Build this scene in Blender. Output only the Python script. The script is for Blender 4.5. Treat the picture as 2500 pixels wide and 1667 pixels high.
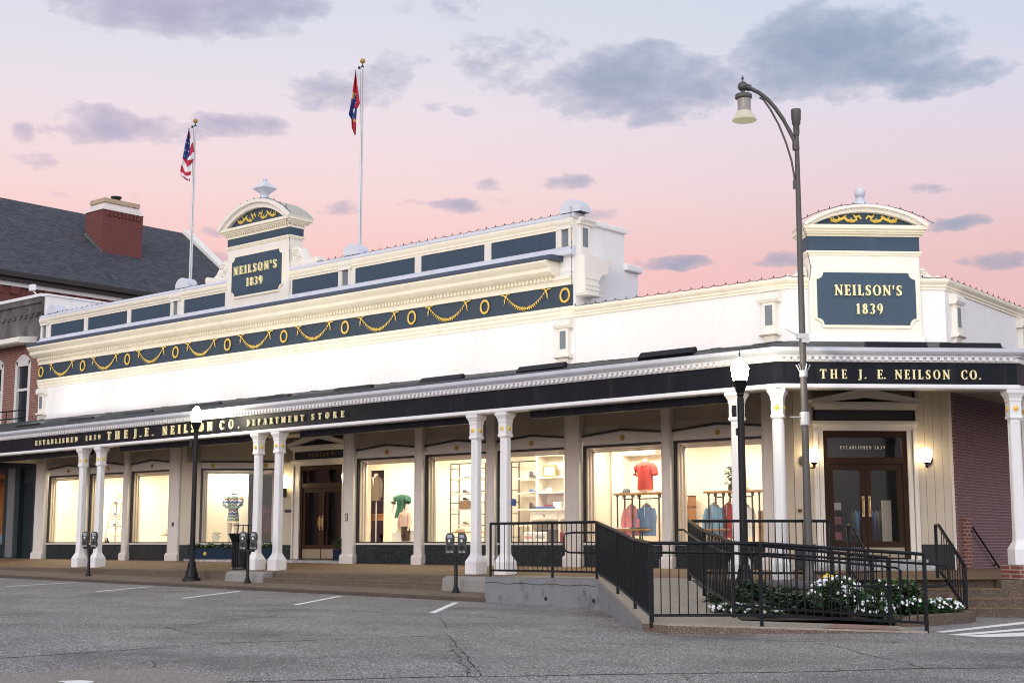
import bpy, bmesh, math, random
from math import sin, cos, pi, radians, sqrt, atan2
random.seed(7)
D = bpy.data
SC = bpy.context.scene
COL = SC.collection
for o in list(D.objects):
    D.objects.remove(o)

# ------------------------------------------------------------------ camera
VIEW = radians(131.2)                       # heading of the view in the plan (X along the main front, Y into the block)
PITCH = math.atan((1325 - 833.5) / 3472.0)
cam_d = D.cameras.new('Camera')
cam = D.objects.new('Camera', cam_d)
COL.objects.link(cam)
cam_d.sensor_width = 36.0
cam_d.lens = 36.0 * 3472.0 / 2500.0
cam_d.clip_start = 0.1
cam_d.clip_end = 3000
cam.location = (23.338, -29.078, 1.30)
cam.rotation_euler = (pi / 2 + PITCH, 0, VIEW - pi / 2)
SC.camera = cam

# ------------------------------------------------------------------ sky, sun, exposure
SC.view_settings.view_transform = 'Standard'
SC.view_settings.look = 'None'
SC.view_settings.exposure = 0.30
SC.view_settings.gamma = 1.0
SC.cycles.use_denoising = True
SC.cycles.pixel_filter_type = 'BLACKMAN_HARRIS'
SC.cycles.filter_width = 1.05
SC.cycles.max_bounces = 8
SC.cycles.diffuse_bounces = 4
SC.cycles.glossy_bounces = 3
SC.cycles.transparent_max_bounces = 12
SC.cycles.sample_clamp_indirect = 4.0
SC.cycles.caustics_reflective = False
SC.cycles.caustics_refractive = False


def lin(r, g, b):
    f = lambda c: c / 12.92 if c <= 0.04045 else ((c + 0.055) / 1.055) ** 2.4
    return (f(r / 255), f(g / 255), f(b / 255), 1)


W = D.worlds.new('World')
SC.world = W
W.use_nodes = True
nt = W.node_tree
nt.nodes.clear()
NN, LL = nt.nodes.new, nt.links.new


def wmath(op, a, b=None, c=None, clamp=False):
    n = NN('ShaderNodeMath')
    n.operation = op
    n.use_clamp = clamp
    for i, x in enumerate((a, b, c)):
        if x is None:
            continue
        if isinstance(x, (int, float)):
            n.inputs[i].default_value = x
        else:
            LL(x, n.inputs[i])
    return n.outputs[0]


def wdot(v, d):
    n = NN('ShaderNodeVectorMath')
    n.operation = 'DOT_PRODUCT'
    LL(v, n.inputs[0])
    n.inputs[1].default_value = d
    return n.outputs['Value']


tc = NN('ShaderNodeTexCoord')
dirv = tc.outputs['Generated']
fwd = wdot(dirv, (cos(VIEW), sin(VIEW), 0))
rgt = wdot(dirv, (sin(VIEW), -cos(VIEW), 0))
zz = wdot(dirv, (0, 0, 1))
DEG = 180 / pi
el = wmath('MULTIPLY', wmath('ARCSINE', zz), DEG)
az = wmath('MULTIPLY', wmath('ARCTAN2', rgt, fwd), DEG)
ramp = NN('ShaderNodeValToRGB')
LL(wmath('DIVIDE', el, 60.0), ramp.inputs[0])
cr = ramp.color_ramp
stops = [(-2, (238, 176, 170)), (9.5, (244, 189, 184)), (11.5, (243, 196, 191)), (14, (240, 210, 210)), (17, (231, 217, 224)),
         (20, (216, 216, 226)), (24, (204, 211, 224)), (40, (200, 202, 214)), (60, (196, 197, 208))]
while len(cr.elements) < len(stops):
    cr.elements.new(0.5)
for e, (p, c) in zip(cr.elements, stops):
    e.position = max(0, p / 60)
    e.color = lin(*c)
# the east side of the sky is a little cooler
cool = NN('ShaderNodeMixRGB')
cool.blend_type = 'MULTIPLY'
LL(wmath('MULTIPLY', wmath('ADD', az, 4.0), 1 / 26.0, clamp=True), cool.inputs[0])
LL(ramp.outputs[0], cool.inputs[1])
cool.inputs[2].default_value = (0.85, 0.915, 0.99, 1)
# soft evening clouds, each at its own place in the sky: azimuth, elevation, half width, half height (degrees), density
comb = NN('ShaderNodeCombineXYZ')
LL(az, comb.inputs[0])
LL(wmath('MULTIPLY', el, 1.9), comb.inputs[1])


def wnoise(scale, detail, seed, rough=0.55):
    n = NN('ShaderNodeTexNoise')
    n.noise_dimensions = '3D'
    off = NN('ShaderNodeVectorMath')
    off.operation = 'ADD'
    LL(comb.outputs[0], off.inputs[0])
    off.inputs[1].default_value = (seed, seed * 1.7, seed * 0.3)
    LL(off.outputs[0], n.inputs['Vector'])
    n.inputs['Scale'].default_value = scale
    n.inputs['Detail'].default_value = detail
    n.inputs['Roughness'].default_value = rough
    return n.outputs[0]


n_edge = wnoise(0.55, 7, 3.1, 0.58)
n_dx = wnoise(0.42, 3, 11.7)
n_dy = wnoise(0.42, 3, 23.9)
azd = wmath('ADD', az, wmath('MULTIPLY', wmath('SUBTRACT', n_dx, 0.5), 2.2))
eld = wmath('ADD', el, wmath('MULTIPLY', wmath('SUBTRACT', n_dy, 0.5), 1.1))
clouds = [(420, 0, 320, 100, 1.15), (275, 292, 185, 50, .95), (540, 286, 105, 38, .8), (50, 297, 38, 36, .7), (745, 215, 110, 55, .7),
          (900, 178, 95, 75, .6), (1035, 255, 60, 24, .5), (1180, 148, 165, 90, .6), (1470, 195, 270, 100, 1.15), (1935, 120, 270, 118, 1.3),
          (2130, 165, 170, 65, 1.0), (1770, 95, 140, 70, .6), (1120, 425, 50, 24, .6), (1312, 420, 68, 23, .85), (1060, 473, 68, 22, .85),
          (1378, 487, 58, 30, .8), (1560, 603, 100, 17, 1.0), (2205, 512, 64, 21, 1.0), (2295, 597, 75, 22, 1.0), (1795, 602, 58, 18, .9),
          (785, 480, 75, 20, .5), (490, 600, 45, 27, .9), (130, 445, 60, 17, .4), (88, 372, 42, 24, .55), (2125, 436, 58, 17, .55),
          (1740, 340, 60, 18, .3), (1160, 460, 36, 13, .5), (480, 537, 34, 16, .4), (1010, 12, 120, 45, .45), (930, 472, 130, 16, .35),
          (330, 440, 60, 14, .2), (1640, 240, 80, 40, .5), (2190, 602, 40, 12, .5)]
tot = None
for (cx, cy, hw, hh, st) in clouds:
    x = (cx - 1176) / 3266.0
    y = (737.5 - cy) / 3266.0
    ca = DEG * atan2(x, cos(PITCH) - y * sin(PITCH))
    ce = DEG * math.asin((sin(PITCH) + y * cos(PITCH)) / sqrt(1 + x * x + y * y))
    # image centre row 784 -> use the true one
    y = (784 - cy) / 3266.0
    ca = DEG * atan2(x, cos(PITCH) - y * sin(PITCH))
    ce = DEG * math.asin((sin(PITCH) + y * cos(PITCH)) / sqrt(1 + x * x + y * y))
    w_, h_ = hw * 0.0176, hh * 0.0155
    dx = wmath('MULTIPLY', wmath('SUBTRACT', azd, ca), 1 / w_)
    dy = wmath('MULTIPLY', wmath('SUBTRACT', eld, ce), 1 / h_)
    d2 = wmath('ADD', wmath('MULTIPLY', dx, dx), wmath('MULTIPLY', dy, dy))
    m = wmath('MULTIPLY', wmath('SUBTRACT', 1.0, wmath('MULTIPLY', d2, .62), clamp=True), st)
    tot = m if tot is None else wmath('MAXIMUM', tot, m)
dens = wmath('ADD', tot, wmath('MULTIPLY', wmath('SUBTRACT', n_edge, 0.5), 1.9))
dens = wmath('MAXIMUM', wmath('SUBTRACT', dens, 0.32), 0.0)
dens = wmath('SUBTRACT', 1.0, wmath('POWER', 2.718, wmath('MULTIPLY', dens, -1.9)))
dens = wmath('MULTIPLY', dens, wmath('MULTIPLY', tot, 3.0, clamp=True))
front_only = wmath('GREATER_THAN', fwd, 0.2)
dens = wmath('MULTIPLY', wmath('MULTIPLY', dens, front_only), 1.0)
cl = NN('ShaderNodeMixRGB')
LL(dens, cl.inputs[0])
LL(cool.outputs[0], cl.inputs[1])
cl.inputs[2].default_value = lin(150, 160, 186)
clc = NN('ShaderNodeMixRGB')           # cloud colour bluer to the right
LL(wmath('MULTIPLY', wmath('ADD', az, 20.0), 1 / 40.0, clamp=True), clc.inputs[0])
clc.inputs[1].default_value = lin(170, 162, 190)
clc.inputs[2].default_value = lin(126, 150, 176)
LL(clc.outputs[0], cl.inputs[2])
# the western half of the sky, behind the photographer, is the brighter one
back = wmath('MULTIPLY', wmath('MULTIPLY', fwd, -1.0), 1.0, clamp=True)
bright = wmath('ADD', 1.0, wmath('MULTIPLY', back, 2.5))
sm = NN('ShaderNodeMixRGB')
sm.blend_type = 'MULTIPLY'
sm.inputs[0].default_value = 1
LL(cl.outputs[0], sm.inputs[1])
cb = NN('ShaderNodeCombineXYZ')
for i in range(3):
    LL(bright, cb.inputs[i])
LL(cb.outputs[0], sm.inputs[2])
tint = NN('ShaderNodeMixRGB')
LL(wmath('MULTIPLY', back, 0.85), tint.inputs[0])
LL(sm.outputs[0], tint.inputs[1])
tint.inputs[2].default_value = (1.40, 1.45, 1.52, 1)
bg = NN('ShaderNodeBackground')
LL(tint.outputs[0], bg.inputs[0])
bg.inputs[1].default_value = 0.86
SUN_EL, SUN_AZ = radians(14), radians(-75)           # low and veiled, behind the camera
sky = NN('ShaderNodeTexSky')
sky.sky_type = 'NISHITA'
sky.sun_disc = False
sky.sun_elevation = SUN_EL
sky.sun_rotation = pi / 2 - SUN_AZ
bg2 = NN('ShaderNodeBackground')
LL(sky.outputs[0], bg2.inputs[0])
bg2.inputs[1].default_value = 0.004
add = NN('ShaderNodeAddShader')
LL(bg.outputs[0], add.inputs[0])
LL(bg2.outputs[0], add.inputs[1])
wo = NN('ShaderNodeOutputWorld')
LL(add.outputs[0], wo.inputs[0])

sun_d = D.lights.new('Sun', 'SUN')
sun_d.energy = 0.5
sun_d.angle = radians(20)
sun_d.color = (1.0, 0.95, 0.9)
sun = D.objects.new('Sun', sun_d)
COL.objects.link(sun)
sun.rotation_euler = (pi / 2 - SUN_EL, 0, SUN_AZ + pi / 2)
sun.location = (10, -40, 40)
# ------------------------------------------------------------------ materials
MATS = {}


def newmat(name):
    m = D.materials.new(name)
    m.use_nodes = True
    MATS[name] = m
    t = m.node_tree
    return m, t, t.nodes['Principled BSDF']


def nod(t, typ, **kw):
    n = t.nodes.new(typ)
    for k, v in kw.items():
        if k.startswith('i_'):
            n.inputs[k[2:].replace('_', ' ')].default_value = v
        else:
            setattr(n, k, v)
    return n


def pos(t, scale=(1, 1, 1)):
    g = nod(t, 'ShaderNodeNewGeometry')
    mp = nod(t, 'ShaderNodeMapping')
    mp.inputs['Scale'].default_value = scale
    t.links.new(g.outputs['Position'], mp.inputs['Vector'])
    return mp.outputs[0]


def mixc(t, fac, a, b, mode='MIX'):
    n = nod(t, 'ShaderNodeMixRGB', blend_type=mode)
    for i, x in enumerate((fac, a, b)):
        if isinstance(x, (int, float)):
            n.inputs[i].default_value = x
        elif isinstance(x, tuple):
            n.inputs[i].default_value = x if len(x) == 4 else x + (1,)
        else:
            t.links.new(x, n.inputs[i])
    return n.outputs[0]


def rampf(t, x, lo, hi):
    n = nod(t, 'ShaderNodeMapRange')
    n.clamp = True
    t.links.new(x, n.inputs[0])
    n.inputs[1].default_value = lo
    n.inputs[2].default_value = hi
    return n.outputs[0]


def noise(t, vec, scale, detail=4, rough=0.55):
    n = nod(t, 'ShaderNodeTexNoise')
    n.inputs['Scale'].default_value = scale
    n.inputs['Detail'].default_value = detail
    n.inputs['Roughness'].default_value = rough
    t.links.new(vec, n.inputs['Vector'])
    return n.outputs[0]


def bump(t, bs, h, strength, dist=0.01):
    b = nod(t, 'ShaderNodeBump')
    b.inputs['Strength'].default_value = strength
    b.inputs['Distance'].default_value = dist
    t.links.new(h, b.inputs['Height'])
    t.links.new(b.outputs[0], bs.inputs['Normal'])


def paint(name, c, rough=0.5, metal=0.0, var=0.10, scale=3.0, dirt=None, damt=0.0, bstr=0.0, bscale=60, stretch=(1, 1, 1), spec=0.5):
    """painted / plain surface with soft tonal variation and optional weathering streaks"""
    m, t, b = newmat(name)
    p = pos(t, stretch)
    n1 = noise(t, p, scale, 5)
    dark = tuple(x * (1 - var * 1.6) for x in c)
    lite = tuple(min(1, x * (1 + var)) for x in c)
    col = mixc(t, n1, dark, lite)
    if dirt:
        p2 = pos(t, (1.6, 1.6, 0.22))
        n2 = noise(t, p2, 2.2, 7, 0.66)
        f = rampf(t, n2, 0.52, 0.78)
        mul = nod(t, 'ShaderNodeMath', operation='MULTIPLY')
        t.links.new(f, mul.inputs[0])
        mul.inputs[1].default_value = damt
        col = mixc(t, mul.outputs[0], col, dirt)
    t.links.new(col, b.inputs['Base Color'])
    b.inputs['Roughness'].default_value = rough
    b.inputs['Metallic'].default_value = metal
    b.inputs['Specular IOR Level'].default_value = spec
    if bstr:
        bump(t, b, noise(t, pos(t), bscale, 4), bstr, 0.01)
    return m


paint('white_wall', (.81, .806, .80), .75, dirt=(.56, .56, .56), damt=.26, var=.03, bstr=.25, bscale=35)
paint('white_trim', (.80, .77, .70), .55, dirt=(.55, .51, .45), damt=.30, var=.04, bstr=.12, bscale=45)
paint('cream_trim', (.85, .80, .66), .55, dirt=(.58, .46, .25), damt=.30, var=.05, bstr=.1)
paint('grey_coping', (.60, .63, .70), .6, dirt=(.38, .38, .40), damt=.4, var=.08, bstr=.15)
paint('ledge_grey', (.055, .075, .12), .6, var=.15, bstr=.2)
paint('navy_panel', (.026, .060, .100), .55, dirt=(.05, .08, .11), damt=.5, var=.12, bstr=.2, bscale=80)
paint('navy_frieze', (.026, .050, .080), .6, dirt=(.05, .06, .08), damt=.4, var=.12, bstr=.15, bscale=60)
paint('grey_panel', (.16, .20, .22), .5, var=.08)
paint('black_fascia', (.007, .010, .016), .48, spec=.15, dirt=(.045, .045, .045), damt=.5, var=.2, bstr=.06, bscale=12)
paint('column_white', (.76, .76, .77), .45, dirt=(.55, .55, .55), damt=.22, var=.04, bstr=.08, bscale=30, stretch=(6, 6, .6))
paint('pilaster_paint', (.66, .63, .59), .55, dirt=(.42, .38, .34), damt=.25, var=.05, bstr=.1)
paint('taupe_stucco', (.43, .375, .31), .85, var=.10, bstr=.35, bscale=70)
paint('siding_beige', (.56, .50, .40), .6, dirt=(.42, .36, .28), damt=.25, var=.05, bstr=.08)
paint('black_trim', (.010, .010, .012), .4, var=.2)
paint('interior_cream', (.82, .76, .63), .8, var=.03)
paint('interior_white', (.84, .80, .70), .7, var=.03)
paint('interior_frame', (.56, .49, .38), .5, var=.06)
paint('rail_black', (.007, .009, .012), .34, var=.2, spec=.22, bstr=.08, bscale=120)
paint('lamp_black', (.006, .007, .009), .35, spec=.25, var=.2)
paint('meter_grey', (.020, .024, .030), .42, var=.25, bstr=.05)
paint('meter_screen', (.30, .34, .38), .15, var=.1)
paint('pole_bronze', (.088, .083, .080), .5, metal=.25, var=.12, bstr=.08)
paint('galvanised', (.50, .52, .53), .4, metal=.6, var=.15)
paint('flag_pole_white', (.68, .70, .72), .4, var=.06)
paint('gold', (.92, .62, .13), .38, metal=.12, var=.18, scale=14)
paint('gold_letter', (1.0, .86, .50), .45, metal=.0, var=.08, scale=8)
paint('dull_gold', (.42, .28, .06), .4, metal=.5, var=.2, scale=14)
paint('letter_white', (.8, .8, .76), .5, var=.05)
paint('dark_wood', (.034, .014, .007), .5, spec=.2, var=.25, scale=6, stretch=(6, 6, .5))
paint('brass', (.50, .38, .18), .35, metal=.8, var=.15)
paint('kick_metal', (.34, .31, .22), .35, metal=.6, var=.12)
paint('planter_navy', (.007, .022, .052), .5, spec=.15, var=.15)
paint('line_white', (.80, .80, .78), .7, dirt=(.40, .39, .38), damt=.5, var=.08)
paint('crack_tar', (.012, .012, .013), .7, var=.3)
paint('oak', (.42, .22, .07), .45, var=.2, scale=8)
paint('dark_metal', (.03, .028, .026), .4, metal=.4, var=.2)
paint('skin_form', (.72, .62, .48), .5, var=.05)
paint('red_polo', (.50, .045, .030), .75, var=.18, scale=6)
paint('pink_knit', (.66, .23, .23), .8, var=.15, scale=6)
paint('blue_knit', (.12, .24, .41), .8, var=.18, scale=6)
paint('sky_knit', (.15, .36, .52), .8, var=.15, scale=6)
paint('red_knit', (.42, .012, .018), .8, var=.2, scale=6)
paint('white_knit', (.72, .72, .70), .8, var=.08, scale=6)
paint('green_velvet', (.012, .12, .062), .7, var=.35, scale=22)
paint('peach_fleece', (.74, .52, .42), .9, var=.12, scale=9)
paint('brown_cord', (.055, .028, .018), .85, var=.2)
paint('tweed', (.17, .135, .095), .9, var=.3, scale=40)
paint('shoe_dark', (.03, .03, .04), .5, var=.3)
paint('shoe_tan', (.36, .22, .12), .6, var=.25)
paint('cap_grey', (.08, .10, .11), .7, var=.2)
paint('book_blue', (.06, .13, .36), .5, var=.3, scale=20)
paint('book_red', (.30, .05, .06), .5, var=.3, scale=20)
paint('gloom', (.012, .013, .017), .7, var=.3)  # near-black that paints in darkness, inside the shop and behind the pediments
paint('shop_green', (.012, .030, .034), .45, var=.25)
paint('shop_grey', (.15, .16, .17), .5, var=.15)
paint('amber_wood', (.34, .15, .04), .5, var=.3)
paint('pot_black', (.012, .012, .013), .5, var=.2)
paint('coping_buff', (.50, .38, .27), .8, var=.15, dirt=(.25, .2, .17), damt=.5)
paint('mortar_white', (.68, .62, .58), .8, var=.12, dirt=(.36, .26, .23), damt=.6)
paint('copper_green', (.12, .22, .22), .6, var=.25)
paint('window_white', (.66, .66, .64), .5, var=.05)
paint('leaf_dark', (.028, .062, .022), .55, var=.35, scale=5)
paint('leaf_mid', (.042, .115, .030), .55, var=.35, scale=5)
paint('leaf_lime', (.10, .17, .035), .55, var=.3, scale=5)
paint('petal_white', (.86, .88, .92), .6, var=.04)
paint('petal_yellow', (.80, .52, .02), .6, var=.1)
paint('soil', (.060, .045, .032), .95, var=.4, scale=15, bstr=.5)
paint('cloth_red', (.50, .02, .05), .8, var=.12)
paint('cloth_white', (.80, .80, .82), .8, var=.05)
paint('cloth_blue', (.02, .045, .20), .8, var=.12)
paint('cloth_gold', (.62, .42, .14), .8, var=.12)
paint('wire_dark', (.02, .03, .035), .6, var=.2)
paint('brown_box', (.52, .34, .17), .7, var=.08)
paint('red_ink', (.55, .01, .02), .5, var=.05)
paint('black_ink', (.01, .01, .01), .5, var=.05)
paint('plastic_white', (.75, .77, .78), .5, var=.03)


def emis(name, c, s):
    m, t, b = newmat(name)
    b.inputs['Base Color'].default_value = (.8, .78, .7, 1)
    b.inputs['Emission Color'].default_value = tuple(c) + (1,)
    b.inputs['Emission Strength'].default_value = s
    return m


emis('lamp_glow', (1.0, .90, .66), 85)
emis('sconce_glow', (1.0, .78, .46), 11)
emis('lantern_glow', (1.0, .90, .62), .22).node_tree.nodes['Principled BSDF'].inputs['Base Color'].default_value = (.34, .32, .26, 1)
emis('flood_glow', (1.0, .86, .58), 5)


def mk_glass(name, tint=(1, 1, 1), refl=0.10, rough=0.01):
    m, t, b = newmat(name)
    t.nodes.remove(b)
    out = t.nodes['Material Output']
    tr = nod(t, 'ShaderNodeBsdfTransparent')
    tr.inputs[0].default_value = tuple(tint) + (1,)
    gl = nod(t, 'ShaderNodeBsdfGlossy')
    gl.inputs['Roughness'].default_value = rough
    lw = nod(t, 'ShaderNodeLayerWeight')
    pw = nod(t, 'ShaderNodeMath', operation='POWER')
    t.links.new(lw.outputs['Facing'], pw.inputs[0])
    pw.inputs[1].default_value = 5.0
    ad = nod(t, 'ShaderNodeMath', operation='MULTIPLY_ADD')
    t.links.new(pw.outputs[0], ad.inputs[0])
    ad.inputs[1].default_value = .9
    ad.inputs[2].default_value = refl * .4
    mx = nod(t, 'ShaderNodeMixShader')
    t.links.new(ad.outputs[0], mx.inputs[0])
    t.links.new(tr.outputs[0], mx.inputs[1])
    t.links.new(gl.outputs[0], mx.inputs[2])
    t.links.new(mx.outputs[0], out.inputs[0])
    return m


mk_glass('glass', (.97, .97, .96), .15)
mk_glass('door_glass', (.88, .90, .92), .05)
m, t, b = newmat('dark_glass')
b.inputs['Base Color'].default_value = (.02, .03, .04, 1)
b.inputs['Roughness'].default_value = .06
m, t, b = newmat('lamp_glass')
b.inputs['Base Color'].default_value = (.30, .28, .245, 1)
b.inputs['Roughness'].default_value = .3


def brick_mat(name, c1, c2, mortar, bw=.215, bh=.075, ms=.010, bstr=.5, stain=None, samt=.5, rough=.85):
    m, t, b = newmat(name)
    g = nod(t, 'ShaderNodeNewGeometry')
    sp = nod(t, 'ShaderNodeSeparateXYZ')
    t.links.new(g.outputs['Position'], sp.inputs[0])
    ad = nod(t, 'ShaderNodeMath', operation='ADD')
    t.links.new(sp.outputs[0], ad.inputs[0])
    t.links.new(sp.outputs[1], ad.inputs[1])
    cb_ = nod(t, 'ShaderNodeCombineXYZ')
    t.links.new(ad.outputs[0], cb_.inputs[0])
    t.links.new(sp.outputs[2], cb_.inputs[1])
    br = nod(t, 'ShaderNodeTexBrick')
    t.links.new(cb_.outputs[0], br.inputs['Vector'])
    br.inputs['Scale'].default_value = 1.0
    br.inputs['Brick Width'].default_value = bw
    br.inputs['Row Height'].default_value = bh
    br.inputs['Mortar Size'].default_value = ms
    br.inputs['Color1'].default_value = c1 + (1,)
    br.inputs['Color2'].default_value = c2 + (1,)
    br.inputs['Mortar'].default_value = mortar + (1,)
    n1 = noise(t, pos(t), 2.3, 6, .6)
    col = mixc(t, mixf(t, n1, .35), br.outputs[0], tuple(x * .55 for x in c1))
    if stain:
        n2 = noise(t, pos(t, (1, 1, .5)), 1.1, 6, .65)
        f = rampf(t, n2, .38, .66)
        ml = nod(t, 'ShaderNodeMath', operation='MULTIPLY')
        t.links.new(f, ml.inputs[0])
        ml.inputs[1].default_value = samt
        col = mixc(t, ml.outputs[0], col, stain)
    t.links.new(col, b.inputs['Base Color'])
    b.inputs['Roughness'].default_value = rough
    bump(t, b, br.outputs['Fac'], -bstr, .006)
    return m


def mixf(t, x, k):
    n = nod(t, 'ShaderNodeMath', operation='MULTIPLY')
    t.links.new(x, n.inputs[0])
    n.inputs[1].default_value = k
    return n.outputs[0]


brick_mat('brick_red', (.23, .070, .045), (.17, .050, .036), (.36, .31, .28), .23, .085, .012)
brick_mat('brick_soot', (.030, .025, .028), (.052, .038, .038), (.085, .075, .078), .23, .085, .012, stain=(.30, .28, .29), samt=.45)
brick_mat('brick_mauve', (.165, .088, .092), (.135, .068, .072), (.30, .23, .24), .215, .072, .008, bstr=.3)
brick_mat('brick_far', (.165, .038, .034), (.125, .030, .028), (.20, .10, .09), .23, .08, .008)
brick_mat('roof_shingle', (.034, .039, .052), (.078, .084, .104), (.012, .014, .020), .30, .115, .012, bstr=.4, rough=.8)
brick_mat('porch_slate', (.026, .036, .041), (.052, .064, .068), (.012, .015, .017), .55, .050, .004, bstr=.8, rough=.7)


def grainy(name, c_lo, c_hi, c_spk, scale, spk, rough=.85, large=.25, bstr=.4, stain=None, samt=0.5, sscale=.35):
    """aggregate / asphalt: fine light grains in a darker binder, with large soft patches"""
    m, t, b = newmat(name)
    p = pos(t)
    v = nod(t, 'ShaderNodeTexVoronoi')
    v.inputs['Scale'].default_value = scale
    t.links.new(p, v.inputs['Vector'])
    sep = nod(t, 'ShaderNodeSeparateColor')
    t.links.new(v.outputs['Color'], sep.inputs[0])
    base = mixc(t, sep.outputs[0], c_lo, c_hi)
    spf = rampf(t, sep.outputs[1], 1 - spk, 1 - spk * .4)
    col = mixc(t, spf, base, c_spk)
    big = noise(t, p, .55, 6, .6)
    col = mixc(t, mixf(t, rampf(t, big, .35, .7), large), col, tuple(x * .45 for x in c_lo))
    mid = noise(t, p, 7.0, 4, .6)
    col = mixc(t, mixf(t, mid, .3), col, tuple(x * .6 for x in c_lo))
    if stain:
        s2 = noise(t, pos(t, (1, 1, 1)), sscale, 7, .68)
        col = mixc(t, mixf(t, rampf(t, s2, .50, .70), samt), col, stain)
    t.links.new(col, b.inputs['Base Color'])
    b.inputs['Roughness'].default_value = rough
    bump(t, b, v.outputs['Distance'], bstr, .006)
    return m


grainy('asphalt', (.080, .074, .072), (.250, .232, .222), (.74, .70, .67), 70, .25, .82, .36, .5, stain=(.045, .041, .041), samt=.6)
grainy('asphalt_patch', (.17, .148, .125), (.27, .24, .205), (.42, .38, .34), 60, .25, .82, .2, .5)
grainy('aggregate_tan', (.125, .074, .036), (.215, .132, .066), (.36, .27, .18), 95, .18, .75, .15, .4)
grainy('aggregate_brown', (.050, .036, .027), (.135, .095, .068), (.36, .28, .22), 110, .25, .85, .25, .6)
grainy('aggregate_shaded', (.040, .030, .025), (.10, .072, .055), (.24, .19, .15), 110, .2, .85, .25, .6)
grainy('aggregate_mid', (.092, .064, .047), (.175, .125, .090), (.42, .34, .27), 110, .22, .85, .2, .5)
grainy('ramp_concrete', (.30, .255, .205), (.38, .325, .265), (.50, .45, .39), 55, .2, .85, .2, .3)
m, t, b = newmat('concrete_grey')
p = pos(t)
c = mixc(t, noise(t, p, 1.6, 7, .65), (.125, .14, .155), (.285, .295, .305))
c = mixc(t, mixf(t, rampf(t, noise(t, pos(t, (1, 1, .8)), 1.9, 8, .7), .55, .72), .85), c, (.03, .033, .038))
c = mixc(t, mixf(t, noise(t, p, 45, 3, .6), .35), c, (.11, .115, .12))
t.links.new(c, b.inputs['Base Color'])
b.inputs['Roughness'].default_value = .88
bump(t, b, noise(t, p, 30, 5), .35, .01)
paint('concrete_pale', (.26, .25, .235), .85, var=.16, scale=2.5, dirt=(.14, .13, .12), damt=.7, bstr=.3, bscale=50)
grainy('tactile_red', (.30, .165, .13), (.36, .21, .17), (.45, .29, .24), 30, .2, .8, .15, .3)
grainy('threshold_marble', (.34, .36, .38), (.44, .45, .46), (.6, .6, .6), 9, .3, .3, .3, .05, stain=(.20, .22, .24), samt=.6, sscale=3)
# dark green marble with pale veins
m, t, b = newmat('green_marble')
p = pos(t)
nn = noise(t, p, 3.2, 8, .7)
w1 = nod(t, 'ShaderNodeTexWave', wave_type='BANDS')
w1.inputs['Scale'].default_value = 1.4
w1.inputs['Distortion'].default_value = 30
w1.inputs['Detail'].default_value = 5
w1.inputs['Detail Scale'].default_value = 2.2
t.links.new(p, w1.inputs['Vector'])
c = mixc(t, nn, (.006, .011, .012), (.026, .036, .038))
c = mixc(t, mixf(t, rampf(t, w1.outputs[1], .93, 1.0), .35), c, (.10, .13, .135))
t.links.new(c, b.inputs['Base Color'])
b.inputs['Roughness'].default_value = .25
b.inputs['Specular IOR Level'].default_value = .2
# knitted zigzag bands for the patterned sweater dress
m, t, b = newmat('zigzag_knit')
g = nod(t, 'ShaderNodeNewGeometry')
sp = nod(t, 'ShaderNodeSeparateXYZ')
t.links.new(g.outputs['Position'], sp.inputs[0])
wv = nod(t, 'ShaderNodeTexWave', wave_type='BANDS', wave_profile='TRI')
wv.inputs['Scale'].default_value = 3.2
t.links.new(g.outputs['Position'], wv.inputs['Vector'])
hz = nod(t, 'ShaderNodeMath', operation='MULTIPLY_ADD')
t.links.new(wv.outputs[1], hz.inputs[0])
hz.inputs[1].default_value = .06
t.links.new(sp.outputs[2], hz.inputs[2])
fr = nod(t, 'ShaderNodeMath', operation='FRACT')
ml = nod(t, 'ShaderNodeMath', operation='MULTIPLY')
t.links.new(hz.outputs[0], ml.inputs[0])
ml.inputs[1].default_value = 2.6
t.links.new(ml.outputs[0], fr.inputs[0])
rp = nod(t, 'ShaderNodeValToRGB')
rp.color_ramp.interpolation = 'CONSTANT'
cols = [(0, (.02, .05, .22)), (.16, (.7, .72, .7)), (.28, (.03, .06, .10)), (.38, (.45, .22, .03)), (.48, (.08, .42, .42)), (.62, (.72, .74, .7)),
        (.72, (.02, .05, .05)), (.84, (.6, .64, .55)), (.92, (.12, .3, .36))]
while len(rp.color_ramp.elements) < len(cols):
    rp.color_ramp.elements.new(.5)
for e, (pp, cc) in zip(rp.color_ramp.elements, cols):
    e.position = pp
    e.color = cc + (1,)
t.links.new(fr.outputs[0], rp.inputs[0])
t.links.new(rp.outputs[0], b.inputs['Base Color'])
b.inputs['Roughness'].default_value = .9


# ------------------------------------------------------------------ mesh helpers
def gz(X):
    X = max(-45.0, min(45.0, X))
    return -.0075 * (X - 1.5) if X < 1.5 else -.012 * (X - 1.5)


class F:
    """a wall frame: u runs along the wall, v outwards from it, w up"""
    def __init__(s, x, y, z=0.0, ang=0.0):
        a = radians(ang)
        s.o = (x, y, z)
        s.U = (cos(a), sin(a))
        s.N = (sin(a), -cos(a))
        s.ang = a

    def p(s, u, v, w):
        return (s.o[0] + u * s.U[0] + v * s.N[0], s.o[1] + u * s.U[1] + v * s.N[1], s.o[2] + w)


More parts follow.
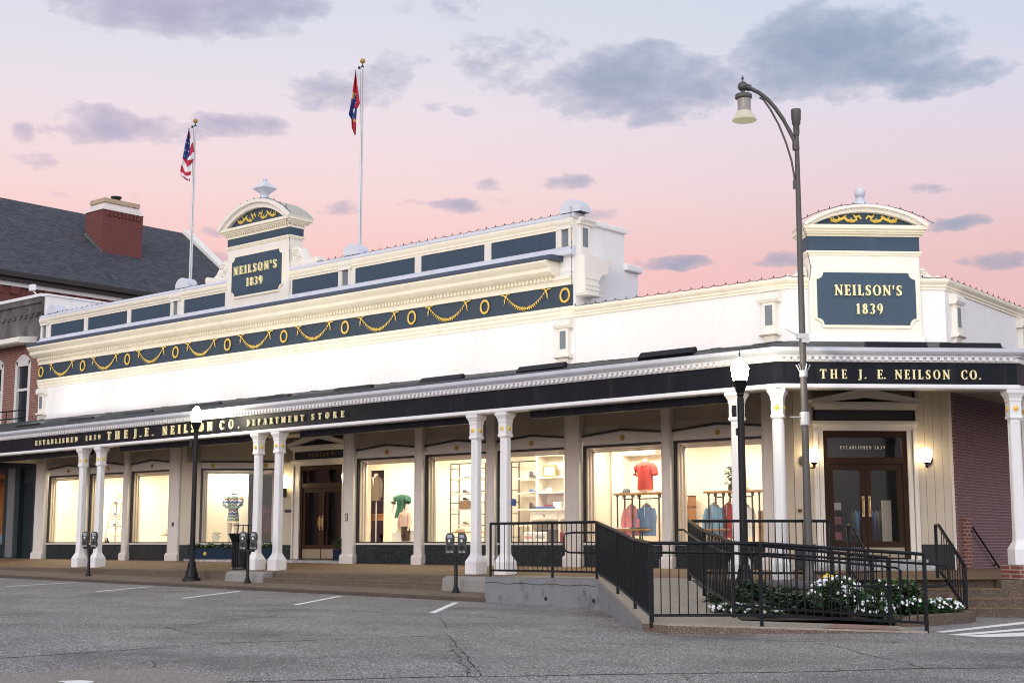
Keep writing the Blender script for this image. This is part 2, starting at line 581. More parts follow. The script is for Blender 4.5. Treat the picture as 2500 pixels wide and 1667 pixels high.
WORLD = None
FR = F(0, 0)                                  # main front
PF = F(0, -3.5, 0, -2.37)                     # outer edge of the porch along the main front
CH = F(6.53, 0, 0, 44.5)                      # corner (chamfer) wall
PCL = (8.416, -3.848)
PC = F(PCL[0], PCL[1], 0, 44.5)               # porch edge in front of the corner
CRX, CRY = 6.53 + 3.74 * cos(radians(44.5)), 3.74 * sin(radians(44.5))
SD = F(CRX, CRY, 0, 93.6)                     # side street wall
RX, RY = -16.866, 0.0
RE = F(RX, RY, 0, 41.2)                       # splayed wall of the entrance recess
DR = F(0, 2.41, 0, 0)                         # recessed front door wall


class MB:
    def __init__(s, fr=None):
        s.v, s.f, s.fr = [], [], fr

    def P(s, q):
        return s.fr.p(*q) if s.fr else tuple(q)

    def add(s, pts, faces):
        b = len(s.v)
        s.v += [s.P(q) for q in pts]
        s.f += [tuple(b + i for i in f) for f in faces]

    def box(s, a0, a1, b0, b1, c0, c1):
        pts = [(x, y, z) for x in (a0, a1) for y in (b0, b1) for z in (c0, c1)]
        s.add(pts, [(0, 1, 3, 2), (4, 6, 7, 5), (0, 4, 5, 1), (2, 3, 7, 6), (0, 2, 6, 4), (1, 5, 7, 3)])
        return s

    def pane(s, a0, a1, b, c0, c1):
        s.add([(a0, b, c0), (a1, b, c0), (a1, b, c1), (a0, b, c1)], [(0, 1, 2, 3)])
        return s

    def ext(s, prof, u0, u1, m0=0, m1=0):
        """extrude a (v,w) profile along u; m0/m1 = mitre slope at the ends"""
        n = len(prof)
        pts = [(u0 + m0 * v, v, w) for v, w in prof] + [(u1 + m1 * v, v, w) for v, w in prof]
        fs = [tuple(range(n)), tuple(range(2 * n - 1, n - 1, -1))]
        fs += [(i, (i + 1) % n, n + (i + 1) % n, n + i) for i in range(n)]
        s.add(pts, fs)
        return s

    def poly(s, uw, v0, v1):
        """a (u,w) outline with thickness from v0 to v1"""
        n = len(uw)
        pts = [(u, v0, w) for u, w in uw] + [(u, v1, w) for u, w in uw]
        fs = [tuple(range(n)), tuple(range(2 * n - 1, n - 1, -1))]
        fs += [(i, (i + 1) % n, n + (i + 1) % n, n + i) for i in range(n)]
        s.add(pts, fs)
        return s

    def slab(s, xy, z0, z1):
        """a plan outline (x,y[,ztop]) with thickness"""
        n = len(xy)
        pts = [(q[0], q[1], z0) for q in xy] + [(q[0], q[1], q[2] if len(q) > 2 else z1) for q in xy]
        fs = [tuple(range(n)), tuple(range(2 * n - 1, n - 1, -1))]
        fs += [(i, (i + 1) % n, n + (i + 1) % n, n + i) for i in range(n)]
        s.add(pts, fs)
        return s

    def tube(s, path, r, n=8, cap=True):
        path = [s.P(q) for q in path]
        rs = r if isinstance(r, (list, tuple)) else [r] * len(path)
        b = len(s.v)
        k = len(path)
        for i, q in enumerate(path):
            a, c = path[max(0, i - 1)], path[min(k - 1, i + 1)]
            t = [c[j] - a[j] for j in range(3)]
            l = sqrt(sum(x * x for x in t)) or 1
            t = [x / l for x in t]
            h = (0, 0, 1) if abs(t[2]) < .9 else (1, 0, 0)
            e1 = (t[1] * h[2] - t[2] * h[1], t[2] * h[0] - t[0] * h[2], t[0] * h[1] - t[1] * h[0])
            l = sqrt(sum(x * x for x in e1)) or 1
            e1 = [x / l for x in e1]
            e2 = (t[1] * e1[2] - t[2] * e1[1], t[2] * e1[0] - t[0] * e1[2], t[0] * e1[1] - t[1] * e1[0])
            for j in range(n):
                an = 2 * pi * j / n
                s.v.append(tuple(q[d] + rs[i] * (cos(an) * e1[d] + sin(an) * e2[d]) for d in range(3)))
        for i in range(k - 1):
            for j in range(n):
                s.f.append((b + i * n + j, b + i * n + (j + 1) % n, b + (i + 1) * n + (j + 1) % n, b + (i + 1) * n + j))
        if cap:
            s.f.append(tuple(b + j for j in range(n)))
            s.f.append(tuple(b + (k - 1) * n + j for j in range(n - 1, -1, -1)))
        return s

    def bar(s, a, c, w, h=None):
        """rectangular bar from a to c (world or frame points)"""
        h = h or w
        a, c = s.P(a), s.P(c)
        t = [c[j] - a[j] for j in range(3)]
        l = sqrt(sum(x * x for x in t)) or 1
        t = [x / l for x in t]
        hz = (0, 0, 1) if abs(t[2]) < .95 else (sin(VIEW), -cos(VIEW), 0)
        e1 = (t[1] * hz[2] - t[2] * hz[1], t[2] * hz[0] - t[0] * hz[2], t[0] * hz[1] - t[1] * hz[0])
        l = sqrt(sum(x * x for x in e1)) or 1
        e1 = [x / l for x in e1]
        e2 = (t[1] * e1[2] - t[2] * e1[1], t[2] * e1[0] - t[0] * e1[2], t[0] * e1[1] - t[1] * e1[0])
        b = len(s.v)
        for q in (a, c):
            for i, j in ((-1, -1), (1, -1), (1, 1), (-1, 1)):
                s.v.append(tuple(q[d] + e1[d] * i * w / 2 + e2[d] * j * h / 2 for d in range(3)))
        s.f += [tuple(b + x for x in f) for f in ((0, 1, 2, 3), (7, 6, 5, 4), (0, 4, 5, 1), (1, 5, 6, 2), (2, 6, 7, 3), (3, 7, 4, 0))]
        return s

    def lathe(s, cx, cy, prof, n=16, sq=False, rot=0.0):
        """rings of (radius, height) about a vertical axis at frame (cx,cy); sq = square section"""
        b = len(s.v)
        k = len(prof)
        if sq:
            n = 4
        for r, w in prof:
            for j in range(n):
                an = 2 * pi * j / n + (pi / 4 if sq else 0) + rot
                rr = r * (sqrt(2) if sq else 1)
                s.v.append(s.P((cx + rr * cos(an), cy + rr * sin(an), w)))
        for i in range(k - 1):
            for j in range(n):
                s.f.append((b + i * n + j, b + i * n + (j + 1) % n, b + (i + 1) * n + (j + 1) % n, b + (i + 1) * n + j))
        s.f.append(tuple(b + j for j in range(n)))
        s.f.append(tuple(b + (k - 1) * n + j for j in range(n)))
        return s

    def ball(s, c, r, n=12, m=8, sc=(1, 1, 1)):
        b = len(s.v)
        c = s.P(c)
        for i in range(m + 1):
            th = pi * i / m
            for j in range(n):
                ph = 2 * pi * j / n
                s.v.append((c[0] + r * sc[0] * sin(th) * cos(ph), c[1] + r * sc[1] * sin(th) * sin(ph), c[2] + r * sc[2] * cos(th)))
        for i in range(m):
            for j in range(n):
                s.f.append((b + i * n + j, b + i * n + (j + 1) % n, b + (i + 1) * n + (j + 1) % n, b + (i + 1) * n + j))
        return s

    def build(s, name, mat, parent=None, smooth=None, bevel=0, at=None):
        root = (0, 0, 0)
        q = parent
        while q is not None:
            root = tuple(root[i] + q.location[i] for i in range(3))
            q = q.parent
        sh = (0, 0, 0) if at else root
        off = tuple(at[i] - root[i] for i in range(3)) if at else (0, 0, 0)
        me = D.meshes.new(name)
        me.from_pydata([tuple(p[i] - sh[i] for i in range(3)) for p in s.v], [], s.f)
        bm = bmesh.new()
        bm.from_mesh(me)
        bmesh.ops.remove_doubles(bm, verts=bm.verts, dist=1e-6) if len(bm.verts) < 60000 and smooth else None
        bmesh.ops.recalc_face_normals(bm, faces=bm.faces)
        bm.to_mesh(me)
        bm.free()
        if smooth:
            me.polygons.foreach_set('use_smooth', [True] * len(me.polygons))
            me.set_sharp_from_angle(angle=radians(smooth))
        o = D.objects.new(name, me)
        me.materials.append(MATS[mat])
        COL.objects.link(o)
        o.location = off
        if parent is not None:
            o.parent = parent
        if bevel:
            md = o.modifiers.new('Bevel', 'BEVEL')
            md.width = bevel
            md.segments = 2
            md.limit_method = 'ANGLE'
        return o


def tag(o, label, cat, group=None, kind=None):
    if label:
        o['label'] = label
    if cat:
        o['category'] = cat
    if group:
        o['group'] = group
    if kind:
        o['kind'] = kind
    return o


def thing(name, loc, label, cat, group=None):
    o = D.objects.new(name, None)
    COL.objects.link(o)
    o.location = loc
    o.empty_display_size = .2
    return tag(o, label, cat, group)


def structure(o):
    o['kind'] = 'structure'
    return o


def inst(src, parent, loc, rotz=0.0):
    """another copy of a finished part (and its sub-parts) under the same thing; loc is in world space"""
    root = (0, 0, 0)
    q = parent
    while q is not None:
        root = tuple(root[i] + q.location[i] for i in range(3))
        q = q.parent
    c = src.copy()
    COL.objects.link(c)
    c.parent = parent
    c.location = tuple(loc[i] - root[i] for i in range(3))
    c.rotation_euler = (0, 0, rotz)
    for ch in list(src.children):
        k = ch.copy()
        COL.objects.link(k)
        k.parent = c
    return c


def copy_thing(src, loc, rotz=0.0, label=None):
    r = src.copy()
    COL.objects.link(r)
    r.location = loc
    r.rotation_euler = (0, 0, rotz)
    if label:
        r['label'] = label
    for ch in list(src.children):
        c = ch.copy()
        COL.objects.link(c)
        c.parent = r
        for g2 in list(ch.children):
            k = g2.copy()
            COL.objects.link(k)
            k.parent = c
    return r


def comb(fr, u0, u1, tooth, pitch, v0, v1, w0, w1, w2):
    """a course of dentils as one toothed strip"""
    mb = MB(fr)
    n = int((u1 - u0) / pitch)
    for k in range(n):
        a = u0 + k * pitch
        mb.add([(x, v, w) for v in (v0, v1) for x, w in ((a, w2), (a, w1), (a, w0), (a + tooth, w0), (a + tooth, w1), (a + tooth, w2), (a + pitch, w1), (a + pitch, w2))],
               [(8, 9, 12, 13), (9, 10, 11, 12), (13, 12, 14, 15), (2, 3, 11, 10), (1, 2, 10, 9), (3, 4, 12, 11), (4, 6, 14, 12)])
    return mb


# ------------------------------------------------------------------ serif letters drawn with strokes
TK, TN, SF = .17, .065, .055


def line_q(x0, y0, x1, y1, t):
    dx, dy = x1 - x0, y1 - y0
    l = sqrt(dx * dx + dy * dy)
    nx, ny = -dy / l * t / 2, dx / l * t / 2
    return [(x0 + nx, y0 + ny), (x1 + nx, y1 + ny), (x1 - nx, y1 - ny), (x0 - nx, y0 - ny)]


def arc_q(cx, cy, rx, ry, a0, a1, n=18, tk=TK, tn=TN, phase=0):
    out, inn = [], []
    for i in range(n + 1):
        a = radians(a0 + (a1 - a0) * i / n)
        t = tn + (tk - tn) * abs(cos(a + phase)) ** 1.5
        out.append((cx + (rx) * cos(a), cy + (ry) * sin(a)))
        inn.append((cx + (rx - t) * cos(a), cy + (ry - min(t, tn * 1.3 + (t - tn) * .25)) * sin(a)))
    return [[out[i], out[i + 1], inn[i + 1], inn[i]] for i in range(n)]


def ser(x, y, w):
    return [(x - w / 2, y), (x + w / 2, y), (x + w / 2, y + SF), (x - w / 2, y + SF)]


def stem(x, t=TK, top=True, bot=True, sw=.15):
    q = [[(x - t / 2, 0), (x + t / 2, 0), (x + t / 2, 1), (x - t / 2, 1)]]
    if bot:
        q.append(ser(x, 0, t + sw))
    if top:
        q.append(ser(x, 1 - SF, t + sw))
    return q


def arm(x0, x1, y, up=0):
    q = [[(x0, y), (x1, y), (x1, y + TN), (x0, y + TN)]]
    if up:
        h = .17 * up
        q.append([(x1 - .07, y + (TN if up > 0 else 0)), (x1, y + (TN if up > 0 else 0)), (x1 + .02, y + h + (TN if up > 0 else 0)), (x1 - .01, y + h + (TN if up > 0 else 0))])
    return q


def glyph(c):
    if c == 'N':
        return .82, stem(.16, TN, True, True, .18) + stem(.68, TN, True, False, .18) + [line_q(.12, .97, .68, .06, TK)]
    if c == 'E':
        return .66, stem(.2) + arm(.2, .6, 0, 1) + arm(.2, .48, .47) + arm(.2, .58, 1 - TN, -1) + [[(.45, .38), (.49, .38), (.49, .64), (.45, .64)]]
    if c == 'I':
        return .36, stem(.18)
    if c == 'L':
        return .62, stem(.2) + arm(.2, .58, 0, 1.2)
    if c == 'S':
        q = arc_q(.3, .745, .235, .255, 40, 235, 14) + arc_q(.3, .255, .25, .255, -140, 60, 14)
        q += [line_q(.165, .62, .44, .40, TK), [(.475, .72), (.52, .72), (.52, .98), (.485, .98)], [(.07, .02), (.105, .02), (.11, .30), (.07, .30)]]
        return .60, q
    if c == 'O':
        return .84, arc_q(.42, .5, .38, .515, 0, 360, 30)
    if c == 'C':
        return .76, arc_q(.42, .5, .37, .515, 42, 318, 24) + [[(.64, .68), (.69, .68), (.69, .99), (.65, .99)], [(.64, .04), (.68, .04), (.70, .27), (.67, .27)]]
    if c == 'D':
        return .80, stem(.2) + arc_q(.28, .5, .46, .5, -90, 90, 18)
    if c == 'P':
        return .66, stem(.2) + arc_q(.28, .735, .33, .265, -90, 90, 14)
    if c == 'R':
        return .76, stem(.2) + arc_q(.28, .745, .32, .255, -90, 90, 14) + [line_q(.36, .5, .68, .02, TK), ser(.68, 0, .2)]
    if c == 'B':
        return .70, stem(.2) + arc_q(.28, .76, .29, .24, -90, 90, 12) + arc_q(.28, .27, .36, .27, -90, 90, 14)
    if c == 'T':
        return .70, stem(.35, TK, False, True) + arm(.35, .68, 1 - TN, -1.2) + [[(.02, 1 - TN), (.35, 1 - TN), (.35, 1), (.02, 1)], [(.02, 1 - TN), (.09, 1 - TN), (.03, .76), (.0, .76)]]
    if c == 'H':
        return .86, stem(.2) + stem(.66) + [[(.2, .46), (.66, .46), (.66, .46 + TN), (.2, .46 + TN)]]
    if c == 'J':
        return .48, [[(.22, .1), (.39, .1), (.39, 1), (.22, 1)], ser(.305, 1 - SF, .32)] + arc_q(.19, .08, .2, .24, 0, -150, 10)
    if c == 'A':
        return .82, [line_q(.14, .02, .42, 1, TN), line_q(.40, 1, .68, .02, TK), [(.22, .3), (.58, .3), (.58, .3 + TN), (.22, .3 + TN)], ser(.13, 0, .22), ser(.68, 0, .26)]
    if c == 'M':
        return .98, stem(.14, TN, True, True, .16) + stem(.82, TK) + [line_q(.14, .97, .47, .05, TK), line_q(.47, .05, .80, .97, TN)]
    if c == "'":
        return .22, [[(.05, 1), (.18, 1), (.135, .62), (.09, .62)]]
    if c == '.':
        return .24, arc_q(.12, .08, .09, .085, 0, 360, 10, .09, .085)
    if c == '1':
        return .46, stem(.25, TK, False, True) + [line_q(.08, .84, .25, .97, TN)]
    if c == '8':
        return .58, arc_q(.29, .745, .21, .255, 0, 360, 18) + arc_q(.29, .265, .25, .265, 0, 360, 18)
    if c == '3':
        return .56, arc_q(.26, .745, .23, .255, -80, 150, 14) + arc_q(.25, .265, .27, .265, -150, 85, 14)
    if c == '9':
        return .60, arc_q(.29, .67, .25, .33, 0, 360, 20) + arc_q(.20, .55, .34, .55, -80, 15, 12)
    return .35, []


def lettering(fr, text, u0, u1, w, h, v0, dep, name, mat, parent, wscale=1.0, depmat=None):
    """a line of raised serif letters between u0 and u1, standing on w"""
    gl = [(ch, *glyph(ch)) for ch in text]
    tw = sum(g[1] for g in gl) * h * wscale
    gap = ((u1 - u0) - tw) / max(1, len(gl) - 1)
    mb = MB(fr)
    u = u0
    k = 0
    for ch, gw, qs in gl:
        for q in qs:
            k += 1
            mb.poly([(u + x * h * wscale, w + y * h) for x, y in q], v0, v0 + dep + (k % 5) * .0007)
        u += gw * h * wscale + gap
    return mb.build(name, mat, parent)


def plain_text(txt, size, origin, U, name, mat, parent, dep=.002, shear=0.0):
    """short sans lettering (built-in font) laid on a plane facing the normal of U"""
    cu = D.curves.new('t', 'FONT')
    cu.body = txt
    cu.size = size
    cu.shear = shear
    ob = D.objects.new('t', cu)
    COL.objects.link(ob)
    dg = bpy.context.evaluated_depsgraph_get()
    me = ob.evaluated_get(dg).to_mesh()
    mb = MB()
    N_ = (U[1], -U[0])
    for vv in me.vertices:
        x, y = vv.co.x, vv.co.y
        mb.v.append((origin[0] + x * U[0] + N_[0] * dep, origin[1] + x * U[1] + N_[1] * dep, origin[2] + y))
    mb.f = [tuple(pp.vertices) for pp in me.polygons]
    D.objects.remove(ob)
    return mb.build(name, mat, parent)


# ------------------------------------------------------------------ ground, street, pavements
mb = MB()
xs = [-450, -200, -45] + list(range(-40, 46, 5)) + [1.5, 200, 450]
xs = sorted(set(xs))
for i in range(len(xs) - 1):
    a, c = xs[i], xs[i + 1]
    mb.add([(a, -450, gz(a)), (c, -450, gz(c)), (c, 450, gz(c)), (a, 450, gz(a))], [(0, 1, 2, 3)])
structure(mb.build('street', 'asphalt'))


def pf(u, v):
    q = PF.p(u, v, 0)
    return q[0], q[1]


# lower pavement with kerb, along the main front (v measured outwards from the porch edge)
mb = MB()
us = [-40, -30, -24, -18, -12, -8.9, -4, 1.98]
for i in range(len(us) - 1):
    a, c = us[i], us[i + 1]
    pts = []
    for u in (a, c):
        x0, y0 = pf(u, 0.2)
        g0 = gz(x0)
        x1, y1 = pf(u, 1.68)
        x2, y2 = pf(u, 1.72)
        pts += [(x0, y0, g0 + .20), (x1, y1, g0 + .095), (x2, y2, g0 + .07), (x2, y2, g0 - .1)]
    mb.add(pts, [(0, 4, 5, 1)])
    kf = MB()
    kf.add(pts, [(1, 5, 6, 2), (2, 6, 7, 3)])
    structure(kf.build('kerb_face', 'aggregate_shaded'))  # upright face in a darker copy of the aggregate, shade painted in
structure(mb.build('pavement', 'aggregate_mid'))
# raised pavement under the porch: top surface, then the riser towards the street
mb = MB()
us = [-40, -27, -18.7, -9, -4, 0, 4, 6.9, 8.3]
tops = [.44, .48, .49, .53, .53, .545, .56, .57, .575]


def wallz(x):
    return .70 + (-x - 5) * .001


for i in range(len(us) - 1):
    pts = []
    for u, tz in ((us[i], tops[i]), (us[i + 1], tops[i + 1])):
        x, y = pf(u, .33)
        pts += [(x, 2.6, wallz(x) - .002), (x, 0.0, wallz(x)), (x, y, tz), (x, y, tz - .02)]
    mb.add(pts, [(0, 4, 5, 1), (1, 5, 6, 2), (2, 6, 7, 3)])
mb.add([(8.6, -4.2, .575), (6.4, .2, .69), (9.35, 2.9, .70), (12.1, -.3, .585), (10.3, -2.4, .58)], [(0, 1, 2, 3, 4)])
a0 = PC.p(4.2, .12, .58)
mb.add([(9.35, 2.9, .70), (9.0, 9, .70), (12.0, 9, .585), (12.1, -.3, .585)], [(0, 1, 2, 3)])
structure(mb.build('porch_floor', 'aggregate_tan'))
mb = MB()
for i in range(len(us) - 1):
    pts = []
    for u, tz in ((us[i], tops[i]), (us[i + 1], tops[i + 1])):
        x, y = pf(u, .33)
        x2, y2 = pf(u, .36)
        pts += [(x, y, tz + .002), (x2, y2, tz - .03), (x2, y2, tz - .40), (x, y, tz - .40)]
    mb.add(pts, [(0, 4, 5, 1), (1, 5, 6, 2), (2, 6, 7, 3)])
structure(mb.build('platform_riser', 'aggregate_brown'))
# the two steps between the column pairs
mb = MB(PF)
mb.box(-7.7, -.67, .36, .68, .10, .345)
structure(mb.build('street_steps', 'aggregate_brown', bevel=.012))
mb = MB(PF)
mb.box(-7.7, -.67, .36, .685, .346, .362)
structure(mb.build('lit_tread', 'aggregate_mid', bevel=.005))  # lighter sheet paints in the brighter top of the step
# corner steps in front of the diagonal door: four risers
PW = [(-.02, .575), (.33, .40), (.68, .225), (1.03, .05)]
mb = MB(PC)
for k, (v, zt) in enumerate(PW):
    mb.box(1.45, 4.35 if k < 2 else 6.0, v - .36, v, -.25, zt)
structure(mb.build('corner_steps', 'aggregate_brown', bevel=.012))
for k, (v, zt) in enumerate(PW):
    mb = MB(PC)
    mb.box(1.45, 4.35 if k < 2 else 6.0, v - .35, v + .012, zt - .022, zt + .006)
    structure(mb.build('lit_tread', 'aggregate_tan', bevel=.006))  # lighter sheets paint in the highlights along the treads
mb = MB(PC)
mb.box(4.351, 7.5, -.8, .33 - .001, -.25, .574)
structure(mb.build('corner_landing', 'aggregate_brown', bevel=.01))

# ramp: platform, first slope towards the street, landing, second slope down to street level
A = (1.72, -5.29)
Bp = (5.22, -5.68)
Cp = (9.69, -10.26)
mb = MB()
plat = [(A[0], A[1], .555), (Bp[0], Bp[1], .56), (7.16, -5.22, .575), (7.0, -4.22, .574), (1.72, -3.99, .556)]
mb.slab(plat, -.2, .56)
structure(mb.build('ramp_platform', 'concrete_grey'))
mb = MB()
mb.add([(x, y, z + .004) for x, y, z in plat], [tuple(range(5))])
structure(mb.build('platform_top', 'ramp_concrete'))
mb = MB()
s1 = [(Bp[0], Bp[1], .56), (Cp[0] - .25, Cp[1] + .27, .03), (10.3, -10.55, .0), (10.75, -9.3, .09), (7.16, -5.22, .575)]
RQ = [[(Bp[0], Bp[1] - .01, .565), (9.54, -10.13, .05), (10.6, -8.85, .05), (7.17, -5.21, .58)],
      [(9.54, -10.13, .05), (10.26, -10.43, .05), (10.6, -8.85, .05)],
      [(10.26, -10.43, .05), (12.99, -7.07, -.112), (11.95, -6.0, -.107), (10.6, -8.85, .05)]]
mb.slab([(x, y, z - .03) for x, y, z in RQ[0]], -.4, 0)
m2 = MB()
for q in RQ[1:]:
    m2.slab([(x, y, z - .03) for x, y, z in q], -.4, 0)
structure(m2.build('ramp_kerb', 'aggregate_mid'))
ro = structure(mb.build('ramp', 'concrete_grey'))
mb = MB()
def sheet(mb, q, th=.03):
    n = len(q)
    mb.add(list(q) + [(x, y, z - th) for x, y, z in q], [tuple(range(n)), tuple(range(2 * n - 1, n - 1, -1))] + [(i, (i + 1) % n, n + (i + 1) % n, n + i) for i in range(n)])


for q in RQ:
    sheet(mb, q, .029)
structure(mb.build('ramp_surface', 'ramp_concrete'))
mb = MB()
tq = []
for t_, s__ in ((.58, .04), (.90, .04), (.90, .96), (.58, .96)):
    ox, oy = 10.26 + 2.73 * t_, -10.43 + 3.36 * t_
    ix, iy = 10.6 + 1.35 * t_, -8.85 + 2.85 * t_
    tq.append((ox + (ix - ox) * s__, oy + (iy - oy) * s__, .05 - .160 * t_ + .006))
mb.add(tq, [(0, 1, 2, 3)])
structure(mb.build('tactile_paving', 'tactile_red'))
mb = MB()
cx, cy, vx, vy = 5.22, -5.68, 9.69 - 5.22, -10.26 + 5.68
for x, y, z in ((3.55, -5.50, .10), (5.0, -5.67, .09)):
    mb.lathe(x, y, [(.04, z - .002), (.04, z)], 10)
b_ = MB()
for u in (1.95, 3.37):
    f0 = F(A[0], A[1], 0, math.degrees(atan2(Bp[1] - A[1], Bp[0] - A[0])))
    r_ = [(u + .045 * cos(2 * pi * j / 12), .13 + .045 * sin(2 * pi * j / 12)) for j in range(12)]
    q = MB(f0)
    q.poly(r_, -.02, .004)
    b_.v, b_.f = b_.v + q.v, b_.f + [tuple(len(b_.v) + i for i in f) for f in q.f]
structure(b_.build('drain_hole', 'black_trim'))

f0 = F(A[0], A[1], 0, math.degrees(atan2(Bp[1] - A[1], Bp[0] - A[0])))
rc = random.Random(4)
mb = MB(f0)
mb.tube([(.0 + k * .06, .002, .43 + .012 * math.sin(k * .4) + rc.uniform(-.006, .006)) for k in range(58)], .006, 4)
f0 = F(Bp[0], Bp[1], 0, math.degrees(atan2(-10.12 - Bp[1], 9.55 - Bp[0])))
m2 = MB(f0)
m2.tube([(.05 + k * .08, .004, .42 - .0063 * k + rc.uniform(-.008, .008)) for k in range(52)], .007, 4)
for u in (.35, .9, 1.7, 2.3, 3.1, 4.2):
    m2.tube([(u, .004, .40 - u * .075), (u + .03, .004, .2 - u * .06), (u - .02, .004, -.02 - u * .01)], .006, 4)
structure(mb.build('wall_crack', 'crack_tar'))
structure(m2.build('wall_crack', 'crack_tar'))
# concrete cheeks under the column pairs
for i, (u0, u1) in enumerate(((-9.5, -7.75), (-.65, 1.75))):
    mb = MB(PF)
    mb.ext([(.362, .02), (.76, .02), (.72, .46), (.62, .515), (.362, .52)], u0, u1)
    structure(mb.build('concrete_block', 'concrete_pale', bevel=.03))

# painted parking lines, hatch, tar cracks, concrete pad
def road_strip(name, pts, w, mat, dz=.004):
    mb = MB()
    L_, R_ = [], []
    k = len(pts)
    ws = w if isinstance(w, list) else [w] * k
    for i, (x, y) in enumerate(pts):
        a, c = pts[max(0, i - 1)], pts[min(k - 1, i + 1)]
        dx, dy = c[0] - a[0], c[1] - a[1]
        l = sqrt(dx * dx + dy * dy) or 1
        nx, ny = -dy / l * ws[i] / 2, dx / l * ws[i] / 2
        L_.append((x + nx, y + ny, gz(x + nx) + dz))
        R_.append((x - nx, y - ny, gz(x - nx) + dz))
    n = len(pts)
    mb.add(L_ + R_, [(i, i + 1, n + i + 1, n + i) for i in range(n - 1)])
    return mb


park = [((-13.48, -8.26), (-15.15, -5.08)), ((-8.79, -8.44), (-10.98, -5.23)), ((-4.19, -9.12), (-6.70, -5.53)), ((-.11, -9.22), (-2.71, -5.63)),
        ((3.90, -9.20), (1.41, -5.90)), ((-17.9, -8.0), (-19.4, -5.0))]
for a, c in park:
    pts = [(a[0] + (c[0] - a[0]) * t_ / 8, a[1] + (c[1] - a[1]) * t_ / 8) for t_ in range(9)]
    structure(road_strip('parking_line', pts, .13, 'line_white').build('parking_line', 'line_white'))
mb = MB()
for q in ([(12.95, -6.75), (12.85, -2.7), (13.12, -3.0), (13.12, -6.75)], [(13.38, -7.2), (13.75, -2.9), (14.02, -3.2), (13.6, -7.2)], [(13.6, -7.25), (14.6, -3.5), (15.2, -5.0), (14.0, -7.3)]):
    mb.add([(x, y, gz(x) + .004) for x, y in q], [(0, 1, 2, 3)])
structure(mb.build('crossing_stripe', 'line_white'))


def crack(pts, w):
    out = []
    for i in range(len(pts) - 1):
        a, c = pts[i], pts[i + 1]
        n = max(2, int(math.dist(a, c) / .09))
        for j in range(n):
            f = j / n
            out.append((a[0] + (c[0] - a[0]) * f + random.uniform(-.022, .022), a[1] + (c[1] - a[1]) * f + random.uniform(-.022, .022)))
    out.append(pts[-1])
    w *= .72
    ws = [w * random.uniform(.25, 1.25) for _ in out]
    structure(road_strip('road_crack', out, ws, 'crack_tar', .003).build('road_crack', 'crack_tar'))


crack([(11.26, -19.72), (11.81, -18.86), (12.12, -18.21), (12.55, -17.52), (12.9, -17.16), (13.44, -16.31), (14.01, -15.53), (14.91, -14.29), (15.65, -12.89), (16.48, -11.93), (18, -9.7)], .085)
crack([(12.85, -10.41), (13.22, -10.58), (13.76, -11.09), (14.47, -11.83), (15.03, -12.23), (15.63, -12.84)], .034)
crack([(14.08, -15.6), (14.35, -15.94), (14.69, -16.29), (15.4, -17.2)], .022)
crack([(5.19, -10.32), (6.09, -11.14), (6.96, -11.99)], .03)
crack([(8.26, -13.31), (8.91, -13.87), (9.75, -14.69), (10.65, -15.49), (11.42, -16.23), (12.12, -16.87), (12.66, -17.37)], .022)
crack([(9.3, -14.35), (9.75, -14.85), (10.2, -15.22), (10.75, -15.72), (11.2, -16.15)], .018)
crack([(11.3, -16.3), (11.9, -16.8), (12.3, -17.2), (12.55, -17.49)], .02)
for k in range(24):
    t_ = (k + .5) / 24
    x, y = 8.5 + 4.1 * t_ + random.uniform(-.12, .12), -13.5 - 3.95 * t_ + random.uniform(-.12, .12)
    a = random.uniform(0, pi)
    l_ = random.uniform(.08, .26)
    crack([(x - l_ * cos(a), y - l_ * sin(a)), (x + random.uniform(-.05, .05), y + random.uniform(-.05, .05)), (x + l_ * cos(a + .5), y + l_ * sin(a + .5))], random.uniform(.012, .024))
crack([(-.1, -15.92), (.32, -14.45), (1.0, -13.29), (1.67, -11.55)], .060)
crack([(7.23, -20.01), (7.22, -18.5), (7.14, -16.73), (7.63, -15.18), (8.15, -13.24)], .060)
crack([(-2.42, -10.33), (.87, -10.41), (3.4, -9.79), (5.92, -9.25)], .060)
crack([(9.57, -19.5), (9.18, -19.16), (8.79, -18.93)], .02)
crack([(3.93, -15.33), (5.08, -15.73), (6.74, -14.82), (7.31, -14.38)], .055)
crack([(3.88, -14.99), (3.14, -13.69), (2.94, -12.48), (2.17, -11.28)], .05)
crack([(10.05, -10.59), (11.52, -10.64), (12.41, -10.28), (13.6, -9.3)], .045)
crack([(10.13, -13.99), (10.6, -12.89), (11.5, -12.0)], .045)
mb = MB()
rl = random.Random(21)
for k in range(260):
    f = rl.random()
    side = rl.random() < .75
    if side:
        x, y = 5.3 + 4.4 * f, -5.75 - 4.6 * f
        x, y = x - abs(rl.gauss(.05, .35)), y - abs(rl.gauss(.05, .3))
    else:
        x, y = 1.8 + 3.4 * f, -5.36 - .38 * f - abs(rl.gauss(0, .15))
    a, r_ = rl.uniform(0, 6.3), rl.uniform(.012, .032)
    z = gz(x) + .006
    mb.add([(x - r_ * cos(a), y - r_ * sin(a), z), (x + r_ * .5 * sin(a), y - r_ * .5 * cos(a), z + .006), (x + r_ * cos(a), y + r_ * sin(a), z + .004), (x - r_ * .5 * sin(a), y + r_ * .5 * cos(a), z + .010)], [(0, 1, 2, 3)])
o = mb.build('leaf_litter', 'shoe_tan')
tag(o, 'dry leaves and grit gathered at the foot of the ramp wall', 'litter', kind='stuff')
pad = [(9.0, -22.5), (8.85, -21.0), (9.07, -20.39), (9.37, -19.9), (9.66, -19.62), (9.94, -19.46), (10.22, -19.38), (10.49, -19.37), (10.75, -19.42), (10.98, -19.53), (11.2, -19.67), (11.40, -19.87), (11.55, -20.3), (11.9, -22.5)]
mb = MB()
